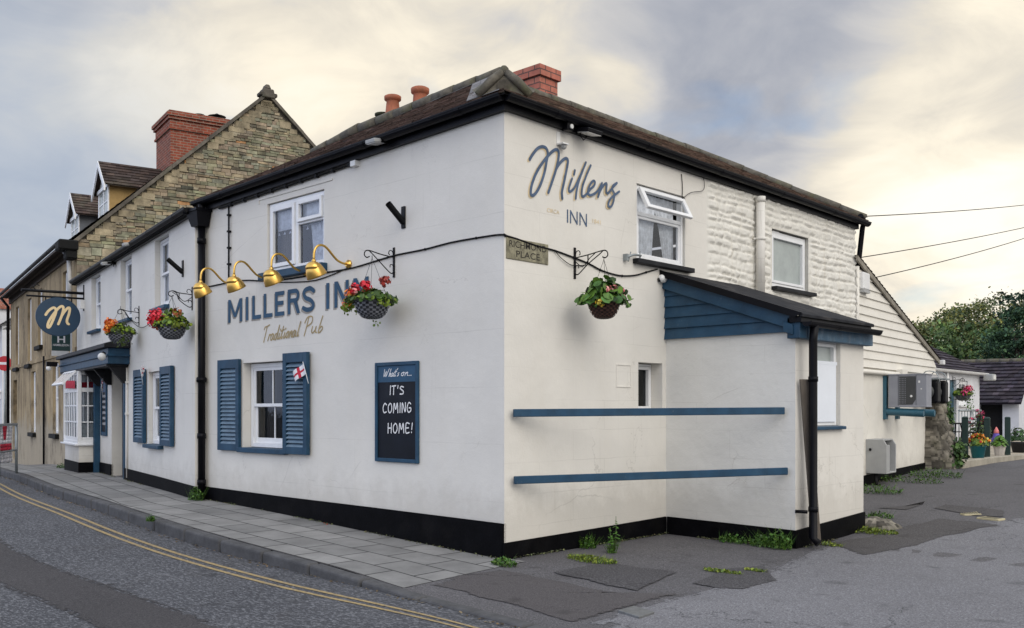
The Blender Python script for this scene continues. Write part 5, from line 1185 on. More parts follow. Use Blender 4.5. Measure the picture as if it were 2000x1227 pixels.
# condenser unit on its bracket
U0=1.62
r,f=thing_on(FN,U0,0,1.5,'unit_bracket','teal steel bracket with two tube arms under the grey cooling unit','bracket')
mb=MB(f); mb.box(-.06,.06,-.06,0,-.08,.72); mb.box(.69,.81,-.06,0,-.08,.72); mb.build('wall_channel','teal_paint',r)
for dx in (0,.75): mb=MB(f); mb.tube([(dx,-.05,.06),(dx,-.70,.03)],.068,14,False); mb.tube([(dx,-.70,.03),(dx,-.3,.045)],.055,14,True); mb.build('arm','teal_paint',r)
r,f=thing_on(FN,U0-.06,.10,1.64,'cooling_unit','grey box shaped cooling unit with a dark grille, on teal arms on the annexe wall','cooling unit')
D=.66; mb=MB(f); mb.box(0,.34,-D,0,.02,.60); mb.box(-.015,.355,-D-.015,.01,.585,.605); mb.box(-.008,.348,-D-.008,.005,.0,.03); mb.build('casing','ac_grey',r,bevel=.006)
mb=MB(f); mb.box(-.004,.0,-.175,-.17,.03,.58); mb.box(-.004,0,-.485,-.48,.03,.58); mb.prism([(-.006,-.19,.05),(-.006,-.19,.56),(-.006,-.475,.56),(-.006,-.475,.14),(-.006,-.42,.05)],(.004,0,0)); mb.build('grille','ac_dark',r)
mb=MB(f)
for i in range(14):
    for j in range(5): mb.box(-.011,-.006,-.20-j*.026,-.19-j*.026,.07+i*.034,.085+i*.034)
mb.build('louvres','ac_grey',r)
mb=MB(f); mb.lathe([(.02,0),(.022,.004),(.015,.006)],14,Matrix.Translation((-.006,-.40,.2))@Matrix.Rotation(rad(-90),4,'Y')); mb.box(-.006,0,-.55,-.52,.44,.48); mb.box(-.006,0,-.58,-.56,.32,.34); mb.build('badge','white_plastic',r)
# dark fan units beyond it
for du,lab in ((3.5,'black wall fan unit nearest to the grey cooling unit'),(4.1,'black wall fan unit by the end of the annexe')):
    r,f=thing_on(FN,du,.05,1.62,'fan_unit',lab,'fan unit','black fan units at the end of the annexe'); mb=MB(f); mb.box(0,.30,-.42,-.0,.10,.56); mb.build('casing','black_gloss',r,bevel=.05,seg=3); mb=MB(f); mb.lathe([(.15,0),(.15,.03),(.05,.045)],18,Matrix.Translation((0,-.21,.33))@Matrix.Rotation(rad(-90),4,'Y')); mb.build('fan_guard','ac_dark',r); mb=MB(f); mb.box(-.03,.33,-.44,.0,.58,.61); mb.tube(smooth([(.1,-.1,.6),(.1,-.18,.74),(.1,-.38,.70),(.1,-.44,.5)]),.010,6); mb.build('cover','galvanised',r)
# rubble pier at the end of the annexe
def rough_stone(mb,pts_fn,nu,nv,amp,sc,tint=True):
    idx={}
    for i in range(nu+1):
        for j in range(nv+1):
            p,n=pts_fn(i/nu,j/nv); d,_=noise.voronoi(Vector(p)*sc*1.4); p=Vector(p)+Vector(n)*(amp*min(1,(d[1]-d[0])*2)+amp*.5*noise.noise(Vector(p)*sc*2))
            idx[i,j]=mb.vert(p)
    for i in range(nu):
        for j in range(nv): 
            p,_n=pts_fn((i+.5)/nu,(j+.5)/nv); dd,pp=noise.voronoi(Vector(p)*sc*1.4); c=noise.noise(Vector(pp[0])*5.3)*1.1+(-.5 if dd[1]-dd[0]<.1 else 0); mb.Fc.append((idx[i,j],idx[i+1,j],idx[i+1,j+1],idx[i,j+1])); mb.T.append(max(.3,1.05+c)); mb.S.append(True)
gp=on_ground(1836,930,.38); base=FN.inv@gp
def pier(a,b):
    th=2*PI*a; z=.1+b*2.1; k=1-b
    w=.62+.30*k**1.6; dpt=.30+.38*k**1.3
    c=(abs(math.cos(th))**.5)*(1 if math.cos(th)>0 else -1); s=(abs(math.sin(th))**.5)*(1 if math.sin(th)>0 else -1)
    l=Vector((LN+.36+w*.5*c, .05-dpt*s*1.0, z)); return FN.m@l, (FN.m.to_3x3()@Vector((c,-s,0))).normalized()
mb=MB(); rough_stone(mb,pier,64,64,.05,3.8); mb.face([pier(k/24,1)[0] for k in range(24)]); tag(mb.build('stone_pier','old_stone'),'battered rubble stone pier at the end of the annexe','stone pier')
# ------------------------------------------------------------------ plants at the foot of the walls
def ivy(name,label,pfn,n,size,tints,cat='ivy',group=None,mat='leaf'):
    mb=MB()
    for _ in range(n):
        p,nn=pfn(); g=random.uniform(.6,1.3); t=random.choice(tints); mb.leaf(p,Vector(nn)+Vector((random.gauss(0,.5),random.gauss(0,.5),random.gauss(0,.4))),random.uniform(*size),6,tuple(v*g for v in t),random.uniform(.7,1))
    o=mb.build(name,mat); return tag(o,label,cat,group)
IV=[(.35,.5,.5),(.5,.65,.55),(.25,.38,.4),(.7,.85,.6)]
def blob(fr,u0,u1,o0,o1,z0,z1):
    def f():
        a,b,c=random.gauss(0,.42),random.gauss(0,.42),random.gauss(0,.42); a=max(-1,min(1,a));b=max(-1,min(1,b));c=max(-1,min(1,c))
        return fr.w((u0+u1)/2+a*(u1-u0)/2,(o0+o1)/2+b*(o1-o0)/2,(z0+z1)/2+c*(z1-z0)/2), fr.m.to_3x3()@Vector((a,-.7-b*.3,.4))
    return f
ivy('ivy','dark ivy patch growing halfway up the rubble pier',blob(FN,LN+.28,LN+.62,.20,.46,.9,1.85),420,(.025,.05),IV,group='ivy on the rubble pier')
ivy('ivy','bushy dark ivy at the foot of the rubble pier',blob(FN,LN+.05,LN+.55,.42,.72,.35,1.0),380,(.025,.05),IV,group='ivy on the rubble pier')
def weed(name,label,x,y,rx,ry,h,n,tall=0,tints=None,size=(.009,.022),blades=0,cat='weed',group='weeds along the walls'):
    tints=tints or [(.6,.9,.6),(.8,1.0,.6),(.45,.65,.5),(1.1,1.2,.6)]
    z0=hpav(x,y); r=thing(name,label,cat,(x,y,z0),0,group); mb=MB(); st=MB()
    n=int(n*1.5); blades=blades or 45
    for _ in range(n):
        a=random.uniform(0,2*PI); q=random.random()**.5; xx=x+rx*q*math.cos(a); yy=y+ry*q*math.sin(a); zz=hpav(xx,yy)+h*random.random()*(1-q*.6)+.008; g=random.uniform(.6,1.3); t=random.choice(tints)
        mb.leaf((xx,yy,zz),(random.gauss(0,.6),random.gauss(0,.6),.8),random.uniform(*size),5,tuple(v*g for v in t),random.uniform(.45,.9))
    for _ in range(blades):
        a=random.uniform(0,2*PI); q=random.random()**.5; xx=x+rx*q*math.cos(a); yy=y+ry*q*math.sin(a); zz=hpav(xx,yy); l=h*random.uniform(.5,1.3); dx,dy=random.gauss(0,.5)*l,random.gauss(0,.5)*l; g=random.uniform(.6,1.3); t=random.choice(tints); w=.005
        mb.face([(xx-w,yy,zz),(xx+w,yy,zz),(xx+dx+.001,yy+dy,zz+l)],tuple(v*g for v in t))
    for k in range(tall):
        xx,yy=x+random.uniform(-.04,.04),y+random.uniform(-.04,.04); top=h*(2.4 if k==0 else 1.7); zz=hpav(xx,yy); st.tube([(xx,yy,zz),(xx+.02,yy,zz+top*.5),(xx+.01,yy+.01,zz+top)],[.006,.005,.003],5)
        for q in range(26):
            t_=random.uniform(.15,1); g=random.uniform(.7,1.2); l=.05*(1.15-t_); a=random.uniform(0,6.28); c=Vector((xx+.02*math.sin(t_*3)+math.cos(a)*l,yy+math.sin(a)*l,zz+top*t_)); mb.leaf(c,(math.cos(a)*.4,math.sin(a)*.4,.8),.03*(1.2-t_*.5),5,(.7*g,1*g,.55*g),.4)
    mb.build('leaves','leaf',r)
    if st.V: st.build('stalk','stem_green',r)
YG=[(2.2,1.6,.7),(1.6,1.3,.7),(1.0,1.0,.6),(2.8,1.9,1.0)]
def G2(px,py):
    z=0
    for _ in range(4): g=on_ground(px,py,z); z=hpav(g.x,g.y)
    return g.x,g.y
x,y=G2(985,1104); weed('weed_clump','low green weed at the foot of the pub corner',x,y,.16,.10,.08,150)
x,y=G2(1195,1080); weed('tall_weed','tall single weed stalk in front of the lane wall plinth',x,y,.05,.05,.17,20,2)
x,y=G2(1145,1070); weed('weed_clump','dark leafy weed against the lane wall plinth',.1,y if y>.9 else 1.2,.10,.10,.16,70)
x,y=G2(1155,1096); weed('grass_tuft','straggling yellow grass tuft before the tall weed',x,y,.33,.12,.06,130,0,YG,(.01,.02),260,'grass')
x,y=G2(1410,1118); weed('grass_tuft','yellow grass tuft on the dark tarmac patch',x,y,.22,.05,.03,80,0,YG,(.01,.02),120,'grass')
x,y=G2(1475,1116); weed('grass_tuft','small dry grass tuft at the edge of the dark tarmac patch',x,y,.13,.04,.03,30,0,YG,(.01,.02),70,'grass')
x,y=G2(1445,1058); weed('weed_clump','sparse weeds along the middle of the lean-to plinth',x,min(y,2.86),.22,.08,.12,90)
x,y=G2(1500,1064); weed('weed_clump','green weeds left of the bushy plant at the lean-to corner',x,min(y,2.85),.16,.08,.16,110)
x,y=G2(1545,1066); weed('weed_clump','bushy weed at the foot of the lean-to corner',x,min(y,2.82),.17,.1,.24,240)
x,y=G2(1622,1066); weed('grass_tuft','thin grass beside the plank and downpipe',x,y,.16,.06,.05,40,0,YG,(.01,.02),60,'grass')
x,y=G2(1700,1040); weed('grass_tuft','yellow grass round the stone block',x,y,.35,.15,.07,130,0,YG,(.012,.025),160,'grass')
x,y=G2(1715,1008); weed('weed_clump','green weeds on the stone block beside the lean-to',x,y,.22,.12,.10,100)
x,y=G2(1712,958); weed('weed_clump','low weeds below the meter box',x,y,.45,.2,.16,260)
x,y=G2(1775,940); weed('weed_clump','strip of weeds along the annexe plinth',x,y,.6,.2,.16,260)
x,y=G2(1825,930); weed('weed_clump','green weeds at the foot of the rubble pier',x,y,.5,.2,.2,300)
weed('weed_clump','dark leafy weed at the foot of the black downpipe',-6.33,-.17,.17,.09,.22,220)
x,y=G2(290,1018); weed('weed_clump','small weed in the kerb joint',x,y+.03,.06,.05,.09,60)
x,y=G2(120,915); weed('weed_clump','weed at the foot of the bay window base',x,y,.15,.1,.15,80)
# stone lump by the lean-to
x,y=G2(1712,1028); mb=MB()
def lump(a,b):
    th=2*PI*a; ph=PI*.5*b; d=Vector((math.cos(th)*math.cos(ph)*.30,math.sin(th)*math.cos(ph)*.2,math.sin(ph)*.13)); return Vector((x,y,hpav(x,y)-.02))+d,d.normalized()
rough_stone(mb,lump,24,10,.03,7); tag(mb.build('stone_block','old_stone'),'rough stone block on the ground by the lean-to corner','stone')
# drain covers
def cover(pts,name,label,mat,slots=0):
    P=[]
    for q in pts:
        X,Y=G2(*q); P.append(Vector((X,Y,hpav(X,Y)+.018)))
    r=thing(name,label,'drain cover',sum(P,Vector())/4); mb=MB(); mb.prism([p-Vector((0,0,.03)) for p in P],(0,0,.03)); fr=mb.build('frame',mat,r,bevel=.004)
    if slots:
        mb=MB()
        for k in range(slots):
            t0=(k+.25)/slots; t1=(k+.75)/slots; a=P[0].lerp(P[1],t0); b=P[0].lerp(P[1],t1); c=P[3].lerp(P[2],t1); d=P[3].lerp(P[2],t0); q=[a.lerp(d,.12),b.lerp(c,.12),b.lerp(c,.88),a.lerp(d,.88)]; mb.face([v+Vector((0,0,.003)) for v in q])
        mb.build('slots','dark_opening',fr)
cover([(1207,1196),(1248,1209),(1278,1199),(1238,1187)],'inspection_cover','square grey metal inspection cover in the crossing','cover_metal')
cover([(1875,998),(1910,994),(1917,999),(1884,1000)],'drain_grate','pale drain grate farther from the road','grate_yellow',7)
cover([(1907,1007),(1925,1004),(1964,1009),(1950,1012)],'drain_grate','larger pale drain grate nearer to the road','grate_yellow',8)

# grit and dead leaves in the gutter, moss and dust where walls meet the ground
random.seed(77)
mb=MB()
for _ in range(900):
    x=random.uniform(-22,3.2); y=kerb_y(x)-abs(random.gauss(0,.045))-.012; z=hroad(x,0)+.008; g=random.uniform(.4,1.3); c_=random.choice([(.5,.32,.16),(.35,.25,.15),(.7,.55,.35),(.3,.28,.25)])
    mb.leaf((x,y,z),(random.gauss(0,.3),random.gauss(0,.3),1),random.uniform(.006,.018),5,tuple(v*g for v in c_),random.uniform(.4,.9))
o=mb.build('gutter_litter','litter',origin=(0,0,0)); o['kind']='stuff'
mb=MB()
def foot(fr,u0,u1,n,off=.03):
    for _ in range(n):
        u=random.uniform(u0,u1)
        if noise.noise((u*1.3,fr.deg,2))<-.05: continue
        p=fr.w(u,off+abs(random.gauss(0,.025)),0); z=hpav(p.x,p.y)+random.uniform(.002,.02); g=random.uniform(.4,1.2); c_=random.choice([(.4,.5,.25),(.7,.75,.35),(.5,.42,.25),(.3,.35,.2)])
        mb.leaf((p.x,p.y,z),(random.gauss(0,.5),random.gauss(0,.5),.8),random.uniform(.006,.016),5,tuple(v*g for v in c_),.6)
foot(FA,-6.2,0,420); foot(FB,-10,-.1,420); foot(FR,.1,2.95,420); foot(FLF,.0,1.8,420); foot(FLS,.1,1.8,240,.04); foot(FN,0,4.3,400,.05)
o=mb.build('moss','litter',origin=(0,0,0)); o['kind']='stuff'
mb=MB()
for _ in range(9): g=G2(636+random.gauss(0,4),1022+random.gauss(0,2)); mb.leaf((g[0],g[1],hpav(*g)+.008),(random.gauss(0,.4),random.gauss(0,.4),1),.014,5,(.6,.05,.02))
tag(mb.build('fallen_petals','petal'),'few red petals fallen on the pavement slabs','petals')
# ------------------------------------------------------------------ the stone house next door
hb=FB.w(-10.06,0,.2)
house=thing('stone_house','old stone house with a tall rubble gable, brick chimney and two dormers','house',hb)
FG=Frame(*FB.w(-10.06,0,0),deg=90-A2)      # gable plane, u = distance back from the street
AP=(4.67,9.95)
def gtop(u): return 5.62+(AP[1]-5.62)*u/AP[0] if u<AP[0] else AP[1]-(u-AP[0])*.93
random.seed(3)
mb=MB(FG); z=2.6
while z<9.95:
    h=random.uniform(.05,.105); u=0.0
    if z<3.9: h=.3
    if z<5.6 and random.random()<.4: h=.2
    u=-.0
    while u<9.2:
        w=random.uniform(.10,.34); zt=z+h
        # stones inside the gable
        top=min(gtop(u),gtop(min(u+w,9.2)))
        if zt<=top+.06 and (z>4.4 or u<1):
            edge=(gtop(u+w/2)-z)
            if edge<.52 and random.random()<.85:   # larger dressed stones along the rake
                pass
            o=random.uniform(0,.028); g=random.uniform(.68,1.28); wm=random.uniform(.85,1.12)
            if random.random()<.08: g*=.4
            tn=(g*wm,g,g*random.uniform(.82,1.0)); 
            if random.random()<.02: tn=(1.6,1.0,.6)
            jz=random.uniform(-.012,.012); jr=random.uniform(-.014,.014); c=.014
            mb.hexa([(u+.006,-o+.0,z+.006+jz),(u+w-.006,-o+.0,z+.006+jz+jr),(u+w,.05,z+jz),(u,.05,z+jz),(u+.006,-o,zt-.006+jz*.5),(u+w-.006,-o,zt-.006+jr),(u+w,.05,zt),(u,.05,zt)],tn)
        u+=w
    z+=h
gw=mb.build('gable_wall','gable_stone',house)
mb=MB(FG); mb.face([(0,.012,2.0),(9.2,.012,2.0),(9.2,.012,gtop(9.2)),(AP[0],.012,AP[1]),(0,.012,5.62)]); mb.build('mortar_bed','gable_mortar',gw)
mb=MB(FG)      # dressed quoins along the rake
for side in (0,1):
    L_=math.hypot(AP[0],AP[1]-5.62) ; n=26
    for k in range(n):
        if random.random()<.15: continue
        t=(k+.5)/n; u=AP[0]*t if side==0 else AP[0]+(9.2-AP[0])*(1-t); zt=gtop(u)-.05; h=random.uniform(.13,.2); w=random.uniform(.2,.42); g=random.uniform(.85,1.25); o=.03
        s_=-1 if side else 1
        x0=u-.05 if side==0 else u+.05-w
        zt=min(gtop(x0),gtop(x0+w))-.02
        mb.hexa([(x0,-o,zt-h+.01),(x0+w-.01,-o,zt-h+.01),(x0+w,.03,zt-h),(x0,.03,zt-h),(x0,-o,zt),(x0+w-.01,-o,zt),(x0+w,.03,zt),(x0,.03,zt)],(g,g*.97,g*.85))
mb.build('quoins','gable_stone',gw)
mb=MB(FG)      # coping
def cope(u0,u1,n,e):
    for k in range(n):
        a=u0+(u1-u0)*k/n; b=u0+(u1-u0)*(k+1)/n; g=random.uniform(.7,1.3); za,zb_=gtop(a),gtop(b); d=random.uniform(0,.02)
        mb.hexa([(a,-.09-d,za-.02),(b,-.09-d,zb_-.02),(b,.25,zb_-.02),(a,.25,za-.02),(a,-.08-d,za+.09),(b,-.08-d,zb_+.09),(b,.25,zb_+.09),(a,.25,za+.09)],g)
cope(-.25,AP[0]-.02,16,0); cope(AP[0]+.02,9.2,14,0)
cp=mb.build('coping','coping_stone',house)
mb=MB(FG); mb.hexa([(4.50,-.13,9.86),(4.86,-.13,9.86),(4.86,.2,9.86),(4.50,.2,9.86),(4.53,-.11,10.10),(4.82,-.11,10.10),(4.82,.18,10.10),(4.53,.18,10.10)],.9); mb.hexa([(4.57,-.1,10.10),(4.76,-.1,10.10),(4.76,.16,10.10),(4.57,.16,10.10),(4.61,-.08,10.22),(4.71,-.08,10.22),(4.71,.13,10.22),(4.61,.13,10.22)],1.0); mb.box(4.44,4.54,-.11,.16,9.90,10.0,.8); mb.box(4.82,4.92,-.11,.16,9.90,10.0,.8); mb.build('apex_stone','coping_stone',cp,bevel=.02)
mb=MB(FG); mb.box(-.42,.02,-.16,.4,5.38,5.62); mb.box(-.25,.0,-.10,.3,5.18,5.40); mb.build('kneeler','coping_stone',cp,bevel=.03)
# street front of the house
FH2=Frame(*FB.w(-10.06,0,0),deg=-A2); HL_=13.0
ops=[(-2.0,-1.15,3.45,5.1,.12),(-6.4,-5.55,3.45,5.1,.12),(-8.6,-7.8,3.0,5.05,.12),(-11.6,-10.8,3.0,5.05,.12),(-3.6,-2.7,.95,2.85,.12),(-7.8,-6.9,.9,2.75,.12),(-12.3,-11.3,-.1,2.6,.3)]
mb=MB(FH2); wall(mb,-HL_,0,-1.0,5.62,ops); mb.face([(-HL_,0,-1),(-HL_,8,-1),(-HL_,8,5.6),(-HL_,0,5.6)]); mb.face([(0,8.9,-1),(0,8.9,5.6),(-HL_,8.9,5.6),(-HL_,8.9,-1)]); mb.build('front_wall','ashlar',house)
for o in ops[:6]:
    w=window(FH2,house,o[0]+.01,o[1]-.01,o[2]+.01,o[3]-.01,.07,'sash_plain','pane_dark',None,'net')
    s=MB(FH2); s.box(o[0]-.12,o[1]+.12,-.10,.03,o[2]-.12,o[2]); s.build('sill','coping_stone',w,bevel=.01)
mb=MB(FH2); mb.box(-12.28,-11.32,.24,.29,-.6,2.58); mb.build('door','dark_wood',house)
mb=MB(FH2); mb.box(-HL_,-.02,-.035,.0,2.98,3.09); mb.build('string_course','ashlar',house)
mb=MB(FH2); mb.box(-HL_-.1,.0,-.30,.0,5.50,5.56); mb.box(-HL_-.1,0,-.06,0,5.3,5.5); mb.build('eaves_board','timber_dark',house)
gutter(FH2,-HL_-.15,.02,5.62,.33,.05).build('gutter','black_gloss',house)
mb=MB(FH2); mb.tube([(-HL_+.1,-.33,5.5),(-HL_+.12,-.1,5.2),(-HL_+.12,-.1,-.6)],.05,8); mb.build('downpipe','black_gloss',house)
mb=MB(FH2); mb.tube([(-4.9,-.05,3.1),(-4.9,-.05,0)],.03,6); mb.build('downpipe','black_gloss',house)
mb=MB(FH2); mb.tube([(-.35,-.3,5.5),(-.3,-.12,5.25),(-.3,-.10,4.3)],.055,8); mb.build('downpipe','white_paint',house)
# roof
def HR(u,b,z): return FH2.m@Vector((u,b,z))
k_=(AP[1]-5.62)/AP[0]
mb=MB(); tile_roof(mb,HR(-HL_-.1,-.28,5.62-.28*k_+.15),HR(-.0,-.28,5.62-.28*k_+.15),HR(-HL_-.1,AP[0],AP[1]-.02),HR(-.0,AP[0],AP[1]-.02),.16,.24,.02)
for p in ([(-HL_-.1,-.28,5.62-.28*k_),(0,-.28,5.62-.28*k_),(0,AP[0],AP[1]-.06),(-HL_-.1,AP[0],AP[1]-.06)],[(-HL_-.1,9.2,5.6),(0,9.2,5.6),(0,AP[0],AP[1]-.06),(-HL_-.1,AP[0],AP[1]-.06)],[(-HL_-.05,0,5.5),(-HL_-.05,9.2,5.5),(-HL_-.05,AP[0],AP[1]-.06)]): mb.face([HR(*q) for q in p])
rf2=mb.build('roof','roof_tile_old',house)
# big brick chimney
mb=MB(FH2); b0,b1=2.82,4.9; mb.box(-4.15,-2.55,b0,b1,7.6,9.38); mb.box(-4.20,-2.50,b0-.05,b1+.05,9.38,9.44); mb.box(-4.17,-2.53,b0-.02,b1,9.44,9.66); mb.box(-4.22,-2.48,b0-.07,b1+.05,9.66,9.74); mb.box(-4.26,-2.44,b0-.11,b1+.05,9.74,9.84); mb.box(-4.2,-2.5,b0-.05,b1,9.84,9.90)
ch=mb.build('chimney','brick_red',house)
for b_,r_,h_ in ((3.75,.13,.10),(4.25,.12,.09)): pot(HR(-3.05,b_,9.88),h_+.08,r_).build('chimney_pot','black_iron',ch)
mb=MB(); mb.lathe([(.26,0),(.10,.05),(.01,.10)],14,Matrix.Translation(HR(-3.05,4.25,10.08))); mb.build('chimney_cowl','black_iron',ch)
# dormers
def dormer(u1,w,b0,zr,ze,zw,cheek,label):
    """u1: right cheek; gable front faces the street"""
    u0=u1-w; um=(u0+u1)/2; bk=lambda z:(z-5.62)/k_
    mb=MB(FH2); zr0=5.62+b0*k_
    mb.face([(u1,b0,zr0),(u1,bk(ze),ze),(u1,b0,ze)]); mb.face([(u0,b0,zr0),(u0,b0,ze),(u0,bk(ze),ze)]); d=mb.build('dormer',cheek,house)
    mb=MB(FH2); mb.face([(u0,b0,zr0-.1),(u1,b0,zr0-.1),(u1,b0,ze),(um,b0,zr-.12),(u0,b0,ze)]); mb.build('dormer_front','white_paint',d)
    mb=MB(FH2); ov=.22; o=.16
    for (ua,sg) in ((u0,-1),(u1,1)):
        tile_roof(mb,(ua+sg*ov,b0-o,ze-.12),(ua+sg*ov,bk(ze)+.3,ze-.12),(um,b0-o,zr),(um,bk(zr)+.1,zr),.14,.22,.02)
        mb.face([(ua+sg*ov,b0-o,ze-.14),(ua+sg*ov,bk(ze)+.3,ze-.14),(um,bk(zr)+.1,zr-.02),(um,b0-o,zr-.02)])
    mb.build('dormer_roof','roof_tile_old',d)
    mb=MB(FH2)
    for (ua,sg) in ((u0,-1),(u1,1)): mb.hexa([(ua+sg*ov,b0-o-.02,ze-.30),(um,b0-o-.02,zr-.18),(um,b0-o+.02,zr-.18),(ua+sg*ov,b0-o+.02,ze-.30),(ua+sg*ov,b0-o-.02,ze-.12),(um,b0-o-.02,zr+.0),(um,b0-o+.02,zr+.0),(ua+sg*ov,b0-o+.02,ze-.12)])
    mb.box(u0-.05,u1+.05,b0-.06,b0,ze-.14,ze-.04); mb.box(u0,u0+.1,b0-.03,b0,zr0,ze); mb.box(u1-.1,u1,b0-.03,b0,zr0,ze); mb.box(um-.04,um+.04,b0-.025,b0,zr0,ze); mb.box(u0,u1,b0-.04,b0,zr0-.05,zr0+.05); mb.box(u0,u1,b0-.02,b0,(zr0+ze)/2-.02,(zr0+ze)/2+.02); mb.build('dormer_window','white_frame',d)
    mb=MB(FH2); mb.face([(u0+.1,b0-.008,zr0+.05),(u1-.1,b0-.008,zr0+.05),(u1-.1,b0-.008,ze-.1),(u0+.1,b0-.008,ze-.1)]); mb.build('pane','frosted_pane',d)
dormer(-2.95,1.35,1.30,8.48,7.80,0,'yellow_render','')
dormer(-7.4,1.4,1.30,8.44,7.76,0,'grey_render','')
# ------------------------------------------------------------------ far end of the street
def far(px,d,z=0):
    a=(px-CX)/F; return Vector((CAM[0]+d*(VD[0]+a*RD[0]),CAM[1]+d*(VD[1]+a*RD[1]),z))
c=far(-18,52,-.6); fr=Frame(c.x,c.y,-.6,-4)
h=thing('white_house','white rendered house with grey slate roof and dormer at the far end of the street','house',c,fr.deg)
mb=MB(fr); wall(mb,-5,2.2,0,6.6,[(.9,1.8,.9,2.6),(-.2,.6,.9,2.6),(.9,1.7,3.8,5.2)]); mb.face([(2.2,0,0),(2.2,8,0),(2.2,8,6.6),(2.2,0,6.6)]); mb.build('wall','pale_wall',h)
window(fr,h,.92,1.78,.92,2.58,.1); window(fr,h,-.18,.58,.92,2.58,.1); window(fr,h,.92,1.68,3.82,5.18,.1)
mb=MB(fr); tile_roof(mb,(-5.2,-.3,6.5),(2.4,-.3,6.5),(-5.2,4,9.4),(2.4,4,9.4),.3,.35,.02); mb.face([(-5.2,-.3,6.48),(2.4,-.3,6.48),(2.4,4,9.36),(-5.2,4,9.36)]); mb.face([(-5.2,8.3,6.48),(2.4,8.3,6.48),(2.4,4,9.36),(-5.2,4,9.36)]); mb.face([(2.2,0,6.4),(2.2,8,6.4),(2.2,4,9.3)]); mb.build('roof','slate_grey',h)
mb=MB(fr); mb.box(.5,1.9,-.35,2.5,6.0,7.6); mb.face([(.5,-.36,7.6),(1.9,-.36,7.6),(1.2,-.36,8.5)]); d=mb.build('dormer','pale_wall',h)
mb=MB(fr)
for s_,a_,b_ in ((1,.35,1.2),(-1,2.05,1.2)): mb.hexa([(a_,-.5,7.5),(b_,-.5,8.55),(b_,3,8.55),(a_,3,7.5),(a_,-.5,7.62),(b_,-.5,8.68),(b_,3,8.68),(a_,3,7.62)])
mb.build('dormer_roof','brick_red',d); mb=MB(fr); mb.box(.8,1.6,-.40,-.36,6.3,7.5); mb.build('dormer_pane','dark_glass_lens',d); mb=MB(fr); mb.box(1.17,1.23,-.43,-.40,6.3,7.5); mb.box(.76,1.64,-.43,-.40,6.85,6.92); mb.build('dormer_frame','white_frame',d)
mb=MB(fr); mb.box(-.4,2.0,-.06,0,2.75,3.1); mb.box(-.45,2.1,-.25,0,3.1,3.2); mb.build('shop_fascia','white_paint',h)
# no-entry sign
c=far(9,36,0); z0=hpav(c.x,c.y); sr=14.5*36/F; zs=1.6+(800-710)*36/F
fr=Frame(c.x,c.y,z0,44); r=thing('no_entry_sign','round red no entry sign with a white bar on a grey pole','road sign',(c.x,c.y,z0),44)
mb=MB(fr); mb.tube([(0,.03,0),(0,.03,zs-z0+sr)],.045,10); mb.build('pole','galvanised',r); mb=MB(fr); mb.lathe([(sr,0),(sr,.02)],32,Matrix.Translation((0,0,zs-z0))@Matrix.Rotation(rad(90),4,'X')); dsc=mb.build('disc','sign_red',r); mb=MB(fr); mb.box(-sr*.72,sr*.72,-.026,-.021,zs-z0-sr*.17,zs-z0+sr*.17); mb.build('bar','flag_white',dsc)
# pedestrian guard rail with a flag tied to it
g1=G2(32,925); g0=G2(-60,948)
def railpt(t,z): 
    x=g1[0]+(g0[0]-g1[0])*t; y=g1[1]+(g0[1]-g1[1])*t; return Vector((x,y,hpav(x,y)+z))
r=thing('guard_rail','grey tubular pedestrian guard rail at the kerb','guard rail',railpt(0,0)); mb=MB()
mb.tube([railpt(0,1.05),railpt(1,1.05)],.028,8); mb.tube([railpt(0,.50),railpt(1,.50)],.022,8); mb.build('rails','galvanised',r)
mb=MB()
for t in (0,.42,.72,1): mb.tube([railpt(t,-.02),railpt(t,1.07)],.03,8)
mb.build('posts','galvanised',r)
a,b=railpt(.03,1.0),railpt(.40,1.0); dv=(b-a)/10; nn=Vector((-dv.y,dv.x,0)).normalized()
r=thing('hanging_flag','white flag with a red cross draped over the guard rail','flag',railpt(.14,.2)); w=MB(); rd=MB()
def fp(i,j): p=a+dv*i+Vector((0,0,.04-.078*j)); return p-nn*(.05+.02*math.sin(i*1.4+j*.3))
for i in range(10):
    for j in range(10): (rd if (i in (4,5) and j<4) or (j in (5,6)) else w).face([fp(i,j),fp(i+1,j),fp(i+1,j+1),fp(i,j+1)],None,True)
c_=w.build('cloth','flag_white',r); rd.build('cross','flag_red',c_)
for q in (c_,c_.children[0]): s_=q.modifiers.new('solid','SOLIDIFY'); s_.thickness=.004
# ------------------------------------------------------------------ cottage, garage and terrace up the lane
ct=far(1868,30,.5); FC=Frame(ct.x,ct.y,.5,90+3)
cot=thing('white_cottage','small white cottage with a blue door and dark tiled roof behind the terrace','cottage',ct,FC.deg)
def cu(px,py,off=0): return FC.trace(px,py,off)
d0,d1=cu(1855,742),cu(1868,742); w0,w1=cu(1873,743),cu(1891,745); wb=cu(1880,792); ue=cu(1913,760).x; gz=cu(1870,727).z; us=cu(1800,740).x
mb=MB(FC); wall(mb,us,ue,-.6,gz,[(d0.x,d1.x,-.3,d0.z,.12),(w0.x,w1.x,wb.z,w0.z,.1)]); mb.face([(ue,0,-.6),(ue,7,-.6),(ue,7,gz+.6),(ue,0,gz)]); mb.build('wall','pale_wall',cot)
mb=MB(FC); mb.box(d0.x,d1.x,.08,.12,-.3,d0.z); mb.build('door','teal_paint',cot)
window(FC,cot,w0.x+.01,w1.x-.01,wb.z+.01,w0.z-.01,.05,'sash','pane_dark',(.08,.06,'white_paint'))
gutter(FC,us,ue+.25,gz+.02,.16,.07).build('gutter','white_plastic',cot)
mb=MB(FC); mb.tube([(d1.x-1.25,-.1,gz),(d1.x-1.25,-.1,-.3)],.04,8); mb.build('downpipe','white_plastic',cot)
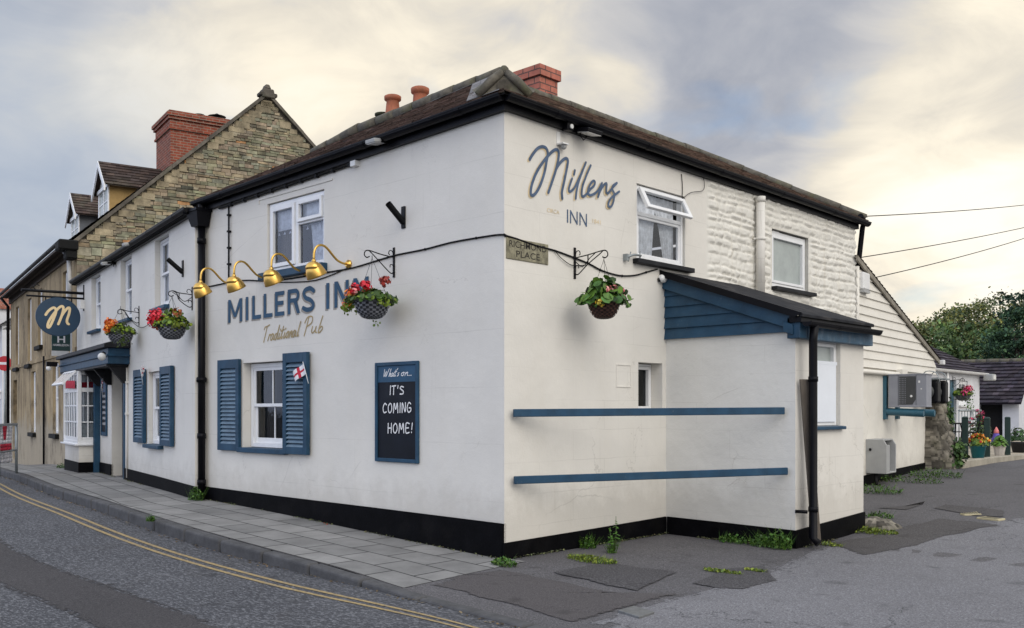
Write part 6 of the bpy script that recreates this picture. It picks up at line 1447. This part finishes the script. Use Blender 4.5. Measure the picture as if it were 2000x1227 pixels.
mb=MB(FC); rz=gz+1.75; tile_roof(mb,(us,-.22,gz+.02),(ue+.2,-.22,gz+.02),(us,2.6,rz),(ue-2.1,2.6,rz),.20,.3,.03); mb.face([(us,-.22,gz),(ue+.2,-.22,gz),(ue-2.1,2.6,rz-.03),(us,2.6,rz-.03)]); mb.face([(ue+.2,-.22,gz),(ue+.2,5.5,gz),(ue-2.1,2.6,rz-.03)]); mb.face([(us,5.5,gz),(ue+.2,5.5,gz),(ue-2.1,2.6,rz-.03),(us,2.6,rz-.03)]); mb.build('roof','roof_tile_purple',cot)
v=cu(1925,738,.2); r,f=thing_on(FC,ue-.1,.15,v.z,'floodlight','floodlight on the eaves end of the white cottage','floodlight'); mb=MB(f); mb.box(-.05,.35,-.3,0,-.1,.12); mb.build('housing','grey_plastic',r,bevel=.02); mb=MB(f); mb.box(.0,.3,-.31,-.3,-.06,.08); mb.build('lens','lamp_glass',r)
# hanging basket on the cottage
v=cu(1884,770,.35); p=FC.w(v.x,.3,v.z); basket(p,90,'basket of red flowers and trailing greenery beside the cottage window',.22,.2,[(-.1,.15,.12,.12,MAG,40),(.0,.15,.15,.1,RED,36),(-.22,.1,.02,.09,MAG,20)],chain=.5,seed=51,leaves=120,spread=1.3,trail=((.3,.1,-.5,90,.08,(1.0,1.3,1.1)),(.25,.1,.1,50,.1,(1.1,1.4,1.2)),(-.25,.1,-.2,20,.06,(.35,.3,.3))),lsize=(.04,.07))
b_=bracket(FC,v.x,v.z+.38,'iron basket bracket on the white cottage',.3)
# garage
gc=far(1960,36,.55); FGa=Frame(gc.x,gc.y,.55,8)
ga=thing('tiled_garage','low white garage with a big pantiled roof and dark doorway','garage',gc,FGa.deg)
q=lambda px,py,off=0: FGa.trace(px,py,off)
l=q(1880,800).x; rr=q(1990,800).x; ez=q(1950,783).z; rz=ez+1.62; da,db=q(1913,788),q(1958,788)
mb=MB(FGa); wall(mb,l-3,rr,-.8,ez,[(da.x,db.x,-.6,da.z,.3)]); mb.face([(rr,0,-.8),(rr,7,-.8),(rr,7,ez),(rr,3.0,rz),(rr,0,ez)]); mb.build('wall','pale_wall',ga)
mb=MB(FGa); mb.box(da.x,db.x,.3,.4,-.6,da.z); mb.build('doorway','dark_opening',ga)
mb=MB(FGa); tile_roof(mb,(l-3,-.35,ez-.12),(rr+.12,-.35,ez-.12),(l-3,3.0,rz),(rr+.12,3.0,rz),.30,.21,.05,.03,.3); mb.face([(l-3,-.35,ez-.14),(rr+.12,-.35,ez-.14),(rr+.12,3.0,rz-.03),(l-3,3.0,rz-.03)]); mb.face([(l-3,7,ez-.14),(rr+.12,7,ez-.14),(rr+.12,3.0,rz-.03),(l-3,3.0,rz-.03)])
rg=mb.build('roof','roof_tile_purple',ga); mb=MB(FGa); ridge_run(mb,(l-3,3.0,rz),(rr+.1,3.0,rz),.1,.4); mb.build('ridge_tiles','ridge_mortar',rg)
# terrace
tp=[(1866,914),(1930,903),(2010,893),(2080,886),(2080,850),(1866,850)]
P=[]
for k in tp[:4]: X,Y=G2(*k); P.append(Vector((X,Y,hpav(X,Y))))
back=[far(2090,34),far(1850,31),far(1830,22)]
T=[(p.x,p.y) for p in P]+[(p.x,p.y) for p in back]
mb=MB(); zt=.53; mb.prism([(x,y,.2) for x,y in T],(0,0,zt-.2)); o=mb.build('terrace_paving','paving_buff',origin=(0,0,0)); o['kind']='structure'
mb=MB()
for a,b in zip(P,P[1:]):
    d=(b-a).normalized(); nn=Vector((d.y,-d.x,0))*.14
    if (nn.x*VD[0]+nn.y*VD[1])>0: nn=-nn
    mb.hexa([(a.x,a.y,.2),(b.x,b.y,.2),(b.x+nn.x,b.y+nn.y,.2),(a.x+nn.x,a.y+nn.y,.2),(a.x,a.y,zt+.01),(b.x,b.y,zt+.01),(b.x+nn.x,b.y+nn.y,zt+.01),(a.x+nn.x,a.y+nn.y,zt+.01)])
o=mb.build('terrace_kerb','stone_step',bevel=.02,origin=(0,0,0)); o['kind']='structure'
def T_(px,py): return on_ground(px,py,zt)
def bollard(px,py,h,label):
    g=T_(px,py); r=thing('timber_post',label,'post',g,15,'dark green posts along the terrace'); mb=MB(Matrix.Translation(g)@Matrix.Rotation(rad(15),4,'Z')); w=.062; mb.box(-w,w,-w,w,0,h); mb.hexa([(-w-.01,-w-.01,h),(w+.01,-w-.01,h),(w+.01,w+.01,h),(-w-.01,w+.01,h),(-w*.7,-w*.7,h+.04),(w*.7,-w*.7,h+.04),(w*.7,w*.7,h+.04),(-w*.7,w*.7,h+.04)]); mb.build('post','post_green',r,bevel=.008)
bollard(1885,897,.88,'dark green post at the near end of the terrace edge'); bollard(1928,893,.86,'dark green post between the teal pot and the cream pot'); bollard(1968,889,.86,'dark green post between the cream pot and the dark pot'); bollard(1912,872,.9,'dark green post set back near the cottage railing')
def pot_plant(px,py,r_,h,mat,label,flowers,seed,ph=.25,greens=None,n=140,ribs=0):
    g=T_(px,py); random.seed(seed); r=thing('potted_plant',label,'potted plant',g,0,'plant pots on the terrace'); f=Matrix.Translation(g); mb=MB(f)
    mb.lathe([(r_*.72,0),(r_*.98,h*.9),(r_*1.06,h*.9),(r_*1.06,h),(r_*.9,h),(r_*.85,h*.85)],10 if ribs else 20,None,None,not ribs); mb.build('pot',mat,r)
    mb=MB(f)
    for _ in range(n):
        a=random.uniform(0,6.28); q=random.random()**.6; c=Vector((r_*1.35*q*math.cos(a),r_*1.35*q*math.sin(a),h+ph*(1-q*q*.7)*random.uniform(.1,1))); t=random.choice(greens or GREEN); gg=random.uniform(.6,1.3); mb.leaf(c,(math.cos(a)*q,math.sin(a)*q,.6+random.gauss(0,.3)),random.uniform(.03,.055),6,tuple(v*gg for v in t),.7)
    mb.build('foliage','leaf',r)
    if flowers:
        mb=MB(f)
        for _ in range(flowers[1]): a=random.uniform(0,6.28); q=random.random()**.6; flower(mb,(r_*1.3*q*math.cos(a),r_*1.3*q*math.sin(a),h+ph*(1-q*q*.6)),.045,flowers[0],9,.026)
        mb.build('flowers','petal',r)
pot_plant(1910,895,.165,.28,'teal_pot','teal pot of yellow and red flowers on the terrace',(YEL+ORG+RED[:1]+YEL,26),61,.24)
pot_plant(1952,890,.14,.22,'cream_pot','ribbed cream pot with bright green leaves on the terrace',None,62,.26,[(1.0,1.3,.7),(.8,1.1,.6),(1.4,1.5,.7)],160,1)
pot_plant(1991,884,.21,.26,'dark_pot','wide black pot with dark shrubby leaves at the terrace end',None,63,.42,[(.3,.45,.5),(.4,.6,.6),(.5,.7,.6)],200)
pot_plant(1912,876,.24,.3,'dark_pot','dark pot with tall pink flowers behind the posts',([(.55,.05,.12),(.5,.1,.2)],18),64,.75,[(.35,.4,.35),(.5,.5,.4)],200)
g=T_(1899,872); g=T_(1946,868); r=thing('garden_ornament','small pink and purple ornament by the dark garage doorway','ornament',g); mb=MB(Matrix.Translation(g)); mb.lathe([(.16,0),(.15,.1),(.09,.3),(.075,.34)],10,None,(.12,.08,.4)); mb.lathe([(.08,.34),(.07,.42),(.02,.52),(.001,.54)],10,None,(.7,.2,.2)); mb.build('body','petal',r)
# table and chairs
def table(p,deg,label):
    r=thing('terrace_table',label,'table',p,deg); f=Matrix.Translation(p)@Matrix.Rotation(rad(deg),4,'Z'); mb=MB(f); mb.lathe([(.45,.70),(.46,.715),(.45,.73)],24); mb.build('tabletop','black_iron',r)
    for k in range(3): a=2.1*k; mb=MB(f); mb.tube(smooth([(.1*math.cos(a),.1*math.sin(a),.7),(.18*math.cos(a),.18*math.sin(a),.4),(.4*math.cos(a),.4*math.sin(a),0)]),.018,6); mb.build('leg','black_iron',r)
def chair(p,deg,label):
    r=thing('terrace_chair',label,'chair',p,deg,'dark metal terrace chairs'); f=Matrix.Translation(p)@Matrix.Rotation(rad(deg),4,'Z'); mb=MB(f); mb.box(-.21,.21,-.21,.21,.43,.455); mb.build('seat','black_iron',r,bevel=.01)
    mb=MB(f); mb.tube(smooth([(-.2,.2,.44),(-.2,.27,.8),(-.1,.29,.92),(.1,.29,.92),(.2,.27,.8),(.2,.2,.44)]),.014,6)
    for k in range(4): mb.tube([(-.12+.08*k,.21,.45),(-.12+.08*k,.285,.9)],.008,5)
    mb.build('backrest','black_iron',r)
    for sx in (-1,1):
        for sy in (-1,1): mb=MB(f); mb.tube([(sx*.19,sy*.19,.44),(sx*.22,sy*.23,0)],.014,6); mb.build('leg','black_iron',r)
table(T_(1868,882),0,'round dark metal table near the pier on the terrace'); chair(T_(1860,874),60,'dark metal chair behind the terrace table'); chair(T_(1893,876),-70,'dark metal chair right of the terrace table, before the railing')
# railing by the cottage steps
ra=thing('step_railing','grey metal handrail with uprights on the steps of the white cottage','railing',T_(1895,868)); mb=MB(FC)
u_a,u_b=cu(1873,800,.9).x,cu(1916,800,.9).x; zt2=cu(1890,802,.9).z; mb.tube([(u_a,-.9,zt2),(u_b,-.9,zt2)],.03,6); mb.tube([(u_a,-.9,.75-.5),(u_b,-.9,.25)],.02,6)
for k in range(9): uu=u_a+(u_b-u_a)*k/8; mb.tube([(uu,-.9,.1),(uu,-.9,zt2)],.016,5)
mb.tube([(u_a-.7,-1.3,.5),(u_b-.9,-.9,zt2)],.025,6); mb.build('bars','galvanised',ra)
# ------------------------------------------------------------------ trees
def tree(p,h,rx,rz,label,name,mat,tints,n,clumps,size,seed,trunk=.2,base=.3,flat=.55,group='trees behind the cottage and garage'):
    random.seed(seed); r=thing(name,label,'tree',p,0,group); f=Matrix.Translation(p)
    mb=MB(f); mb.tube([(0,0,-.3),(.1,.05,h*.35),(0,.1,h*.75)],[trunk,trunk*.7,trunk*.25],8)
    cl=[]
    for k in range(clumps):
        a=random.uniform(0,2*PI); q=random.random()**.5; zz=random.uniform(-1,1); rr=math.sqrt(max(0,1-zz*zz*.85))*q
        c=Vector((rx*rr*math.cos(a),rx*rr*math.sin(a),h-rz+zz*rz*.92)); cl.append((c,random.uniform(.10,.22)*rx+.18,random.uniform(.55,1.35)))
    for c,s_,g in cl[:14]: mb.tube([(0,0,h*.3),(c.x*.4,c.y*.4,(h*.35+c.z)/2),c],[trunk*.3,trunk*.18,.02],5,False)
    mb.build('trunk','bark',r)
    mb=MB(f)
    for _ in range(n):
        c,s_,g=random.choice(cl); d=Vector((random.gauss(0,1),random.gauss(0,1),random.gauss(0,1)*flat+.1)); d*=s_*.62
        gg=g*random.uniform(.6,1.35); t=random.choice(tints); mb.leaf(c+d,(random.gauss(0,1),random.gauss(0,1),random.gauss(0,1)+.5),random.uniform(*size),5,tuple(v*gg for v in t),random.uniform(.45,.8))
    mb.build('crown',mat,r); return r
LT=[(1,1,1),(1.3,1.15,.9),(.7,.8,.8),(1.6,1.25,.7)]
def at(px,d): v=far(px,d); return (v.x,v.y,.6)
specs=[(1772,56,6.3,1.8,2.6,'slender pale tree at the left end of the tree line'),(1815,54,6.9,2.1,2.9,'loose open tree just right of the annexe gable'),(1862,56,7.5,2.4,3.2,'airy tree in the middle of the tree line above the cottage roof'),(1915,55,8.0,2.6,3.6,'taller airy tree left of the dark conifer'),(1965,57,8.6,2.6,3.8,'tall leafy tree behind the dark conifer')]
for k,(px,d,h,rx,rz,lab) in enumerate(specs): tree(at(px,d),h-.6,rx,rz,lab,'broadleaf_tree','tree_leaf',LT,7500,64,(.05,.11),70+k)
tree(at(1885,46),5.2,2.6,2.2,'rounded mid green bushy tree behind the cottage roof','bushy_tree','tree_leaf',[(.9,1.15,.9),(1.1,1.3,.9),(.7,1.0,.9)],7000,70,(.06,.13),81)
tree(at(1830,47),4.3,1.5,1.6,'small bushy tree beside the cottage roof hip','bushy_tree','tree_leaf',[(.8,1.05,.9),(1.0,1.1,.9)],4000,40,(.06,.13),84)
tree(at(2030,43),6.9,1.9,4.6,'big dark evergreen at the right edge of the photo','conifer','conifer_leaf',[(1,1,1),(1.4,1.3,1.1),(.6,.7,.8)],16000,120,(.045,.10),82,.25,flat=.35)
tree(at(1985,41),5.4,1.25,2.4,'lower dark evergreen in front of the tall one','conifer','conifer_leaf',[(1.2,1.3,1.1),(1.6,1.6,1.1),(.7,.8,.8)],8000,70,(.04,.09),83,flat=.35)
# ------------------------------------------------------------------ overhead wires from the back corner of the pub
for (a,b,sg,lab) in (((0,8.62,4.9),(2000,393),.10,'highest overhead wire crossing the sky from the pub eaves'),((-.3,9.3,4.3),(2000,437),.10,'middle overhead wire crossing the sky'),((-.2,9.6,3.95),(2000,455),.14,'lowest overhead wire crossing the sky')):
    e=far(2000,24); e.z=1.6+(800-b[1])*24/F; A_=Vector(a); e=A_+(e-A_)*1.9; pts=[]
    for k in range(21): t=k/20; q=A_.lerp(e,t); q.z-=sg*4*t*(1-t); pts.append(q)
    mb=MB(); mb.tube(pts,.009,5); tag(mb.build('overhead_wire','cable_black'),lab,'wire','overhead wires on the right')
# ------------------------------------------------------------------ camera, sky, sun
sc=bpy.context.scene
cd=bpy.data.cameras.new('camera'); cam=bpy.data.objects.new('camera',cd); C.objects.link(cam); sc.camera=cam
cam.location=CAM; yaw=math.atan2(-VD[0],VD[1]); cam.rotation_euler=(rad(90),0,yaw)
cd.sensor_width=36; cd.lens=36*F/2000; cd.shift_y=(HY-613.5)/2000; cd.clip_end=3000
SUN_AZ=(.96,-.28); EL=40
l=bpy.data.lights.new('sun','SUN'); so=bpy.data.objects.new('sun',l); C.objects.link(so)
d=Vector((SUN_AZ[0]*math.cos(rad(EL)),SUN_AZ[1]*math.cos(rad(EL)),math.sin(rad(EL)))); so.rotation_euler=d.to_track_quat('Z','Y').to_euler()
l.energy=1.2; l.angle=rad(45); l.color=(1.0,.94,.86)
w=bpy.data.worlds.new('World'); sc.world=w; w.use_nodes=True; nt=NT.__new__(NT); nt.m=w; nt.t=w.node_tree; nt.n=nt.t.nodes; nt.n.clear()
tc=nt.n.new('ShaderNodeTexCoord'); dirv=tc.outputs['Generated']
sky=nt.n.new('ShaderNodeTexSky'); sky.sky_type='NISHITA'; sky.sun_disc=False; sky.sun_elevation=rad(EL); sky.sun_rotation=math.atan2(SUN_AZ[0],SUN_AZ[1])
b1=nt.n.new('ShaderNodeBackground'); b1.inputs[1].default_value=.13; nt.link(sky.outputs[0],b1.inputs[0])
sx=nt.n.new('ShaderNodeSeparateXYZ'); nt.link(dirv,sx.inputs[0])
def dot(v):
    n=nt.n.new('ShaderNodeVectorMath'); n.operation='DOT_PRODUCT'; nt.link(dirv,n.inputs[0]); n.inputs[1].default_value=v; return n.outputs['Value']
def pdir(px,py):
    a=(px-CX)/F; b=(HY-py)/F; v=Vector((VD[0]+a*RD[0],VD[1]+a*RD[1],b)).normalized(); return tuple(v)
hz=nt.math('ADD',nt.math('MAXIMUM',sx.outputs[2],0.0),.32)
dv=nt.n.new('ShaderNodeVectorMath'); dv.operation='DIVIDE'; nt.link(dirv,dv.inputs[0]); cb=nt.n.new('ShaderNodeCombineXYZ')
for k in range(3): nt.link(hz,cb.inputs[k])
nt.link(cb.outputs[0],dv.inputs[1])
cl=nt.noise(nt.mapped(dv.outputs[0],(1,1,1),(0,0,.5),(3.1,1.7,.4)),1.55,5,.5,.5)
cl2=nt.noise(nt.mapped(dv.outputs[0],(1,1,1),(0,0,.5),(7.1,2.2,.9)),5.0,6,.58,.6)
f=nt.math('ADD',nt.math('MULTIPLY',cl,.66),nt.math('MULTIPLY',cl2,.36))
def spot(px,py,c0,c1,amt):
    m=nt.n.new('ShaderNodeMapRange'); m.interpolation_type='SMOOTHSTEP'; nt.link(dot(pdir(px,py)),m.inputs[0]); m.inputs[1].default_value=math.cos(rad(c0)); m.inputs[2].default_value=math.cos(rad(c1)); m.inputs[3].default_value=0; m.inputs[4].default_value=amt; return m.outputs[0]
# broad light and dark banks of cloud
for a in ((1620,250,17,2,-.13),(1450,60,13,2,-.10),(1950,230,11,1,.17),(1750,590,14,2,.26),(1210,190,3.2,.3,.12),(1250,160,9,1,.03),(700,200,14,3,.07),(420,130,11,2,.06),(1900,420,7,1,-.07),(60,60,12,3,-.06),(60,430,16,2,-.03),(300,140,5,.5,.10),(90,170,4,.5,.07),(1960,470,5,.5,.08)):
    f=nt.math('ADD',f,spot(*a))
cc=nt.ramp(f,[(.25,(.27,.30,.375)),(.40,(.42,.435,.48)),(.50,(.58,.57,.565)),(.58,(.74,.69,.60)),(.68,(.94,.86,.71)),(.85,(1.06,1.01,.90))])
# blue side: towards the left end of the street and behind the camera the cloud is thinner and bluer
cool=spot(-150,540,22,3,.65); cc=nt.mix('MIX',cool,cc,(.40,.48,.60))
back=nt.n.new('ShaderNodeMapRange'); back.interpolation_type='SMOOTHSTEP'; nt.link(dot((-.25,-.93,.25)),back.inputs[0]); back.inputs[1].default_value=.05; back.inputs[2].default_value=.8
cc=nt.mix('MIX',back.outputs[0],cc,(1.03,1.15,1.49))
wr=nt.n.new('ShaderNodeMapRange'); wr.interpolation_type='SMOOTHSTEP'; nt.link(dot((.93,-.10,.35)),wr.inputs[0]); wr.inputs[1].default_value=.2; wr.inputs[2].default_value=.9
cc=nt.mix('MIX',wr.outputs[0],cc,(1.24,1.20,1.14))
zn=nt.n.new('ShaderNodeMapRange'); zn.interpolation_type='SMOOTHSTEP'; nt.link(sx.outputs[2],zn.inputs[0]); zn.inputs[1].default_value=.45; zn.inputs[2].default_value=.8; cc=nt.mix('MIX',zn.outputs[0],cc,(.80,.86,.98))
gr=nt.n.new('ShaderNodeMapRange'); nt.link(sx.outputs[2],gr.inputs[0]); gr.inputs[1].default_value=-.02; gr.inputs[2].default_value=.01; cc=nt.mix('MIX',gr.outputs[0],(.10,.10,.105),cc)
b2=nt.n.new('ShaderNodeBackground'); b2.inputs[1].default_value=1.0; nt.link(cc,b2.inputs[0])
mx=nt.n.new('ShaderNodeMixShader'); gap=nt.ramp(nt.noise(nt.mapped(dv.outputs[0],(1,1,1),(0,0,0),(1.3,8.1,0)),2.6,4,.5,.3),[(.60,1.),(.70,.55)]); nt.link(gap,mx.inputs[0]); nt.link(b1.outputs[0],mx.inputs[1]); nt.link(b2.outputs[0],mx.inputs[2])
o=nt.n.new('ShaderNodeOutputWorld'); nt.link(mx.outputs[0],o.inputs[0])
sc.view_settings.view_transform='Standard'; sc.view_settings.look='None'; sc.view_settings.exposure=0.12; sc.view_settings.gamma=1
try: sc.view_settings.use_curve_mapping=False
except Exception: pass
sc.render.engine='CYCLES'; sc.cycles.use_denoising=True; sc.cycles.max_bounces=6
